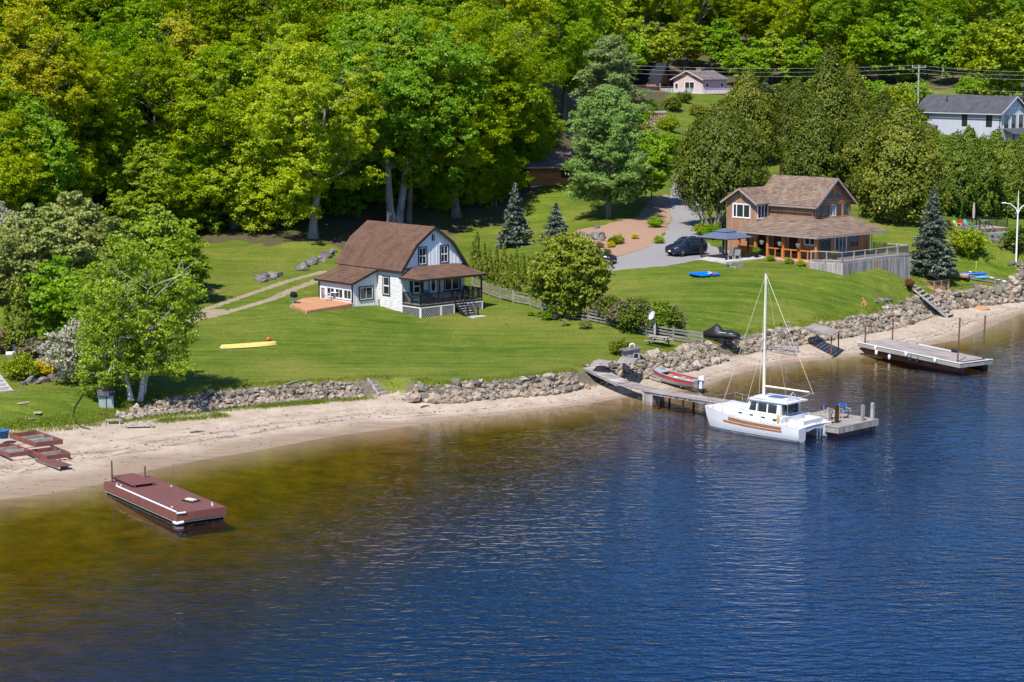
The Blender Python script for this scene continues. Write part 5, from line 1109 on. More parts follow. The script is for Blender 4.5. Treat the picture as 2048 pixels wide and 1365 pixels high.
rail_fence('weathered split-rail fence from the small cedars to the covered jet ski', [(945, 580), (985, 595), (1025, 606), (1066, 614), (1130, 638), (1190, 645), (1240, 657), (1300, 675), (1352, 684), (1404, 691)], 1.1, 4, 2.3, M_FENCE)
rail_fence('dark split-rail fence beyond the deck beside the blue spruce', [(1800, 527), (1840, 545), (1876, 560)], 1.0, 4, 2.2, M_GREYW)
rail_fence('low pale rail fence running toward the boulder wall', [(1935, 560), (1985, 568), (2045, 575), (2110, 580)], .6, 2, 2.6, M_FENCE)
HEDGE = broadleaf(94, 2.4, 1.3, 4, 0.02, 100, 60, ln=.17, wd=.12, cr=.45, tr=.03, flat=.85, bare=60, upb=.3, rnd=1.0, low=-1, lopsided=.35)
for k, (px, py, s, L) in enumerate([(1186, 640, .9, L_ARB), (1208, 644, .85, L_TWIG), (1228, 652, .95, L_CEDARG), (1250, 660, 1.0, L_TWIG), (1272, 668, 1.1, L_CEDARG), (1290, 670, 1.0, L_TWIG), (1306, 672, .95, L_BIRCH), (1326, 672, 1.05, L_CEDARG), (1340, 668, .9, L_TWIG)]):
    tree('hedge_bush', HEDGE, L, M_TWIG, G(px, py - 4), k * 2.3, s, ['leafy green', 'bare twiggy'][L is L_TWIG] + ' bush overgrowing the split-rail fence', 'bush', 'bushes overgrowing the split-rail fence')
for px, py, s, L, lb in [(1095, 640, .55, L_GREEN, 'slim green sapling in front of the big round bush'), (1108, 640, .35, L_TWIG, 'low rust-brown shrub before the big round bush'), (1170, 658, .5, L_SAGE, 'grey-green flower clump on the lawn by the fence'), (1130, 652, .35, L_SAGE, 'small flower clump on the lawn by the fence'),
                     (1060, 632, .25, L_GREEN, 'tiny dark tuft on the lawn by the fence'), (1240, 710, .75, L_ARB, 'leafy shrub against the grey dog house'), (1310, 455, .75, L_GREEN, 'green plant clump in the mulch bed by the drive'), (1225, 490, .5, L_ARB, 'yellow-green plant in the mulch bed'), (1235, 488, .6, L_LIME, 'lime plant in the mulch bed'),
                     (1222, 495, .4, L_YEL, 'yellow flowers in the mulch bed'), (1270, 478, .35, L_YEL, 'yellow-green flowers in the middle of the mulch bed'), (1318, 487, .5, L_GREEN, 'plant at the mulch bed edge beside the drive'), (1213, 510, .4, L_CEDARG, 'low plant in the mulch bed behind the dark pickup'), (1200, 496, .4, L_TWIG, 'brown plant in the mulch bed')]:
    tree('shrub', MOUND, L, M_TWIG, G(px, py), px * .1, s, lb, 'plant')
# ------------------------------------------------------------------ docks, pier, boats
M_RED = mat('dock_redbrown', (0.150, 0.060, 0.052), 0.6, 0.08, 1.5, spec=.3)
M_REDS = mat('dock_redbrown_side', (0.19, 0.068, 0.050), 0.6, 0.14, 1.5)
M_RUST = mat('steel_rust', (0.16, 0.07, 0.05), 0.75, 0.25, 3.0)
M_PVC = mat('pvc_white', (0.62, 0.62, 0.66), 0.4, 0.06, 2.0)
M_CREAM = mat('mast_cream', (0.66, 0.60, 0.47), 0.45, 0.05, 1.0)
M_GEL = mat('gelcoat_white', (0.60, 0.60, 0.60), 0.25, 0.03, 0.8, spec=.5)
M_NAVY = mat('antifoul_navy', (0.02, 0.03, 0.07), 0.5, 0.1)
M_TEAK = mat('teak_strip', (0.33, 0.13, 0.055), 0.45, 0.2, 2.5, stretch=(.4, 3, 6))
M_STEEL = mat('stainless', (0.55, 0.55, 0.56), 0.25, 0.05, metal=.9)
M_RUBBER = mat('rubber_black', (0.018, 0.018, 0.02), 0.7, 0.1)
M_FOAM = mat('float_black', (0.02, 0.02, 0.022), 0.7, 0.1)
def quadframe(pL, pF, pR, z):
    a, b, c = W(*pL, z), W(*pF, z), W(*pR, z); x = (b - a); L = x.length; x.normalize(); y = Vector((-x.y, x.x, 0)); return a, math.atan2(x.y, x.x), L, abs((c - b).dot(y))
# brown swim dock: local x along its length (shore to lake), y across
a, r, L, w = quadframe((208.6, 959.4), (353.8, 1022.5), (447.7, 1007.7), .8); w = 3.0
D = thing('swim_dock', 'red-brown painted floating dock with white edge pipe off the sandy beach', 'dock', (a.x, a.y, -.14), r)
n = 34
for i in range(n): b = MB(); b.box(i * L / n, (i + 1) * L / n - .012, 0, w, .76, .80); b.build('deck_board', M_RED, D)
b = MB(); b.box(.0, L, -.03, .02, .32, .755); b.box(0, L, w - .02, w + .03, .32, .755); b.box(-.03, 0, -.03, w + .03, .32, .80); b.box(L, L + .03, -.03, w + .03, .32, .80); b.build('side_board', M_REDS, D)
b = MB(); b.box(.03, L - .03, .02, w - .02, .22, .27); b.build('float_frame', M_CREAM, D)
for y in (.1, w - .8): b = MB(); b.box(.1, L - .1, y, y + .7, -.3, .22); b.build('float', M_FOAM, D)
b = MB(); b.tube([(1.7, .05, .84), (L - .15, .05, .84)], .055, 8); b.build('edge_pipe', M_PVC, D)
b = MB(); b.tube([(L + .05, .5, .80), (L + .02, -.02, .80)], .06, 8); b.tube([(L + .06, .35, .27), (L + .06, -.06, .24), (L - .3, -.06, .24)], .09, 8); b.build('corner_fender', M_PVC, D)
for x, y, z1 in ((.35, .35, 2.1), (.3, w - .5, 1.5)): b = MB(); b.tube([(x, y, -.9), (x, y, z1)], .055, 8); b.build('post', M_RUST, D)
for x, y in ((1.3, .25), (1.75, .3), (L - 1.4, .35), (L - .55, w - .55), (L - 1.0, w - .35), (3.6, w - .3)):
    b = MB(); b.box(x - .1, x + .1, y - .025, y + .025, .85, .89); b.box(x - .03, x + .03, y - .03, y + .03, .80, .86); b.build('cleat', M_PVC, D)
a2 = thing('gangplank', 'red-brown ramp board lying across the swim dock', 'ramp', D.matrix_basis @ Vector((.3, .65, .80)), r)
for i in range(9): b = MB(); b.box(-.9 + i * .36, -.9 + (i + 1) * .36 - .01, 0, 1.5, .14, .18); b.build('board', M_RED, a2)
for y in (.1, 1.3): b = MB(); b.box(-.9, 2.34, y, y + .1, .0, .139); b.build('runner', M_RUST, a2)
a3 = thing('boat_cushion', 'black-framed seat pad lying on the red-brown dock', 'cushion', D.matrix_basis @ Vector((L - 2.4, w - 1.0, .80)), r + .3)
b = MB(); b.box(-.45, .45, -.32, .32, 0, .07); b.build('frame', M_RUBBER, a3); b = MB(); b.box(-.34, .34, -.16, .16, .07, .13); b.build('pad', M_CREAM, a3)

# frames stacked on the beach and the loose ramp
def open_frame(name, label, px, py, z, rot, lx, ly, h, bars, tiltx=0.0):
    q = G(px, py); t = thing(name, label, 'dock frame', (q.x, q.y, q.z + z), rot); t.rotation_euler = (tiltx, 0, rot)
    for x0, x1, y0, y1 in ((0, lx, 0, .08), (0, lx, ly - .08, ly), (0, .08, .08, ly - .08), (lx - .08, lx, .08, ly - .08)): b = MB(); b.box(x0, x1, y0, y1, 0, h); b.build('side_board', M_REDS, t)
    for x in bars: b = MB(); b.box(x, x + .07, .08, ly - .08, .02, h - .04); b.build('cross_bar', M_GREYL, t)
    return t
open_frame('dock_frame', 'large red-brown dock frame resting on top of the beached stack', 20, 893, .55, math.radians(-52), 4.0, 1.9, .3, (1.3, 2.6))
open_frame('dock_frame', 'lower red-brown dock frame beneath the large one on the sand', 60, 910, .06, math.radians(-52), 2.6, 1.6, .28, (1.2,))
open_frame('dock_frame', 'red-brown dock frame at the beach edge beside a blue bin', -25, 903, .12, math.radians(-52), 3.4, 1.6, .28, (1.1, 2.2))
q = G(8, 888); t = thing('blue_bin', 'blue plastic bin beside the stacked dock frames', 'bin', q + Vector((0, 0, .38))); b = MB(); b.lathe([(.0, 0), (.3, 0), (.36, .5), (.4, .5), (.4, .54), (.32, .54), (.27, .05), (0, .05)], 14); b.build('shell', mat('plastic_blue', (.02, .12, .35), .4), t)
q = G(82, 922); t = thing('gangplank', 'red-brown ramp board lying on the sand', 'ramp', q + Vector((0, 0, .05)), math.radians(-50))
for i in range(9): b = MB(); b.box(i * .36, (i + 1) * .36 - .01, -.5, .5, .1, .14); b.build('board', M_RED, t)
for y in (-.4, .3): b = MB(); b.box(0, 3.24, y, y + .08, -.02, .099); b.build('runner', M_CREAM, t)

# plank pier with end platform
S = Vector((8.6, 151.4, 0)); dv = Vector((.695, -.719, 0)).normalized(); bv = Vector((-dv.y, dv.x, 0)); rP = math.atan2(dv.y, dv.x)
PR = thing('plank_pier', 'weathered plank pier running past the moored catamaran to an end platform', 'pier', S, rP)
WP = M_DECKG; LP = 17.4; rng = random.Random(2)
for i in range(int(LP / .2)):
    x = i * .2; z = .78 if x > 3 else .78 + (3 - x) * .05; b = MB(); b.box(x, x + .185, -.78 + rng.uniform(-.03, .03), .78 + rng.uniform(-.03, .03), z - .05, z + rng.uniform(0, .012)); b.build('plank', WP, PR)
for y in (-.7, .62): b = MB(); b.box(3, LP, y, y + .1, .55, .72); b.build('stringer', M_GREYW, PR)
for i in range(24):
    x = LP + i * .2; b = MB(); b.box(x, x + .185, (-2.4 if x > 20.85 else -.78) + rng.uniform(-.03, .03), 2.3 + rng.uniform(-.03, .03), .73, .78 + rng.uniform(0, .012)); b.build('plank', WP, PR)
b = MB(); b.box(21.0, LP + 4.7, -2.36, -2.28, .35, .72); b.box(20.95, 21.0, -2.36, -.7, .35, .72); b.box(LP, LP + 4.78, 2.2, 2.28, .35, .72); b.box(LP + 4.7, LP + 4.79, -2.36, 2.28, .35, .72); b.build('platform_frame', M_GREYW, PR)
b = MB(); b.box(LP + .2, 21.1, -.6, 2.1, -.1, .35); b.box(21.12, LP + 4.6, -2.1, 2.1, -.1, .35); b.build('platform_float', M_RUST, PR)
for x, y in ((4.2, -.6), (4.2, .6), (6.6, -.6), (6.6, .6), (8.8, -.6), (8.8, .6), (11.4, .6), (11.4, -.6), (14, -.6), (14, .6)): b = MB(); b.tube([(x, y, -2.2), (x, y, .6)], .08, 7); b.build('pile', M_DKBROWN, PR)
b = MB(); b.box(2.6, 3.6, -.7, .7, -.3, .72); b.build('crib', M_GREYW, PR)
for x, y, z1, m_ in ((LP + 3.4, -1.7, 1.9, M_GREYL), (LP + 3.6, -1.0, 2.0, M_DKBROWN), (LP + 4.4, .9, 1.9, M_GREYW), (LP + 4.5, 1.9, 1.95, M_GREYL)): b = MB(); b.box(x - .1, x + .1, y - .1, y + .1, -.5, z1); b.build('mooring_post', m_, PR)
# gangway up the bank
gA, gB = G(1180, 741) + Vector((0, 0, .25)), S + Vector((.0, 0, .95)); t = thing('gangway', 'sloping plank gangway from the lawn down to the pier', 'gangway', gA); v = gB - gA; nn = 8; sd = Vector((-v.y, v.x, 0)).normalized() * .75
for i in range(nn): b = MB(); p0, p1 = v * (i / nn), v * ((i + .97) / nn); b.beam(p0, p1, 1.5, .06); b.build('plank', M_DECKG if i % 3 else M_GREYL, t)
for s in (-1, 1): b = MB(); b.beam(sd * s * .9 - Vector((0, 0, .1)), v + sd * s * .9 - Vector((0, 0, .1)), .08, .14); b.build('stringer', M_GREYW, t)
# director chairs on the platform
def director_chair():
    t = thing('director_chair', 'x', 'chair'); Wd = M_CHAIRW
    for s in (-1, 1):
        for y0, y1 in ((-.25, .25), (.25, -.25)): b = MB(); b.beam((s * .27, y0, 0), (s * .27, y1, .45), .03, .035); b.build('leg', Wd, t)
        b = MB(); b.beam((s * .27, -.25, .62), (s * .27, .27, .62), .05, .03); b.build('armrest', Wd, t); b = MB(); b.beam((s * .27, .22, .42), (s * .27, .27, .92), .03, .03); b.beam((s * .27, -.22, .42), (s * .27, -.22, .62), .03, .03); b.build('upright', Wd, t)
    b = MB(); b.box(-.26, .26, -.24, .22, .44, .46); b.build('seat', M_CHAIRB, t); b = MB(); b.box(-.27, .27, .235, .255, .68, .92); b.build('backrest', M_CHAIRB, t); return t
M_CHAIRW = mat('chair_wood', (.52, .33, .15), .5, .1); M_CHAIRB = mat('canvas_blue', (.02, .13, .42), .8, .08)
ch = director_chair(); ch.location = PR.matrix_basis @ Vector((LP + 2.4, -.3, .785)); ch.rotation_euler = (0, 0, rP + 1.9); ch.scale = (1.1,) * 3
tag(ch, 'blue canvas director chair beside the catamaran stern', 'chair', 'director chairs on the pier platform')
place_copy(ch, PR.matrix_basis @ Vector((LP + 2.9, .85, .785)), rP + 1.2, 1.1, 'blue canvas director chair beside the tall mooring posts', 'chair', 'director chairs on the pier platform')
t = thing('side_table', 'small wooden table between the director chairs', 'table', PR.matrix_basis @ Vector((LP + 2.5, .35, .785)), rP); b = MB(); b.box(-.25, .25, -.25, .25, .45, .5); b.build('table_top', M_CHAIRW, t)
for x in (-.2, .2):
    for y in (-.2, .2): b = MB(); b.box(x - .02, x + .02, y - .02, y + .02, 0, .45); b.build('leg', M_CHAIRW, t)

# grey pontoon dock, its shore end lying on the beach
dv2 = Vector((.575, -.818, 0)); r2 = math.atan2(dv2.y, dv2.x); a = W(1716, 685, 1.15); L, w = 11.8, 3.9
PD_ = thing('pontoon_dock', 'grey plank pontoon dock with four tall rusty posts and white fenders', 'dock', (a.x, a.y, 1.15), r2); PD_.rotation_euler = (0, math.radians(1.9), r2)
n = 56
for i in range(n): b = MB(); b.box(i * L / n, (i + 1) * L / n - .012, 0, w, -.05, 0); b.build('deck_board', M_DECKG, PD_)
b = MB(); b.box(0, L, -.06, -.0, -.36, -.06); b.box(0, L, w, w + .06, -.36, -.06); b.box(L, L + .05, -.06, w + .06, -.36, -.06); b.build('side_board', M_GREYL, PD_)
b = MB(); b.box(0, L + .05, -.10, -.0, .002, .06); b.box(L - .02, L + .08, 0, w, .002, .06); b.box(3.5, L * .62, w, w + .07, .002, .06); b.build('edge_trim', M_VINYL, PD_)
for y in (.55, w - .55): b = MB(); b.tube([(-.3, y, -.62), (.6, y, -.66), (L - .4, y, -.66), (L - .2, y, -.66)], [.06, .36, .36, .30], 12); b.build('pontoon', M_RUST if y < 1 else M_FOAM, PD_)
for x, y, h in ((.5, .35, 1.6), (.6, w - .3, 1.9), (L - .7, .45, 3.7), (L - .6, w - .5, 3.7)): b = MB(); b.tube([(x, y, -1.2), (x, y, h)], .065, 8); b.build('post', M_RUST, PD_)
for x, z in ((2.3, -.05), (5.9, -.05), (9.2, -.05), (2.45, -.45), (4.0, -.6)): b = MB(); b.tube([(x, -.2, z - .28), (x, -.2, z - .22), (x, -.2, z + .1), (x, -.2, z + .16)], [.05, .12, .12, .05], 10); b.build('fender', M_VINYL, PD_)
for x in (6.4, 7.2): b = MB(); b.tube([(x, -.18, -.7), (x, -.18, -.62), (x, -.18, -.35), (x, -.18, -.25)], [.06, .14, .14, .05], 10); b.tube([(x, -.12, -.3), (x, -.05, .03)], .015, 5); b.build('dark_fender', M_RUBBER, PD_)
b = MB(); b.box(L - .4, L - .3, .5, w - .5, .0, .07); b.build('cross_bar', M_RUST, PD_)
t = thing('black_box', 'black rounded box on the edge of the pontoon dock', 'box', PD_.matrix_basis @ Vector((L * .66, w - .2, 0)), r2); b = MB(); b.tube([(-.3, 0, .15), (-.26, 0, .15), (.26, 0, .15), (.3, 0, .15)], [.08, .16, .16, .08], 8); b.build('case', M_RUBBER, t)

# ------------------------------------------------------------------ catamaran
def catamaran():
    st = W(1607, 885, 0); hd = math.radians(136.5); f = Vector((math.cos(hd), math.sin(hd), 0)); lf = Vector((-f.y, f.x, 0))
    C = st + f * 4.15 - lf * 1.5; B = thing('catamaran', 'white catamaran motorsailer with teak side strips and cream mast moored at the pier', 'sailboat', (C.x, C.y, 0), hd); B.scale = (.93, .93, .95)
    xs = [-4.35, -4.2, -3.6, -2.4, -1.0, .6, 2.0, 3.1, 3.9, 4.35]
    hw = [.44, .52, .56, .60, .62, .60, .52, .38, .20, .03]; sh = [.95, 1.02, 1.08, 1.10, 1.12, 1.18, 1.28, 1.40, 1.52, 1.60]; kl = [-.02, -.2, -.3, -.35, -.38, -.38, -.35, -.28, -.12, .45]
    rk = [0, 0, 0, 0, 0, 0, 0, 0, .05, .28]
    def sec(i, yc):
        w, s, k = hw[i], sh[i], kl[i]; P = []
        for y, z in ((1.08, s), (1.06, s * .55 + k * .1), (.92, .1), (.55, k * .72), (0, k), (-.55, k * .72), (-.9, .1), (-1.0, s * .55), (-1.0, s)):
            P.append((xs[i] + rk[i] * (z - kl[i]) / (s - kl[i]), yc + y * w, max(z, k)))
        return P
    def hull(yc, sg):
        mb = MB(); R = []
        for i in range(len(xs)):
            P = sec(i, 0); R.append([(x, yc + sg * y, z) for x, y, z in P])
        n = 9; V = [p for q in R for p in q]; fs = []
        for i in range(len(xs) - 1):
            for k in range(n - 1):
                q = (i * n + k, i * n + k + 1, (i + 1) * n + k + 1, (i + 1) * n + k); fs.append(q if sg < 0 else q[::-1])
        mb.add(V, fs, True); mb.add(R[0], [tuple(range(n)) if sg > 0 else tuple(range(n))[::-1]]); return mb
    for yc, sg in ((1.62, 1), (-1.62, -1)):
        h = hull(yc, sg).build('hull', M_GEL, B)
        mb = MB()
        for i in range(len(xs) - 2):
            a, b = sec(i, 0), sec(i + 1, 0); o = .012
            def lerp(P, t): return (P[1][0] + (P[2][0] - P[1][0]) * t, P[1][1] + (P[2][1] - P[1][1]) * t + o, P[1][2] + (P[2][2] - P[1][2]) * t)
            p = [lerp(a, .93), lerp(b, .93), lerp(b, 1.0), lerp(a, 1.0)]; p = [(x, yc + sg * y, z) for x, y, z in p]; mb.add(p, [(0, 1, 2, 3) if sg < 0 else (3, 2, 1, 0)])
        mb.build('waterline_stripe', M_NAVY, h)
        # teak strips follow the topsides
        for t0, t1, x0, x1 in ((.22, .64, -2.9, 2.0), (.74, .98, -2.95, 2.5)):
            mb = MB(); N_ = 14
            for q in range(N_):
                c = []
                for xx, tt in ((x0 + (x1 - x0) * q / N_, t0), (x0 + (x1 - x0) * (q + 1) / N_, t0), (x0 + (x1 - x0) * (q + 1) / N_, t1), (x0 + (x1 - x0) * q / N_, t1)):
                    w = np.interp(xx, xs, hw); s = np.interp(xx, xs, sh); k = np.interp(xx, xs, kl); z0, z1 = s, s * .55 + k * .1; c.append((xx, yc + sg * (w * (1.08 - .02 * tt) + .015), z0 + (z1 - z0) * tt))
                mb.add(c, [(0, 1, 2, 3) if sg < 0 else (3, 2, 1, 0)])
            mb.build('teak_strip', M_TEAK, h)
    # bridge deck
    mb = MB(); top = []; bot = []
    ys_ = lambda i: 1.62 + hw[i] * 1.07
    for i in range(len(xs)):
        y = ys_(i); x = xs[i] + rk[i]; x2 = min(x, 3.9) if i == len(xs) - 1 else x
        top.append([(x, y, sh[i] + .012), (x - (.5 if i > 7 else 0), .8, sh[i] + .08), (x - (.8 if i > 7 else 0), 0, sh[i] + .1), (x - (.5 if i > 7 else 0), -.8, sh[i] + .08), (x, -y, sh[i] + .012)])
    V = [p for q in top for p in q]; mb.add(V, [(i * 5 + k, i * 5 + k + 1, (i + 1) * 5 + k + 1, (i + 1) * 5 + k)[::-1] for i in range(len(xs) - 1) for k in range(4)], True); mb.build('deck', M_GEL, B)
    mb = MB(); mb.hexa([(-4.2, -1.3, .72), (3.2, -1.2, 1.0), (3.2, 1.2, 1.0), (-4.2, 1.3, .72), (-4.2, -1.3, 1.0), (3.2, -1.2, 1.36), (3.2, 1.2, 1.36), (-4.2, 1.3, 1.0)]); mb.build('bridge_deck', M_GEL, B)
    mb = MB(); arch = [(-4.25, 1.25, 1.0), (-4.25, -1.25, 1.0), (-4.25, -1.0, .62), (-4.25, 0, .78), (-4.25, 1.0, .62)]; mb.slab(arch, .06); mb.build('stern_arch', M_GEL, B)
    # trunk coaming with portlights
    mb = MB(); mb.hexa([(-2.6, -1.95, 1.1), (2.4, -1.6, 1.25), (2.4, 1.6, 1.25), (-2.6, 1.95, 1.1), (-2.6, -1.8, 1.5), (1.9, -1.35, 1.62), (1.9, 1.35, 1.62), (-2.6, 1.8, 1.5)]); mb.build('coaming', M_GEL, B)
    for sg in (1, -1):
        for x in (-2.0, -.9, .25, 1.35):
            y = np.interp(x, [-2.6, 2.3], [1.885, 1.5]); z = np.interp(x, [-2.6, 2.4], [1.31, 1.43]); mb = MB(); mb.beam((x - .17, sg * (y + .01), z), (x + .17, sg * (y - .02), z + .01), .05, .17); w_ = mb.build('portlight', M_GLASS, B)
    # wheelhouse
    zb, zt = 1.5, 2.5; A = [(-2.1, -1.32, zb), (1.25, -1.15, zb), (1.25, 1.15, zb), (-2.1, 1.32, zb), (-2.1, -1.2, zt), (.85, -1.05, zt), (.85, 1.05, zt), (-2.1, 1.2, zt)]; mb = MB(); mb.hexa(A); wh = mb.build('wheelhouse', M_GEL, B)
    def pane(p, q, r_, s_, nm='window'):
        P = [Vector(v) for v in (p, q, r_, s_)]; nn = (P[1] - P[0]).cross(P[3] - P[0]).normalized(); mb = MB(); mb.slab([v + nn * .02 for v in P], .018); mb.build(nm, M_GLASS, wh)
    for sg in (1, -1):
        for x0, x1 in ((-1.75, -.95), (-.8, .05), (.2, .9)):
            def sp(x, z): f_ = (z - zb) / (zt - zb); return (x - (.3 * f_ if x > .8 else 0), sg * (np.interp(x, [-2.1, 1.25], [1.32, 1.15]) - .12 * f_), z)
            P = [sp(x0, 1.68), sp(x1, 1.68), sp(x1, 2.3), sp(x0, 2.3)]; pane(*(P if sg < 0 else P[::-1]))
    for y0, y1 in ((-1.0, -.45), (-.35, .3), (.45, 1.02)):
        pane((-2.1, y1, 1.6), (-2.1, y0, 1.6), (-2.1, y0, 2.35), (-2.1, y1, 2.35))
        fx = lambda z: 1.25 - .4 * (z - zb); pane((fx(1.7), y0, 1.7), (fx(1.7), y1, 1.7), (fx(2.3), y1, 2.3), (fx(2.3), y0, 2.3))
    mb = MB(); mb.slab([(-2.75, -1.3, 2.56), (.7, -1.3, 2.56), (1.15, -.9, 2.5), (1.15, .9, 2.5), (.7, 1.3, 2.56), (-2.75, 1.3, 2.56)], .1); mb.slab([(-2.4, -1.0, 2.68), (.6, -.9, 2.68), (.85, -.5, 2.64), (.85, .5, 2.64), (.6, .9, 2.68), (-2.4, 1.0, 2.68)], .12); rf = mb.build('wheelhouse_roof', M_GEL, B)
    mb = MB(); mb.box(-1.6, -.4, -.45, .45, 2.682, 2.72); mb.build('roof_hatch', M_GLASS, rf)
    # mast, boom, stays
    mx = .35; mt = 11.6; mb = MB(); mb.tube([(mx, 0, 2.6), (mx, 0, 7), (mx, 0, mt)], [.12, .105, .085], 10); ms = mb.build('mast', M_CREAM, B)
    mb = MB(); mb.box(mx - .35, mx + .3, -.03, .03, mt, mt + .03); mb.tube([(mx, 0, mt), (mx, 0, mt + .35)], .015, 5); mb.build('masthead', M_STEEL, ms)
    mb = MB(); mb.tube([(mx, -.75, 6.9), (mx, .75, 6.9)], .03, 6); mb.build('spreader', M_CREAM, ms)
    mb = MB(); mb.tube([(mx - .1, 0, 3.35), (mx - 4.1, 0, 3.35)], [.075, .065], 8); mb.build('boom', M_CREAM, B)
    for q in (((mx, 0, mt), (4.2, 0, 1.7)), ((mx, 0, mt - .1), (4.1, 0, 1.75)), ((mx, 0, mt), (mx - .9, 1.95, 1.3)), ((mx, 0, mt), (mx - .9, -1.95, 1.3)), ((mx, 0, mt), (-4.1, 0, 3.3)), ((mx, 0, mt - .05), (-4.15, 0, 3.2)), ((mx, 0, 6.9), (mx + .5, 1.9, 1.3)), ((mx, 0, 6.9), (mx + .5, -1.9, 1.3)), ((-4.1, 0, 3.35), (-2.6, 0, 2.7))):
        mb = MB(); mb.tube(q, .011, 4, False); mb.build('stay', M_CREAM, B)
    mb = MB(); mb.tube([(-2.3, -.6, 2.6), (-2.3, 0, 3.2)], .03, 5); mb.tube([(-2.3, .6, 2.6), (-2.3, 0, 3.2)], .03, 5); mb.tube([(-1.8, 0, 2.68), (-2.3, 0, 3.2)], .03, 5); mb.build('boom_crutch', M_STEEL, B)
    # lifelines
    for sg in (1, -1):
        mb = MB(); prev = None
        for x in (-4.2, -3.3, -2.2, -1.0, .3, 1.5, 2.7, 3.7, 4.3):
            y = sg * (1.62 + np.interp(x, xs, hw) * .95); z = np.interp(x, xs, sh); mb.tube([(x, y, z), (x, y, z + .62)], .018, 5)
            if prev: mb.tube([prev, (x, y, z + .62)], .014, 4, False); mb.tube([(prev[0], prev[1], prev[2] - .3), (x, y, z + .32)], .008, 4, False)
            prev = (x, y, z + .62)
        mb.build('lifeline', M_STEEL, B)
    mb = MB(); mb.tube([(4.3, 1.65, 2.15), (4.35, .6, 2.2), (4.35, -.6, 2.2), (4.3, -1.65, 2.15)], .018, 5, False); mb.build('bow_rail', M_STEEL, B)
    # cockpit: seats, wheel, ladder, fender, yellow lifebuoy line
    mb = MB(); mb.box(-3.9, -2.9, -1.2, -.75, 1.08, 1.45); mb.box(-3.9, -2.9, .75, 1.2, 1.08, 1.45); mb.box(-4.15, -3.9, -1.2, 1.2, 1.08, 1.4); mb.build('cockpit_seat', M_GEL, B)
    mb = MB(); pts_ = [(-2.2, -.55 + .33 * math.cos(a), 1.95 + .33 * math.sin(a)) for a in [6.283 * i / 16 for i in range(17)]]; mb.tube(pts_, .025, 5, False)
    for i in range(0, 16, 4): mb.tube([(-2.2, -.55, 1.95), pts_[i]], .015, 4, False)
    mb.build('steering_wheel', M_RUBBER, B)
    mb = MB()
    for y in (-.55, -.15): mb.tube([(-4.2, y, 1.35), (-4.42, y, 1.1), (-4.42, y, -.25)], .022, 5)
    for z in (0, .3, .6, .9): mb.tube([(-4.42, -.55, z), (-4.42, -.15, z)], .02, 5)
    mb.build('swim_ladder', M_STEEL, B)
    mb = MB(); mb.tube([(-2.4, 1.98, 1.2), (-2.4, 1.98, 1.3), (-2.4, 1.98, 1.75), (-2.4, 1.98, 1.85)], [.04, .1, .1, .04], 8); mb.build('yellow_buoy', mat('buoy_yellow', (.65, .42, .08), .5), B)
    mb = MB(); mb.hexa([(2.1, -.5, 1.3), (3.1, -.4, 1.42), (3.1, .4, 1.42), (2.1, .5, 1.3), (2.1, -.45, 1.55), (3.0, -.35, 1.6), (3.0, .35, 1.6), (2.1, .45, 1.55)]); mb.build('fore_hatch', M_GEL, B)
    return B
catamaran()

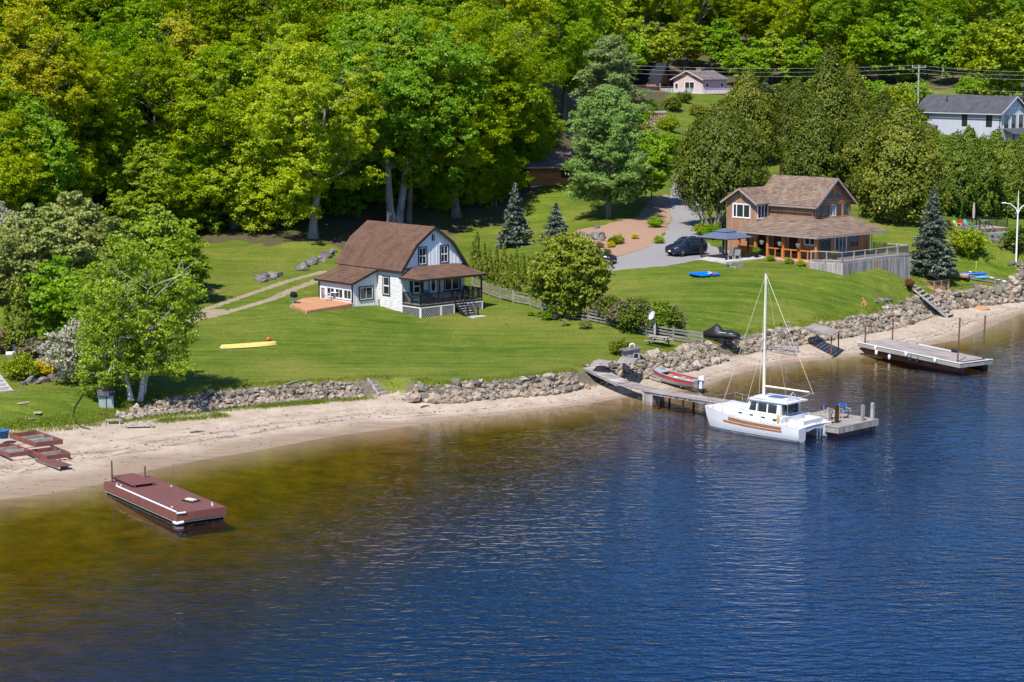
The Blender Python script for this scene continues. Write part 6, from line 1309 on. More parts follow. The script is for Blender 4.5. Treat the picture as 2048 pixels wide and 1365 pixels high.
# ------------------------------------------------------------------ red aluminium boat on its rail ramp
def motor_boat():
    a, b = G(1312, 759), W(1392, 781, 0); f = (a - b); f.z = 0; hd = math.atan2(f.y, f.x); C = (a + b) / 2
    z = hz(C.x, C.y); B = thing('motor_boat', 'red and silver aluminium boat with outboard beached beside the pier', 'boat', (C.x, C.y, max(z, 0) + .18), hd); B.rotation_euler = (0, -.06, hd)
    xs = [-2.2, -1.2, 0, 1.0, 1.8, 2.35]; hw = [.78, .85, .85, .75, .48, .03]; sh = [.62, .62, .66, .74, .84, .95]; kl = [.02, 0, 0, .02, .12, .45]
    R = [[(xs[i], s * w, z_) for s, w, z_ in ((1, hw[i], sh[i]), (1, hw[i] * .95, sh[i] * .55 + kl[i] * .45), (1, hw[i] * .75, kl[i] + .1), (1, 0, kl[i]), (-1, hw[i] * .75, kl[i] + .1), (-1, hw[i] * .95, sh[i] * .55 + kl[i] * .45), (-1, hw[i], sh[i]))] for i in range(6)]
    def strip(k0, k1, nm, m, inner=False):
        mb = MB()
        for i in range(5):
            for k in range(k0, k1): mb.add([R[i][k], R[i][k + 1], R[i + 1][k + 1], R[i + 1][k]], [(0, 1, 2, 3)])
        return mb.build(nm, m, B)
    red = mat('boat_red', (.34, .05, .04), .4, .15, 2.0); al = mat('aluminium', (.52, .53, .54), .4, .1, 3.0, metal=.5)
    strip(0, 1, 'side_panel', red); strip(5, 6, 'side_panel', red); strip(1, 5, 'hull', al)
    mb = MB(); mb.add(R[0], [tuple(range(7))]); mb.build('transom', al, B)
    mb = MB()
    for i in range(5):
        q = [(R[i][j][0], R[i][j][1] * .86, .28 if j in (0, 6) else 0) for j in (0, 6)]; q2 = [(R[i + 1][j][0] * .97, R[i + 1][j][1] * .86, .28) for j in (6, 0)]; mb.add(q + q2, [(0, 1, 2, 3)])
    mb.build('floor', M_PVC, B)
    mb = MB()
    for s in (0, 6):
        for i in range(5): mb.beam(R[i][s], R[i + 1][s], .07, .05)
    mb.beam(R[0][0], R[0][6], .07, .05); mb.build('gunwale', al, B)
    for x in (-1.5, -.3, .9): mb = MB(); w = np.interp(x, xs, hw) * .9; mb.box(x - .18, x + .18, -w, w, .3, .5); mb.build('bench', al, B)
    mb = MB(); mb.hexa([(1.2, -.6, .70), (2.1, -.2, .84), (2.1, .2, .84), (1.2, .6, .70), (1.2, -.6, .73), (2.1, -.2, .88), (2.1, .2, .88), (1.2, .6, .73)]); mb.build('bow_deck', al, B)
    mb = MB(); mb.hexa([(-2.75, -.17, .7), (-2.2, -.17, .7), (-2.2, .17, .7), (-2.75, .17, .7), (-2.7, -.13, 1.08), (-2.3, -.13, 1.0), (-2.3, .13, 1.0), (-2.7, .13, 1.08)]); mb.box(-2.55, -2.3, -.08, .08, .0, .7); mb.build('outboard_motor', M_PVC, B)
    mb = MB(); mb.box(-2.7, -2.35, -.1, .1, -.25, 0); mb.build('outboard_leg', M_RUBBER, B)
    q = B.matrix_basis
    t = thing('boat_ramp', 'pale timber rails under the red boat', 'ramp', (C.x, C.y, max(z, 0)), hd)
    for s in (-.45, .45): mb = MB(); mb.beam((-1.5, s, .1), (3.9, s, .62), .12, .12); mb.build('rail', M_GREYL, t)
    for x in (-1, 1, 3.2): mb = MB(); zz = .02 + (x + 1.5) * .09; mb.box(x, x + .12, -.6, .6, zz, zz + .08); mb.build('cross_tie', M_GREYW, t)
motor_boat()

# ------------------------------------------------------------------ covered jet ski on a trailer
def jet_ski():
    C = G(1442, 686); hd = math.radians(146); B = thing('jet_ski', 'jet ski under a fitted black cover with white lettering marks', 'jet ski', C + Vector((0, 0, .45)), hd)
    xs = [-1.65, -1.5, -.9, -.4, -.1, .1, .35, .6, .9, 1.3, 1.65, 1.8]; hw = [.42, .5, .56, .58, .58, .58, .56, .54, .48, .36, .18, .04]; tp = [.42, .55, .72, .66, .70, .98, 1.18, 1.12, .82, .62, .45, .36]; tw = [.8, .75, .45, .42, .42, .42, .4, .45, .5, .6, .7, .8]
    V = []; n = 9
    for x, w, h, k in zip(xs, hw, tp, tw): V += [(x, w * .7, -.02), (x, w, .16), (x, w, .34), (x, w * k, h * .86), (x, 0, h), (x, -w * k, h * .86), (x, -w, .34), (x, -w, .16), (x, -w * .7, -.02)]
    mb = MB(); mb.add(V, [(i * n + k, i * n + k + 1, (i + 1) * n + k + 1, (i + 1) * n + k)[::-1] for i in range(len(xs) - 1) for k in range(n - 1)], True); mb.add(V[:n], [tuple(range(n))]); mb.build('cover', mat('cover_black', (.014, .014, .017), .55, .2, 4, .02, 6, spec=.4), B)
    mb = MB()
    for x0, x1, z, y in ((-.75, -.05, .50, .515), (-1.35, -1.05, .46, .475)): mb.beam((x0, y, z), (x1, y + .01, z), .03, .06, up=(0, .55, .45))
    mb.build('white_lettering', M_VINYL, B)
    t = thing('jet_ski_trailer', 'low black trailer carrying the covered jet ski', 'trailer', C, hd); mb = MB()
    for s in (-.45, .45): mb.beam((-1.7, s, .36), (1.2, s, .36), .08, .1); mb.beam((1.2, s, .36), (2.4, 0, .34), .08, .08)
    mb.box(-.5, -.42, -.75, .75, .28, .36); mb.build('frame', M_RUBBER, t)
    for s in (-.72, .72): mb = MB(); mb.tube([(-.46, s - .08, .26), (-.46, s + .08, .26)], .27, 14); mb.build('wheel', M_RUBBER, t)
jet_ski()
# ------------------------------------------------------------------ cars
M_CARB = mat('car_paint_navy', (0.012, 0.018, 0.035), 0.22, 0.05, spec=.6)
M_CARK = mat('car_paint_black', (0.012, 0.014, 0.020), 0.25, 0.05, spec=.6)
M_CARG = glassmat('car_glass', (0.015, 0.022, 0.03), .03)
M_LAMP = mat('headlamp', (.6, .62, .66), .15, .05, spec=.8)
def wheel(par, x, y, r, rim):
    s = 1 if y > 0 else -1; b = MB(); b.tube([(x, y - s * .11, r), (x, y + s * .10, r)], r, 18); t = b.build('wheel', M_RUBBER, par)
    b = MB(); b.tube([(x, y + s * .10, r), (x, y + s * .112, r)], r * .66, 14); b.build('rim', rim, t)
    b = MB()
    for k in range(5): a = 6.283 * k / 5; b.beam((x, y + s * .118, r), (x + r * .58 * math.cos(a), y + s * .118, r + r * .58 * math.sin(a)), .05, .02, up=(0, 1, 0))
    b.build('spoke', M_METAL, t)
def loft_body(sections):
    """sections: (x, [(y, z)...] from sill up to centre) mirrored"""
    mb = MB(); n = len(sections[0][1]); V = []
    for x, P in sections: V += [(x, y, z) for y, z in P] + [(x, -y, z) for y, z in P[::-1]]
    m = 2 * n; mb.add(V, [(i * m + k, i * m + (k + 1) % m, (i + 1) * m + (k + 1) % m, (i + 1) * m + k) for i in range(len(sections) - 1) for k in range(m)], True)
    mb.add(V[:m], [tuple(range(m))[::-1]]); mb.add(V[-m:], [tuple(range(m))]); return mb
def suv(label, loc, rot, L=4.6, Wd=1.84, Ht=1.68, paint=None):
    t = thing('parked_car', label, 'car', loc, rot); h = Wd / 2; k = L / 4.6
    S = []
    for x, zl, zb, zt, w, wt in ((2.30, .38, .62, .74, .72, .55), (2.18, .26, .66, .86, .86, .70), (1.7, .24, .70, .98, .96, .80), (1.2, .22, .72, 1.05, 1.0, .84), (.75, .22, .74, 1.10, 1.0, .86), (-1.6, .22, .76, 1.12, 1.0, .88), (-2.1, .26, .76, 1.10, .97, .86), (-2.28, .36, .74, 1.05, .86, .78)):
        S.append((x * k, [(0, zl), (h * w * .9, zl), (h * w, (zl + zb) / 2), (h * w, zb), (h * w * .96, zt - .06), (h * wt, zt), (0, zt + .02)]))
    loft_body(S).build('body', paint or M_CARB, t)
    S = [(x * k, [(0, 1.06), (h * .86, 1.06), (h * wt, zt - .05), (h * wt * .9, zt), (0, zt + .03)]) for x, zt, wt in ((.98, 1.12, .84), (.35, Ht - .12, .68), (.0, Ht - .03, .68), (-1.2, Ht - .03, .68), (-1.75, Ht - .15, .68), (-2.18, 1.14, .80))]
    loft_body(S).build('cabin', paint or M_CARB, t)
    def pane(P, nm='window'):
        P = [Vector(p) for p in P]; n = (P[1] - P[0]).cross(P[2] - P[0]).normalized(); b = MB(); b.slab([p + n * .015 for p in P], .012); b.build(nm, M_CARG, t)
    yb, yt, zb, zt = h * .862, h * .70, 1.12, Ht - .16
    for s in (1, -1):
        for a0, a1, c0, c1 in ((.62, -.35, .28, -.35), (-.42, -1.25, -.42, -1.2), (-1.32, -1.9, -1.28, -1.6)):
            P = [(a0 * k, s * yb, zb), (a1 * k, s * yb, zb), (c1 * k, s * yt, zt), (c0 * k, s * yt, zt)]; pane(P if s < 0 else P[::-1]) if False else pane(P[::-1] if s > 0 else P)
    pane([(.95 * k, yb * .9, 1.14), (.95 * k, -yb * .9, 1.14), (.40 * k, -yt * .9, zt + .02), (.40 * k, yt * .9, zt + .02)][::-1], 'windscreen')
    pane([(-2.17 * k, -yb * .85, 1.16), (-2.17 * k, yb * .85, 1.16), (-1.80 * k, yt * .85, zt - .02), (-1.80 * k, -yt * .85, zt - .02)][::-1], 'rear_window')
    for x in (1.38, -1.30):
        for s in (1, -1): wheel(t, x * k, s * (h - .08), .36, M_RUBBER)
    for s in (1, -1): b = MB(); b.hexa([(2.12 * k, s * .5, .68), (2.24 * k, s * .5, .68), (2.05 * k, s * .80, .72), (1.9 * k, s * .80, .72), (2.12 * k, s * .5, .80), (2.22 * k, s * .5, .80), (2.03 * k, s * .81, .86), (1.9 * k, s * .81, .86)]); b.build('headlight', M_LAMP, t)
    b = MB(); b.box(2.22 * k, 2.32 * k, -.45, .45, .5, .72); b.build('grille', M_RUBBER, t); b = MB(); b.box(2.31 * k, 2.335 * k, -.16, .16, .42, .53); b.build('licence_plate', M_VINYL, t)
    for s in (1, -1): b = MB(); b.box(.62 * k, .80 * k, s * h * .9 - .1 * (s < 0), s * h * .9 + .14 * (s > 0) + .0, 1.08, 1.22); b.build('mirror', paint or M_CARB, t)
    b = MB()
    for s in (1, -1): b.box(-2.0 * k, 2.0 * k, s * (h * 1.0) - .02, s * (h * 1.0) + .02, .22, .34)
    b.build('sill_trim', M_RUBBER, t); t.scale = (1, 1.03, 1.1); return t
q = G(1372, 510); suv('dark navy SUV parked on the drive beside the gazebo', q + Vector((0, 0, .01)), math.radians(219), paint=M_CARB)
q = G(1196, 532); T = suv('black pickup half hidden behind the big round bush', q + Vector((-.6, .8, .01)), math.radians(-24), 4.9, 1.86, 1.72, paint=M_CARK)

# ------------------------------------------------------------------ gazebo, patio, garden furniture
def gazebo():
    C = Vector((21.45, 198.6, 5.68)); c = math.cos(ROT), math.sin(ROT); s = 3.3
    t = thing('gazebo', 'dark blue-grey soft-top gazebo with two-tier roof beside the brown house', 'gazebo', C, ROT + math.pi / 2 * 0)
    for x, y in ((0, 0), (s, 0), (0, s), (s, s)): b = MB(); b.box(x - .08, x + .08, y - .08, y + .08, -.1, 2.05); b.build('post', M_BLACK, t)
    for x0, y0, x1, y1 in ((0, 0, s, 0), (0, s, s, s), (0, 0, 0, s), (s, 0, s, s)): b = MB(); b.beam((x0, y0, 2.0), (x1, y1, 2.0), .07, .1); b.build('top_rail', M_BLACK, t)
    m = mat('gazebo_canvas', (.085, .11, .17), .75, .08, 2.0); e = .42; k = s / 2; q = .62
    def tier(z0, z1, r0, r1, nm):
        b = MB(); o = [(k - r0, k - r0), (k + r0, k - r0), (k + r0, k + r0), (k - r0, k + r0)]; i_ = [(k - r1, k - r1), (k + r1, k - r1), (k + r1, k + r1), (k - r1, k + r1)]
        for a in range(4): c_ = (a + 1) % 4; b.slab([(*o[a], z0), (*o[c_], z0), (*i_[c_], z1), (*i_[a], z1)], .03)
        return b.build(nm, m, t)
    tier(2.08, 2.62, k + e, .72, 'canopy'); tier(2.66, 2.95, .86, .12, 'vent_canopy')
    return t
GZ = gazebo()
t = thing('patio', 'pale concrete patio slab under the gazebo', 'patio', GZ.matrix_basis @ Vector((1.6, 1.6, -.08)), ROT); t['kind'] = 'structure'
for i in range(5):
    for j in range(5): b = MB(); b.box(-3.2 + i * 1.3, -3.2 + (i + 1) * 1.3 - .02, -3.0 + j * 1.3, -3.0 + (j + 1) * 1.3 - .02, -.25, .06); b.build('slab', M_CONC, t)
def sling_chair():
    t = thing('patio_chair', 'x', 'chair'); m = M_PATIO
    for s in (-.27, .27):
        b = MB(); b.tube([(s, -.3, 0), (s, -.22, .42), (s, .22, .40), (s, .42, 1.0)], .022, 6); b.tube([(s, .34, 0), (s, .15, .40)], .022, 6); b.tube([(s, -.26, .40), (s, -.26, .62), (s, .28, .64)], .022, 6); b.build('side_frame', m, t)
    b = MB(); b.hexa([(-.25, -.24, .40), (.25, -.24, .40), (.25, .24, .38), (-.25, .24, .38), (-.25, -.24, .43), (.25, -.24, .43), (.25, .24, .41), (-.25, .24, .41)]); b.build('seat', M_SLING, t)
    b = MB(); b.hexa([(-.25, .24, .40), (.25, .24, .40), (.25, .28, .40), (-.25, .28, .40), (-.25, .42, 1.0), (.25, .42, 1.0), (.25, .45, 1.0), (-.25, .45, 1.0)]); b.build('backrest', M_SLING, t); return t
M_PATIO = mat('patio_frame', (.60, .57, .52), .5, .06); M_SLING = mat('patio_sling', (.36, .33, .31), .8, .1)
pc = sling_chair(); first = True
for x, y, a, lb in ((.55, .1, 2.9, 'pale sling chair with its back to the drive under the gazebo'), (1.25, -.35, 2.5, 'pale sling chair beside the front gazebo post'), (2.3, .7, -.9, 'pale sling chair facing the others under the gazebo'), (2.0, 2.2, -.2, 'pale sling chair by the orange bar counter')):
    l = GZ.matrix_basis @ Vector((x, y, 0)); rz = ROT + a
    if first: pc.location = l; pc.rotation_euler = (0, 0, rz); tag(pc, lb, 'chair', 'sling chairs under the gazebo'); first = False
    else: place_copy(pc, l, rz, 1.0, lb, 'chair', 'sling chairs under the gazebo')
t = thing('patio_table', 'low dark table under the gazebo', 'table', GZ.matrix_basis @ Vector((1.4, 1.0, 0)), ROT); b = MB(); b.box(-.5, .5, -.35, .35, .42, .46); b.build('table_top', M_BLACK, t)
for x in (-.44, .44):
    for y in (-.3, .3): b = MB(); b.box(x - .02, x + .02, y - .02, y + .02, 0, .42); b.build('leg', M_BLACK, t)
def potted(label, p, s=1.0, L=L_GREEN, pm=None):
    t = thing('potted_plant', label, 'plant', p); b = MB(); b.lathe([(0, 0), (.2 * s, 0), (.27 * s, .4 * s), (.3 * s, .4 * s), (.3 * s, .45 * s), (.24 * s, .45 * s), (0, .4 * s)], 12); b.build('pot', pm or M_RUBBER, t)
    o = bpy.data.objects.new('leaves', MOUND[1]); COL.objects.link(o); o.parent = t; o.location = (0, 0, .4 * s); o.scale = (.32 * s,) * 3; o.material_slots[0].link = 'OBJECT'; o.material_slots[0].material = L; return t
L_RED = leafmat('petal_red', (.05, .10, .02), (.45, .04, .03), None, .2)
potted('potted flowers at the veranda post of the brown house', HB.matrix_basis @ Vector((-.45, 7.4, .05)), 1.1, L_GREEN)
potted('leafy potted plant on the weathered deck', HB.matrix_basis @ Vector((2.0, -.6, .25)), 1.0, L_CEDARG)
potted('black pot of red flowers above the grey lake stairs', G(1819, 582), 1.3, L_RED)
for i, y in enumerate((1.2, 2.8, 5.2)):
    tree('shrub', MOUND, L_LIME, M_TWIG, HB.matrix_basis @ Vector((-.9, y, hz(*(HB.matrix_basis @ Vector((-.9, y, 0)))[:2]) - 5.65)), i, .38, 'light green plant clump along the veranda railing', 'plant', 'plants along the veranda')
def hanging(label, p):
    t = thing('hanging_basket', label, 'flower basket', p); b = MB(); b.lathe([(0, -.2), (.12, -.16), (.2, 0)], 10); b.build('basket', M_PATIO, t); b = MB()
    for k in range(3): b.tube([(.18 * math.cos(k * 2.1), .18 * math.sin(k * 2.1), 0), (0, 0, .5)], .008, 4, False)
    b.build('chain', M_BLACK, t); o = bpy.data.objects.new('flowers', MOUND[1]); COL.objects.link(o); o.parent = t; o.scale = (.2, .2, .14); o.material_slots[0].link = 'OBJECT'; o.material_slots[0].material = L_BLOSSOM
for i, y in enumerate((2.2, 4.55, 6.9)): hanging('hanging basket of pale flowers at a veranda post', HB.matrix_basis @ Vector((-.25, y, 1.55)))
for o in list(COL.objects):
    if o.name.startswith('hanging_basket'): o['group'] = 'hanging baskets along the veranda'
t = thing('surfboard', 'blue paddle board leaning by the veranda wall', 'paddle board', HB.matrix_basis @ Vector((1.6, 9.0, .1)), ROT + .2); b = MB(); P = [(.33 * math.sin(math.pi * min(1, k / 12) ** .8), 0, 2.1 * k / 12) for k in range(13)]; b.slab([(x, 0, z) for x, y, z in P] + [(-x, 0, z) for x, y, z in P[::-1][1:-1]], .08); b.build('board', mat('board_paint_blue', (.03, .12, .30), .4), t)

# cottage deck with table set and barbecue
z = 3.84; poly = [W(582, 609, z), W(604, 597, z), W(637, 594, z), W(706, 607, z), W(613, 622, z)]; c = poly[0].copy()
t = thing('cedar_deck', 'low orange cedar deck with clipped corner beside the white cottage', 'deck', c)
u = (loc(HW, 0, 1, 0) - loc(HW, 0, 0, 0)); vv = (loc(HW, 1, 0, 0) - loc(HW, 0, 0, 0))
P2 = np.array([p[:2] for p in poly]); us = [(p - c).dot(u) for p in poly]; vs_ = [(p - c).dot(vv) for p in poly]
def clip_row(v0):
    """extent along u of the deck polygon at row v"""
    xs = []
    for (a, b_), (a2, b2) in zip(zip(us, vs_), list(zip(us, vs_))[1:] + [(us[0], vs_[0])]):
        if (b_ - v0) * (b2 - v0) < 0: xs.append(a + (a2 - a) * (v0 - b_) / (b2 - b_))
    return (min(xs), max(xs)) if len(xs) >= 2 else None
v0 = min(vs_) + .07
while v0 < max(vs_):
    e_ = clip_row(v0)
    if e_:
        a_, b_ = u * e_[0] + vv * v0, u * e_[1] + vv * v0; b = MB(); b.beam(a_ - Vector((0, 0, .02)), b_ - Vector((0, 0, .02)), .128, .04); b.build('deck_board', M_DECK, t)
    v0 += .14
b = MB()
for p, q in zip(poly, poly[1:] + poly[:1]): b.beam(p - c - Vector((0, 0, .20)), q - c - Vector((0, 0, .20)), .05, .32)
b.build('deck_edge', M_DECK, t)
b = MB()
for p in poly: b.box(p.x - c.x - .08, p.x - c.x + .08, p.y - c.y - .08, p.y - c.y + .08, -.9, -.06)
b.build('deck_pier', M_GREYW, t)
tb = W(672, 601, z); t = thing('patio_table', 'round glass patio table on the cedar deck', 'table', tb); b = MB(); b.lathe([(0, .72), (.5, .72), (.5, .75), (0, .75)], 18); b.build('table_top', M_PATIO, t)
for k in range(4): b = MB(); b.tube([(.35 * math.cos(k * 1.571 + .4), .35 * math.sin(k * 1.571 + .4), 0), (.28 * math.cos(k * 1.571 + .4), .28 * math.sin(k * 1.571 + .4), .72)], .02, 5); b.build('leg', M_PATIO, t)
for dx, dy, a, lb in ((-.75, -.1, 1.6, 'sling chair on the cedar deck on the barbecue side of the table'), (.8, .2, -1.5, 'sling chair on the cedar deck at the house side of the table'), (-.2, .8, 0, 'sling chair on the cedar deck behind the table')): place_copy(pc, tb + Vector((dx, dy, 0)), a, 1.0, lb, 'chair', 'sling chairs on the cedar deck')
q = W(588, 607, z); t = thing('barbecue', 'black lidded gas barbecue on the deck corner', 'barbecue', q, ROT + 1.2)
b = MB(); b.box(-.4, .4, -.25, .25, .55, .8); b.build('firebox', M_BLACK, t); b = MB(); b.tube([(-.4, 0, .8), (.4, 0, .8)], .25, 14); b.build('lid', M_BLACK, t)
for x in (-.36, .36):
    for y in (-.2, .2): b = MB(); b.box(x - .025, x + .025, y - .025, y + .025, 0, .55); b.build('leg', M_METAL, t)
b = MB(); b.box(.4, .75, -.2, .2, .74, .78); b.build('side_shelf', M_METAL, t); b = MB(); b.tube([(-.25, -.27, .92), (.25, -.27, .92)], .02, 6); b.build('handle', M_METAL, t)
# porch furniture
def adirondack():
    t = thing('garden_chair', 'x', 'chair'); m = M_ADI
    b = MB(); b.hexa([(-.27, -.35, .36), (.27, -.35, .36), (.25, .25, .24), (-.25, .25, .24), (-.27, -.35, .40), (.27, -.35, .40), (.25, .25, .28), (-.25, .25, .28)]); b.build('seat', m, t)
    for k in range(5):
        x = -.22 + k * .11; h = 1.0 - .06 * abs(k - 2) ** 1.4; b = MB(); b.hexa([(x - .048, .2, .26), (x + .048, .2, .26), (x + .048, .23, .26), (x - .048, .23, .26), (x - .052, .5, h), (x + .052, .5, h), (x + .052, .53, h), (x - .052, .53, h)]); b.build('back_slat', m, t)
    for s in (-1, 1):
        b = MB(); b.box(s * .33 - .06, s * .33 + .06, -.42, .35, .56, .59); b.build('armrest', m, t); b = MB(); b.box(s * .3 - .02, s * .3 + .02, -.38, -.28, 0, .56); b.beam((s * .28, -.33, .36), (s * .28, .55, .06), .04, .1); b.box(s * .31 - .02, s * .31 + .02, .25, .33, 0.1, .56); b.build('leg', m, t)
    return t
M_ADI = mat('plastic_teal', (.03, .22, .28), .45, .05)
def recolor(t, m):
    for c_ in t.children: c_.material_slots[0].link = 'OBJECT'; c_.material_slots[0].material = m
    return t
ad = adirondack(); ad.location = loc(HW, .9, -.9, 1.2); ad.rotation_euler = (0, 0, ROT + .5); tag(ad, 'teal adirondack chair beside the shuttered porch window', 'chair', 'teal chairs on the cottage porch')
place_copy(ad, loc(HW, 2.5, -.9, 1.2), ROT - .1, 1, 'teal adirondack chair in front of the cottage door', 'chair', 'teal chairs on the cottage porch')
recolor(place_copy(ad, loc(HW, 6.8, -1.0, 1.2), ROT - .8, 1, 'dark garden chair at the far end of the cottage porch', 'chair'), M_BLACK)
t = thing('porch_table', 'dark wicker table with benches on the cottage porch', 'table', loc(HW, 5.9, -1.2, 1.2), ROT); b = MB(); b.box(-.7, .7, -.4, .4, .68, .73); b.build('table_top', M_DKBROWN, t)
for x in (-.6, .6):
    for y in (-.32, .32): b = MB(); b.box(x - .04, x + .04, y - .04, y + .04, 0, .68); b.build('leg', M_DKBROWN, t)
M_TRED = mat('plastic_red', (.50, .02, .02), .4, .05); M_TLIME = mat('plastic_lime', (.36, .52, .16), .4, .05); M_TAQUA = mat('plastic_aqua', (.10, .38, .42), .4, .05)

# ------------------------------------------------------------------ neighbour's raised deck beyond the blue spruce
zD = 6.85; C = W(1935, 458, zD); t = thing('raised_deck', 'raised brown deck with black railing and steps beside the cedar screen', 'deck', C, math.radians(25))
for i in range(16): b = MB(); b.box(-2.4, 5.2, -.6 + i * .25, -.6 + i * .25 + .235, -.05, 0); b.build('deck_board', M_DECKG, t)
b = MB(); b.box(-2.4, 5.2, -.66, -.6, -.32, -.02); b.box(5.2, 5.26, -.6, 3.4, -.32, -.02); b.build('rim_board', woodmat('rim_brown', (.2, .12, .07), .2), t)
b = MB(); b.box(-2.5, .6, -.9, -.68, -.9, .28); b.box(-2.5, .6, -.95, -.6, .28, .38); b.build('hot_tub_wall', M_METAL, t)
for x in (1.5, 3.3, 5.0): b = MB(); b.box(x - .1, x + .1, -.5, -.3, -2.0, -.05); b.build('deck_post', M_BLACK, t)
railing(t, [(1.2, 3.2, 0), (5.1, 3.2, 0), (5.1, -.5, 0)], .95, .07, .05, 1.6, .14, .025, m=M_BLACK)
railing(t, [(.7, -.62, 0), (1.2, -.62, 0)], .95, .07, .05, .6, 0, m=M_BLACK)
for i in range(9): b = MB(); b.box(1.2, 2.3, -.85 - i * .27, -.62 - i * .27, -.2 - i * .2, -.15 - i * .2); b.build('stair_tread', M_GREYW, t)
for x in (1.2, 2.3): b = MB(); b.beam((x, -.6, .9), (x, -3.1, -1.0), .05, .06); b.beam((x, -.6, -.1), (x, -3.1, -2.0), .05, .2); b.box(x - .04, x + .04, -3.1, -3.0, -2.1, -.95); b.build('stair_rail', M_BLACK, t)
RD = t
for x, y, m_, lb in ((-2.0, .3, M_TRED, 'red adirondack chair at the hot tub end of the raised deck'), (-1.2, .3, M_TLIME, 'lime green adirondack chair on the raised deck'), (-.4, .35, M_TRED, 'red adirondack chair between lime and aqua chairs'), (.5, .6, M_TAQUA, 'aqua adirondack chair on the raised deck')):
    recolor(place_copy(ad, RD.matrix_basis @ Vector((x, y, 0)), math.radians(25) + .15, 1.0, lb, 'chair', 'colourful chairs on the raised deck'), m_)
t = thing('closed_umbrella', 'closed pale patio umbrella on the raised deck', 'umbrella', RD.matrix_basis @ Vector((2.2, 1.8, 0))); b = MB(); b.tube([(0, 0, 0), (0, 0, 2.7)], .03, 6); b.build('pole', M_METAL, t); b = MB(); b.lathe([(.03, 2.75), (.1, 2.5), (.14, 1.9), (.17, 1.3), (.10, 1.1), (.14, 1.0)], 9); b.build('canopy', mat('umbrella_cloth', (.42, .33, .28), .8), t)
t = thing('patio_table', 'grey patio table beside the closed umbrella', 'table', RD.matrix_basis @ Vector((3.3, 1.6, 0)), .4); b = MB(); b.box(-.7, .7, -.4, .4, .68, .73); b.build('table_top', M_METAL, t)
for x in (-.6, .6):
    for y in (-.3, .3): b = MB(); b.box(x - .03, x + .03, y - .03, y + .03, 0, .68); b.build('leg', M_BLACK, t)
# stone retaining wall of blocks under it
c = G(1940, 492); t = thing('retaining_wall', 'grey block retaining wall below the raised deck', 'retaining wall', c, math.radians(25)); t['kind'] = 'thing'; rng = random.Random(6)
mblk = mat('block_grey', (.33, .32, .33), .85, .2, 3.0, .02, 12, perobj=.25)
for r_ in range(6):
    for i in range(12):
        x = -2.6 + i * .85 + (r_ % 2) * .4
        if 0.9 < x < 2.6: continue
        b = MB(); b.box(x, x + .82, .2 + rng.uniform(-.02, .03), .6, -.5 + r_ * .3, -.5 + r_ * .3 + .28); b.build('block', mblk, t)

# ------------------------------------------------------------------ things on the lawns
def canoe():
    a, b_ = G(441, 699), G(553, 690); v = b_ - a; L = v.length; t = thing('canoe', 'yellow canoe lying upside down on the lawn', 'canoe', (a + b_) / 2 + Vector((0, 0, .02)), math.atan2(v.y, v.x)); n = 15; V = []; R = 9
    for i in range(n):
        f = -1 + 2 * i / (n - 1); w = .46 * (1 - abs(f) ** 2.4) + .012; h = .29 + .10 * abs(f) ** 3; zt = h - .10 * abs(f) ** 3
        for k in range(R): g = math.pi * k / (R - 1); V.append((f * L / 2 * (1 - .03 * math.sin(g)), w * math.cos(g), .03 + (zt * math.sin(g) ** .75 if 0 < k < R - 1 else .0)))
    b = MB(); b.add(V, [(i * R + k, (i + 1) * R + k, (i + 1) * R + k + 1, i * R + k + 1) for i in range(n - 1) for k in range(R - 1)], True); b.build('hull', mat('canoe_yellow', (.74, .47, .12), .4, .06, 1.0), t)
    b = MB()
    for s in (0, R - 1): b.tube([V[i * R + s] for i in range(n)], .022, 5)
    b.build('gunwale', M_CREAM, t); b = MB(); b.tube([(-L / 2 - .01, 0, .05), (-L / 2 + .16, 0, .22)], .06, 6); b.build('bow_plate', M_VINYL, t)
    q = G(537, 683); t = thing('red_buoy', 'small red buoy behind the yellow canoe', 'buoy', q); b = MB(); b.lathe([(0, 0), (.12, .02), (.19, .14), (.19, .22), (.10, .34), (0, .37)], 12); b.build('float', mat('buoy_red', (.6, .1, .03), .4), t)
canoe()
c = G(1408, 551); t = thing('inflatable_raft', 'blue inflatable raft with red and white end lying on the lawn', 'raft', c + Vector((0, 0, .05)), .12)
mb_ = mat('raft_blue', (.0, .16, .62), .35, .12, 1.5, .05, 1.5); P = [(-1.5, 0), (-1.2, .75), (-.4, 1.15), (.4, 1.0), (.6, 0), (.4, -1.0), (-.4, -1.15), (-1.2, -.75)]
b = MB(); b.slab([(x, y, .16 + .07 * math.sin(3 * x + y)) for x, y in P][::-1], .14); b.build('hull', mb_, t)
b = MB(); b.slab([(x, y, .2) for x, y in ((.3, -1.0), (.75, -.2), (.75, .9), (.4, 1.0), (.2, .2))], .15); b.build('white_panel', M_VINYL, t)
b = MB(); b.slab([(x, y, .18) for x, y in ((.75, .1), (1.3, .0), (1.35, .7), (.75, .9))], .14); b.build('red_panel', mat('raft_red', (.6, .06, .04), .4), t)
b = MB(); b.slab([(x, y, .17) for x, y in ((.6, -1.0), (1.4, -.75), (1.45, -.15), (.75, -.1))], .14); b.build('blue_end', mb_, t)
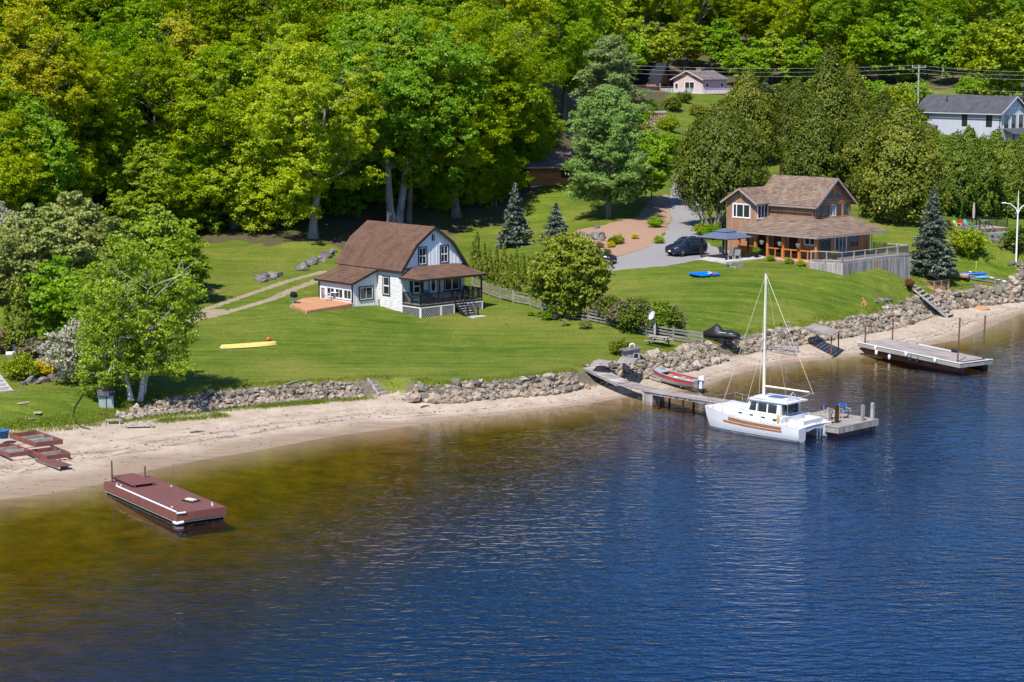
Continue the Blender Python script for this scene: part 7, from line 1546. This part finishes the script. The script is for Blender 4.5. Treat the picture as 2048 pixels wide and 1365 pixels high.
def picnic_table(label, p, rz, s=1.0):
    t = thing('picnic_table', label, 'picnic table', p, rz); t.scale = (s,) * 3
    for k in range(5): b = MB(); b.box(-.9, .9, -.36 + k * .145, -.36 + k * .145 + .135, .71, .75); b.build('table_board', M_GREYW, t)
    for y in (-.75, .62): b = MB(); b.box(-.9, .9, y - .02, y + .24, .42, .46); b.build('bench', M_GREYW, t)
    for x in (-.6, .6):
        b = MB(); b.beam((x, -.62, 0), (x, -.2, .71), .05, .1); b.beam((x, .66, 0), (x, .24, .71), .05, .1); b.build('leg', M_DKBROWN, t); b = MB(); b.box(x - .02, x + .02, -.78, .86, .34, .42); b.build('cross_bar', M_DKBROWN, t)
picnic_table('weathered picnic table beside the satellite dish post', G(1318, 692), math.radians(-32), 1.05)
def doghouse():
    c = G(1262, 722); t = thing('dog_house', 'small grey dog house with sloping board roof above the rocks', 'dog house', c, math.radians(20)); b = MB(); b.hexa([(-.6, -.45, -.2), (.6, -.45, -.2), (.6, .45, -.2), (-.6, .45, -.2), (-.6, -.45, .85), (.6, -.45, 1.0), (.6, .45, 1.0), (-.6, .45, .85)]); b.build('wall', M_GREYW, t)
    b = MB(); b.hexa([(-.8, -.62, .86), (.78, -.62, 1.06), (.78, .6, 1.06), (-.8, .6, .86), (-.8, -.62, .92), (.78, -.62, 1.12), (.78, .6, 1.12), (-.8, .6, .92)]); b.build('roof', mat('roof_felt', (.14, .12, .115), .9, .15), t)
    f = Face((-.6, -.45, 0), (1, 0, 0)); b = MB(); f.box(b, .65, 1.0, .05, .62, 0, .02); b.build('doorway', M_BLACK, t); b = MB(); f.ring(b, .65, 1.0, .05, .62, .06, 0, .04); b.build('door_trim', M_GREYL, t)
    t = thing('deer_ornament', 'pale wooden ornament on the dog house roof', 'ornament', loc(t, .1, .1, 1.0)); b = MB(); b.tube([(-.2, 0, .0), (-.12, 0, .3), (.05, 0, .36), (.2, 0, .3), (.24, 0, .05)], [.03, .07, .09, .07, .03], 7); b.build('figure', M_CREAM, t)
doghouse()
def platform(label, pts, z, n, m=M_DECKG, th=.1, legs=()):
    P = [W(*p, z) for p in pts]; c = P[0].copy(); t = thing('plank_platform', label, 'platform', c)
    for i in range(n):
        a0, a1 = P[0].lerp(P[1], i / n), P[0].lerp(P[1], (i + .94) / n); b0, b1 = P[3].lerp(P[2], i / n), P[3].lerp(P[2], (i + .94) / n); b = MB(); q = [a0, a1, b1, b0]; b.slab([p - c for p in q], .05); b.build('plank', m, t)
    for (i, j) in ((0, 1), (2, 3)): b = MB(); b.beam(P[i] - c - Vector((0, 0, th)), P[j] - c - Vector((0, 0, th)), .08, th); b.build('joist', M_GREYW, t)
    for f_, g_ in legs: q = P[0].lerp(P[1], f_).lerp(P[3].lerp(P[2], f_), g_) - c; b = MB(); b.box(q.x - .05, q.x + .05, q.y - .05, q.y + .05, -1.7, -.06); b.build('leg', M_RUST, t)
    return t
platform('stack of grey boards beside the top of the gangway', [(1182, 728), (1215, 728), (1226, 722), (1196, 719)], 2.25, 5)
platform('low grey board step in front of the dog house', [(1235, 722), (1268, 724), (1278, 717), (1242, 714)], 2.3, 5)
platform('grey plank platform jutting from the rocks over the beach', [(1611, 655), (1664, 671), (1682, 661), (1630, 648)], 2.15, 8, legs=((.95, .1), (.95, .9)))
# satellite dish on its post
c = G(1309, 680); t = thing('satellite_dish', 'grey satellite dish on a pale timber post by the fence', 'satellite dish', c); b = MB(); b.box(-.09, .09, -.09, .09, -.2, 1.65); b.build('post', M_GREYL, t); b = MB(); b.tube([(0, 0, 1.65), (-.1, -.1, 1.9)], .03, 6); b.tube([(-.15, -.2, 1.85), (-.5, -.45, 1.8)], .02, 5); b.build('arm', M_METAL, t)
n_ = Vector((-.75, -.5, .45)).normalized(); u_ = n_.cross(Vector((0, 0, 1))).normalized(); v_ = u_.cross(n_); o_ = Vector((-.2, -.15, 2.05)); b = MB(); V = [o_]; 
for r_, d_ in ((.2, .02), (.42, .10)): V += [o_ + n_ * d_ + (u_ * math.cos(a) * .8 + v_ * math.sin(a)) * r_ for a in [6.283 * k / 16 for k in range(16)]]
b.add(V, [(0, 1 + k, 1 + (k + 1) % 16) for k in range(16)] + [(1 + k, 17 + k, 17 + (k + 1) % 16, 1 + (k + 1) % 16) for k in range(16)], True); b.build('dish', mat('dish_grey', (.45, .46, .52), .45), t)
# boat lift with a wheel on the beach
c = G(1568, 705); t = thing('boat_lift', 'grey metal boat lift with hand wheel standing on the beach', 'boat lift', c, math.radians(-20)); m_ = M_METAL
for x in (-1.1, 1.1):
    for y in (-.7, .7): b = MB(); b.tube([(x, y, -.1), (x, y, .9 if y > 0 else .45)], .04, 6); b.build('leg', m_, t)
for y in (-.7, .7): b = MB(); b.beam((-1.1, y, .1), (1.1, y, .1), .07, .07); b.beam((-1.1, y, .4), (1.1, y, .4), .07, .07); b.build('side_bar', m_, t)
for x in (-1.1, 0, 1.1): b = MB(); b.beam((x, -.7, .4), (x, .7, .4), .07, .07); b.build('cross_bar', m_, t)
b = MB(); b.tube([(.1, .7, 0), (.1, .7, 2.3)], .05, 7); b.tube([(.1, .7, 1.9), (-1.3, .7, 1.6)], .03, 6); b.build('mast', m_, t)
b = MB(); pts_ = [(.1 + .34 * math.cos(a), .62, 2.3 + .34 * math.sin(a)) for a in [6.283 * k / 16 for k in range(17)]]; b.tube(pts_, .022, 5, False)
for k in (0, 4, 8, 12): b.tube([(.1, .62, 2.3), pts_[k]], .012, 4, False)
b.build('hand_wheel', m_, t); b = MB(); b.beam((-.9, -.2, .48), (.9, -.2, .48), .14, .08); b.beam((-.9, .25, .48), (.9, .25, .48), .14, .08); b.build('bunk', M_GREYL, t)
# grey stairs to the beach
s_ = np.interp(1868, _bpx, _acc); e0, e1 = bank_at(s_, -1.7), bank_at(s_, 2.0); b_ = Vector((*e0, hz(*e0) + .12)); a = Vector((*e1, hz(*e1) + .42)); t = thing('lake_stairs', 'grey plank stairs leading down through the rocks to the beach', 'stairs', a); v = b_ - a; sd = Vector((-v.y, v.x, 0)).normalized() * .85
for i in range(9): p = v * ((i + .5) / 9); b = MB(); b.hexa([p + sd * s + Vector((v.x, v.y, 0)).normalized() * e - Vector((0, 0, d)) for d in (.06, 0) for s, e in ((-1, -.22), (-1, .22), (1, .22), (1, -.22))]); b.build('stair_tread', M_DECKG, t)
for s in (-1, 1): b = MB(); b.beam(sd * s * .95 - Vector((0, 0, .12)), v + sd * s * .95 - Vector((0, 0, .12)), .06, .2); b.build('stringer', M_GREYL, t)
b = MB(); q = -Vector((v.x, v.y, 0)).normalized(); b.hexa([p - Vector((0, 0, d)) for d in (.1, -.02) for p in (-sd, sd, sd + q * 1.3, -sd + q * 1.3)]); b.build('landing', M_DECKG, t)
# raised planter with a mesh fence
c = G(1868, 582); t = thing('raised_planter', 'square orange-brown raised garden bed with mesh fence', 'garden bed', c, math.radians(40)); s = 2.4
for i in range(3):
    for x0, x1, y0, y1 in ((0, s, 0, .06), (0, s, s - .06, s), (0, .06, .06, s - .06), (s - .06, s, .06, s - .06)): b = MB(); b.box(x0, x1, y0, y1, -.1 + i * .19, -.1 + i * .19 + .18); b.build('plank', M_DECK, t)
for x, y in ((0, 0), (s, 0), (0, s), (s, s), (s / 2, 0), (0, s / 2), (s, s / 2), (s / 2, s)): b = MB(); b.box(x - .04, x + .04, y - .04, y + .04, -.1, 1.0); b.build('post', M_DECK, t)
b = MB()
for x0, y0, x1, y1 in ((0, 0, s, 0), (0, s, s, s), (0, 0, 0, s), (s, 0, s, s)): b.beam((x0, y0, .96), (x1, y1, .96), .05, .04)
b.build('top_rail', M_DECK, t); b = MB()
for x0, y0, x1, y1 in ((0, 0, s, 0), (0, s, s, s), (0, 0, 0, s), (s, 0, s, s)):
    for k in range(1, 12): b.beam((x0 + (x1 - x0) * k / 12, y0 + (y1 - y0) * k / 12, .46), (x0 + (x1 - x0) * k / 12, y0 + (y1 - y0) * k / 12, .95), .012, .012)
    for k in range(4): b.beam((x0, y0, .52 + k * .12), (x1, y1, .52 + k * .12), .01, .01)
tag(b.build('wire_mesh', M_METAL, t), kind='stuff'); b = MB(); b.box(.07, s - .07, .07, s - .07, .0, .38); b.build('soil', mat('soil', (.06, .04, .03), .95, .3), t)
# carved figure, hose, logs, kayaks, pipe
c = G(1728, 612); t = thing('carved_figure', 'tan carved animal figure sitting on the lawn', 'statue', c, .3); b = MB(); b.tube([(.15, 0, 0), (.08, 0, .25), (-.05, 0, .5), (-.1, 0, .62)], [.2, .2, .13, .08], 9); b.tube([(-.08, 0, .55), (-.16, 0, .68), (-.22, 0, .78)], [.1, .12, .06], 8); b.tube([(-.05, .1, .45), (-.22, .1, .2), (-.2, .1, 0)], [.06, .05, .05], 6); b.tube([(-.05, -.1, .45), (-.22, -.1, .2), (-.2, -.1, 0)], [.06, .05, .05], 6); b.build('figure', mat('carved_wood', (.42, .22, .08), .7, .15), t)
c = G(1912, 556); t = thing('log_pile', 'stack of weathered logs beside the kayaks', 'logs', c, math.radians(-28))
for i in range(5): b = MB(); zz = .12 + (i >= 3) * .2; yy = (i % 3) * .26 + (i >= 3) * .13; b.tube([(-1.6, yy, zz), (1.3, yy + .05, zz)], .13, 8); b.build('log', M_GREYL if i % 2 else M_LOG, t)
for k, (px, py, m_, lb) in enumerate(((1945, 551, mat('kayak_blue', (.02, .10, .42), .35), 'dark blue kayak lying by the log pile'), (1950, 558, mat('kayak_teal', (.08, .36, .50), .35), 'teal kayak lying beside the dark blue one'))):
    t = thing('kayak', lb, 'kayak', G(px, py), math.radians(-12)); b = MB(); n = 9; V = []
    for i in range(n):
        f = -1 + 2 * i / (n - 1); w = .33 * (1 - abs(f) ** 2.2) + .02
        for q in range(8): g = 6.283 * q / 8; V.append((f * 1.5, w * math.cos(g), .17 + .17 * math.sin(g) * (1 - .6 * abs(f) ** 3) + .06 * f * f))
    b.add(V, [(i * 8 + q, (i + 1) * 8 + q, (i + 1) * 8 + (q + 1) % 8, i * 8 + (q + 1) % 8)[::-1] for i in range(n - 1) for q in range(8)], True); b.build('hull', m_, t); b = MB(); b.slab([(.45 * math.cos(a), .22 * math.sin(a), .345) for a in [6.283 * q / 12 for q in range(12)]], .02); b.build('cockpit', M_RUBBER, t)
a, b_ = G(1938, 549), G(2012, 569); t = thing('white_pipe', 'long white pipe lying along the grass edge', 'pipe', a + Vector((0, 0, .25))); b = MB(); b.tube([(0, 0, 0), b_ - a], .09, 8); b.build('pipe_section', M_VINYL, t)
c = G(1952, 545); t = thing('yellow_stake', 'thin yellow stake on the lawn by the kayaks', 'stake', c); b = MB(); b.tube([(0, 0, -.1), (0, 0, 1.2)], .035, 6); b.build('rod', mat('stake_yellow', (.6, .55, .12), .5), t)
P = [G(x, y) + Vector((0, 0, .35)) for x, y in ((1916, 580), (1928, 577), (1945, 576), (1958, 586), (1967, 598), (1962, 606), (1945, 608))]; t = thing('black_hose', 'black hose looping over the big boulder wall', 'hose', P[0]); b = MB(); b.tube([p - P[0] for p in P], .035, 6); b.build('tube', M_RUBBER, t)
c = G(1962, 617); t = thing('sand_mound', 'small rust-orange mound of sand on the beach', 'mound', c); b = MB(); b.lathe([(0.9, -.03), (.7, .10), (.4, .24), (.12, .3), (0, .31)], 14); b.build('heap', mat('sand_rust', (.42, .22, .10), .95, .2, 4, .03, 9), t)
# lamp pole, utility pole and wires
c = G(2032, 530); t = thing('lamp_pole', 'white twin-armed lamp pole in a rock bed on the lawn', 'lamp post', c); b = MB(); b.tube([(0, 0, -.2), (0, 0, 5.6), (0, 0, 7.8)], [.11, .08, .03], 10); b.build('pole', M_WHITE, t)
for s in (-1, 1): b = MB(); b.tube([(0, 0, 5.4), (s * .25, 0, 6.0), (s * .8, 0, 6.45), (s * 1.55, 0, 6.55)], [.06, .055, .05, .045], 8); b.build('arm', M_WHITE, t); b = MB(); b.tube([(s * 1.3, 0, 6.56), (s * 1.75, 0, 6.54)], [.07, .05], 8); b.build('lamp_head', M_PALE, t)
heap('dark mulch and stones at the foot of the lamp pole', [(2028, 528, .6), (2036, 531, .7), (2044, 530, .6), (2020, 530, .6), (2038, 526, .5)])
def poleat(px, ytop, D, base): 
    d = ray(px, ytop); k = D / d.y; return Vector((d.x * k, D, CH + d.z * k)), onz(d.x * k, D)
tp, bs = poleat(1838, 132, 352, 0); t = thing('utility_pole', 'grey utility pole with cross arm and street light above the cedars', 'utility pole', bs); h = tp.z - bs.z
b = MB(); b.tube([(0, 0, -.3), (0, 0, h)], [.2, .13], 9); b.build('pole', M_GREYL, t); b = MB(); b.box(-1.25, 1.25, -.06, .06, h - .35, h - .2); b.build('cross_arm', M_GREYL, t)
for x in (-1.1, 0, 1.1): b = MB(); b.tube([(x, 0, h - .2), (x, 0, h + .1)], .05, 6); b.build('insulator', M_VINYL, t)
b = MB(); b.tube([(0, 0, h - 5.2), (-.8, -.2, h - 4.5), (-1.9, -.4, h - 4.1)], .05, 6); b.build('light_arm', M_METAL, t); b = MB(); b.box(-2.5, -1.8, -.5, -.3, h - 4.15, h - 4.0); b.build('street_light', M_METAL, t)
tp2, bs2 = poleat(1182, 128, 352, 0); t = thing('utility_pole', 'utility pole rising out of the grey-green pine', 'utility pole', bs2); h2 = tp2.z - bs2.z; b = MB(); b.tube([(0, 0, -.3), (0, 0, h2)], [.2, .13], 9); b.build('pole', M_GREYL, t); b = MB(); b.box(-1.25, 1.25, -.06, .06, h2 - .35, h2 - .2); b.build('cross_arm', M_GREYL, t)
tp3, bs3 = poleat(2230, 140, 352, 0); M_WIRE = mat('wire', (.7, .7, .7), .4)
for k, (x, dz) in enumerate(((-1.1, .1), (0, -.55), (1.1, -1.3), (0, -3.4), (.2, -4.3))):
    for A_, B_ in ((tp2, tp), (tp, tp3)):
        P = []
        for i in range(17): f = i / 16; q = A_.lerp(B_, f); P.append(q + Vector((x * .6, x, dz - 4 * .75 * f * (1 - f))))
        b = MB(); b.tube([p - P[0] for p in P], .010, 4, False); o = b.build('power_line', M_WIRE, None); o.location = P[0]; tag(o, 'thin power line strung between the hilltop utility poles', 'power line', 'power lines over the upper slope')

# ------------------------------------------------------------------ by the beach on the neighbouring plot
c = G(212, 812); t = thing('pump_post', 'tall pale post with a grey transformer can behind the green box', 'post', c + Vector((-.1, .5, 0))); b = MB(); b.tube([(0, 0, -.2), (0, 0, 4.6)], [.12, .1], 8); b.build('post_shaft', M_GREYL, t); b = MB(); b.lathe([(0, 4.5), (.18, 4.5), (.2, 4.7), (.17, 4.95), (0, 5.0)], 10); b.build('cap', M_METAL, t); b = MB(); b.box(-.22, -.08, -.1, .1, 3.4, 3.9); b.build('box', M_METAL, t)
t = thing('pump_house', 'small grey-green pump box with dark shingled roof', 'shed', c, .3); b = MB(); b.box(-.5, .5, -.4, .4, -.2, .85); b.build('wall', mat('pump_green', (.30, .36, .34), .7, .12), t); b = MB(); b.slab([(-.62, -.55, .82), (.62, -.55, .82), (.62, 0, 1.2), (-.62, 0, 1.2)], .05); b.slab([(.62, .55, .82), (-.62, .55, .82), (-.62, 0, 1.2), (.62, 0, 1.2)], .05); b.build('roof', R_GREY, t)
b = MB(); b.box(-.03, .03, -.415, -.4, -.1, .8); b.build('door_joint', M_BLACK, t)
P = [G(x, y) + Vector((0, 0, .05)) for x, y in ((168, 778), (163, 795), (150, 815), (146, 832), (153, 848), (165, 857), (180, 860))]; t = thing('black_hose', 'black hose running down the grass to the beach', 'hose', P[0]); b = MB(); b.tube([p - P[0] for p in P], .04, 6); b.build('tube', M_RUBBER, t)
def bench(label, px, py, L, h, rot, m): t = thing('plank_bench', label, 'bench', G(px, py), rot); b = MB(); b.box(-L / 2, L / 2, -.2, .2, h - .06, h); b.build('seat', m, t); b = MB(); b.box(-L / 2 + .1, -L / 2 + .2, -.18, .18, -.1, h - .06); b.build('leg', m, t); b = MB(); b.box(L / 2 - .2, L / 2 - .1, -.18, .18, -.1, h - .06); b.build('leg', m, t)
bench('short pale plank bench at the grass edge', 228, 848, 1.1, .3, .1, M_GREYL); bench('long low weathered plank beside the short bench', 278, 856, 2.0, .25, .25, M_GREYW)
def steps(label, px, py, n, w, rot, m, rise=.2, run=.3, z0=.0):
    t = thing('wooden_steps', label, 'steps', G(px, py) + Vector((0, 0, z0)), rot)
    for i in range(n): b = MB(); b.box(-w / 2, w / 2, i * run, i * run + run * .96, i * rise - rise * .9 + .1, i * rise + .1); b.build('stair_tread', m, t)
    for s in (-1, 1): b = MB(); b.beam((s * w / 2, -.1, -.05), (s * w / 2, n * run, n * rise + .05), .06, .16); b.build('stringer', m, t)
steps('small dark wooden steps through the shaded rock wall', 345, 822, 5, 1.1, math.radians(35), M_DKBROWN); steps('small grey wooden steps in the gap between the rock walls', 772, 789, 4, 1.4, math.radians(35), M_GREYW, .24, .38, .1)
steps('pale stone steps at the plot edge beside the lime shrub', 4, 785, 5, 1.6, math.radians(40), M_CONC, .2, .45)
t = thing('wicker_chair', 'pale rounded garden seat behind the lime shrub', 'chair', G(22, 712), .4); b = MB(); b.lathe([(.0, .35), (.38, .35), (.42, .1), (.36, 0)], 12); b.build('seat', M_PATIO, t); b = MB(); V = [(.42 * math.cos(a), .42 * math.sin(a), z_) for z_ in (.35, .85) for a in [math.pi * k / 8 for k in range(9)]]; b.add(V, [(k, k + 1, 10 + k, 9 + k) for k in range(8)]); b.build('backrest', M_PATIO, t)
for k, (px, py) in enumerate(((25, 783), (48, 806), (75, 825), (62, 838), (418, 575), (426, 579), (436, 583), (446, 586))):
    q = G(px, py); o = bpy.data.objects.new('stepping_stone', STONES[k % 12]); COL.objects.link(o); o.location = q; o.scale = (.8, .6, .14); o.rotation_euler = (0, 0, k); tag(o, 'flat grey stepping stone in the lower lawn' if k < 4 else 'flat grey stepping stone above the gravel track', 'stone', 'stepping stones' + (' of the lower lawn' if k < 4 else ' above the gravel track'))
for k, (px, py, L) in enumerate(((395, 866, 1.0), (205, 830, .7), (850, 815, .8), (640, 800, 2.8), (590, 766, 3.0), (1215, 742, 1.6))):
    q = G(px, py); t = thing('driftwood', ['short dark stick on the sand', 'grey stick by the hose', 'driftwood stick below the boulders', 'rusty driftwood along the rock wall foot', 'long pale pole lying on top of the rock wall', 'grey log under the gangway top'][k], 'driftwood', q + Vector((0, 0, .06)), .3 + k * .2); b = MB(); b.tube([(-L / 2, 0, 0), (0, .08, .03), (L / 2, 0, .02)], [.05, .06, .03], 6); b.build('branch', M_GREYL if k == 4 else M_TWIG, t)

# rough grass: along the rock walls, on the beach edge, scattered over the lawns
def tufts(name, P, Z, hgt, nb, seed, m, wid=.035, spread=.18):
    rng = np.random.default_rng(seed); n = len(P) * nb; k = np.repeat(np.arange(len(P)), nb); b = np.c_[P[k] + rng.normal(size=(n, 2)) * spread, Z[k] - .02]; a = rng.random(n) * 6.28; h = hgt * (.5 + .8 * rng.random(n)); s = np.c_[np.cos(a), np.sin(a), np.zeros(n)] * wid; l = np.c_[rng.normal(size=(n, 2)) * .45, np.ones(n)] * h[:, None]
    V = np.stack([b - s, b + s, b + l], 1).reshape(-1, 3); tag(link(name, np_mesh(name, V, np.arange(3 * n).reshape(n, 3)), m), 'rough tufts of green grass along the shore and lawn edges', 'grass', kind='stuff')
L_GRASS = leafmat('blade_green', (.14, .20, .010), (.27, .31, .03), (.38, .34, .10), .5)
rng = np.random.default_rng(12); S_, U_ = [], []
def along(px0, px1, n, u0, u1):
    s0, s1 = np.interp([px0, px1], _bpx, _acc); return [bank_at(s, u) for s, u in zip(rng.uniform(s0, s1, n), rng.uniform(u0, u1, n))]
P = np.array(along(240, 740, 420, -.9, -.1) + along(240, 1180, 500, 1.3, 2.4) + along(1200, 2100, 650, 1.6, 2.9) + along(-60, 260, 500, -.4, 2.5) + along(280, 420, 160, -2.4, -1.6) + along(500, 640, 260, -1.2, -.3) + along(240, 2000, 350, .2, 1.8)); tufts('rough_grass', P, height(P), .17, 12, 3, L_GRASS, .03, .3)
X = np.c_[rng.uniform(-40, 52, 26000), rng.uniform(118, 215, 26000)]; z, tt, uu = height(X, True); ok = (uu > 2.2) & (inpoly(X, DRIVE) > .4) & (inpoly(X, MULCH) > .4) & (inpoly(X, WOOD) > -1); X, z = X[ok], z[ok]; tufts('lawn_grass', X, z, .07, 8, 4, L_GRASS, .02, .4)

# pebbles and bits of weed on the beach
rng = np.random.default_rng(21); X = np.c_[rng.uniform(-36, 52, 60000), rng.uniform(112, 205, 60000)]; z, tt, uu = height(X, True); ok = (tt > .1) & (uu < -.1); X, z, tt, uu = X[ok], z[ok], tt[ok], uu[ok]; bf_ = tt / (tt - uu); keep = rng.random(len(X)) < np.where(abs(bf_ - .42) < .08, .9, .12) + .5 * (bf_ > .88); X, z = X[keep][:1100], z[keep][:1100]
mb = MB(); base = [[np.array([v.co[:] for v in s_.vertices]), [tuple(p.vertices) for p in s_.polygons]] for s_ in STONES[:3]]
for k, ((x, y), zz) in enumerate(zip(X, z)): V, Fq = base[k % 3]; mb.add(V * rng.uniform(.04, .14) * np.array([1.3, .8, .6]) + np.array([x, y, zz + .01]), Fq)
tag(mb.build('beach_pebbles', mat('pebble_mix', (.20, .165, .135), .9, .5, .9), None), 'scattered pebbles and dried weed on the sandy beach', 'pebbles', kind='stuff')
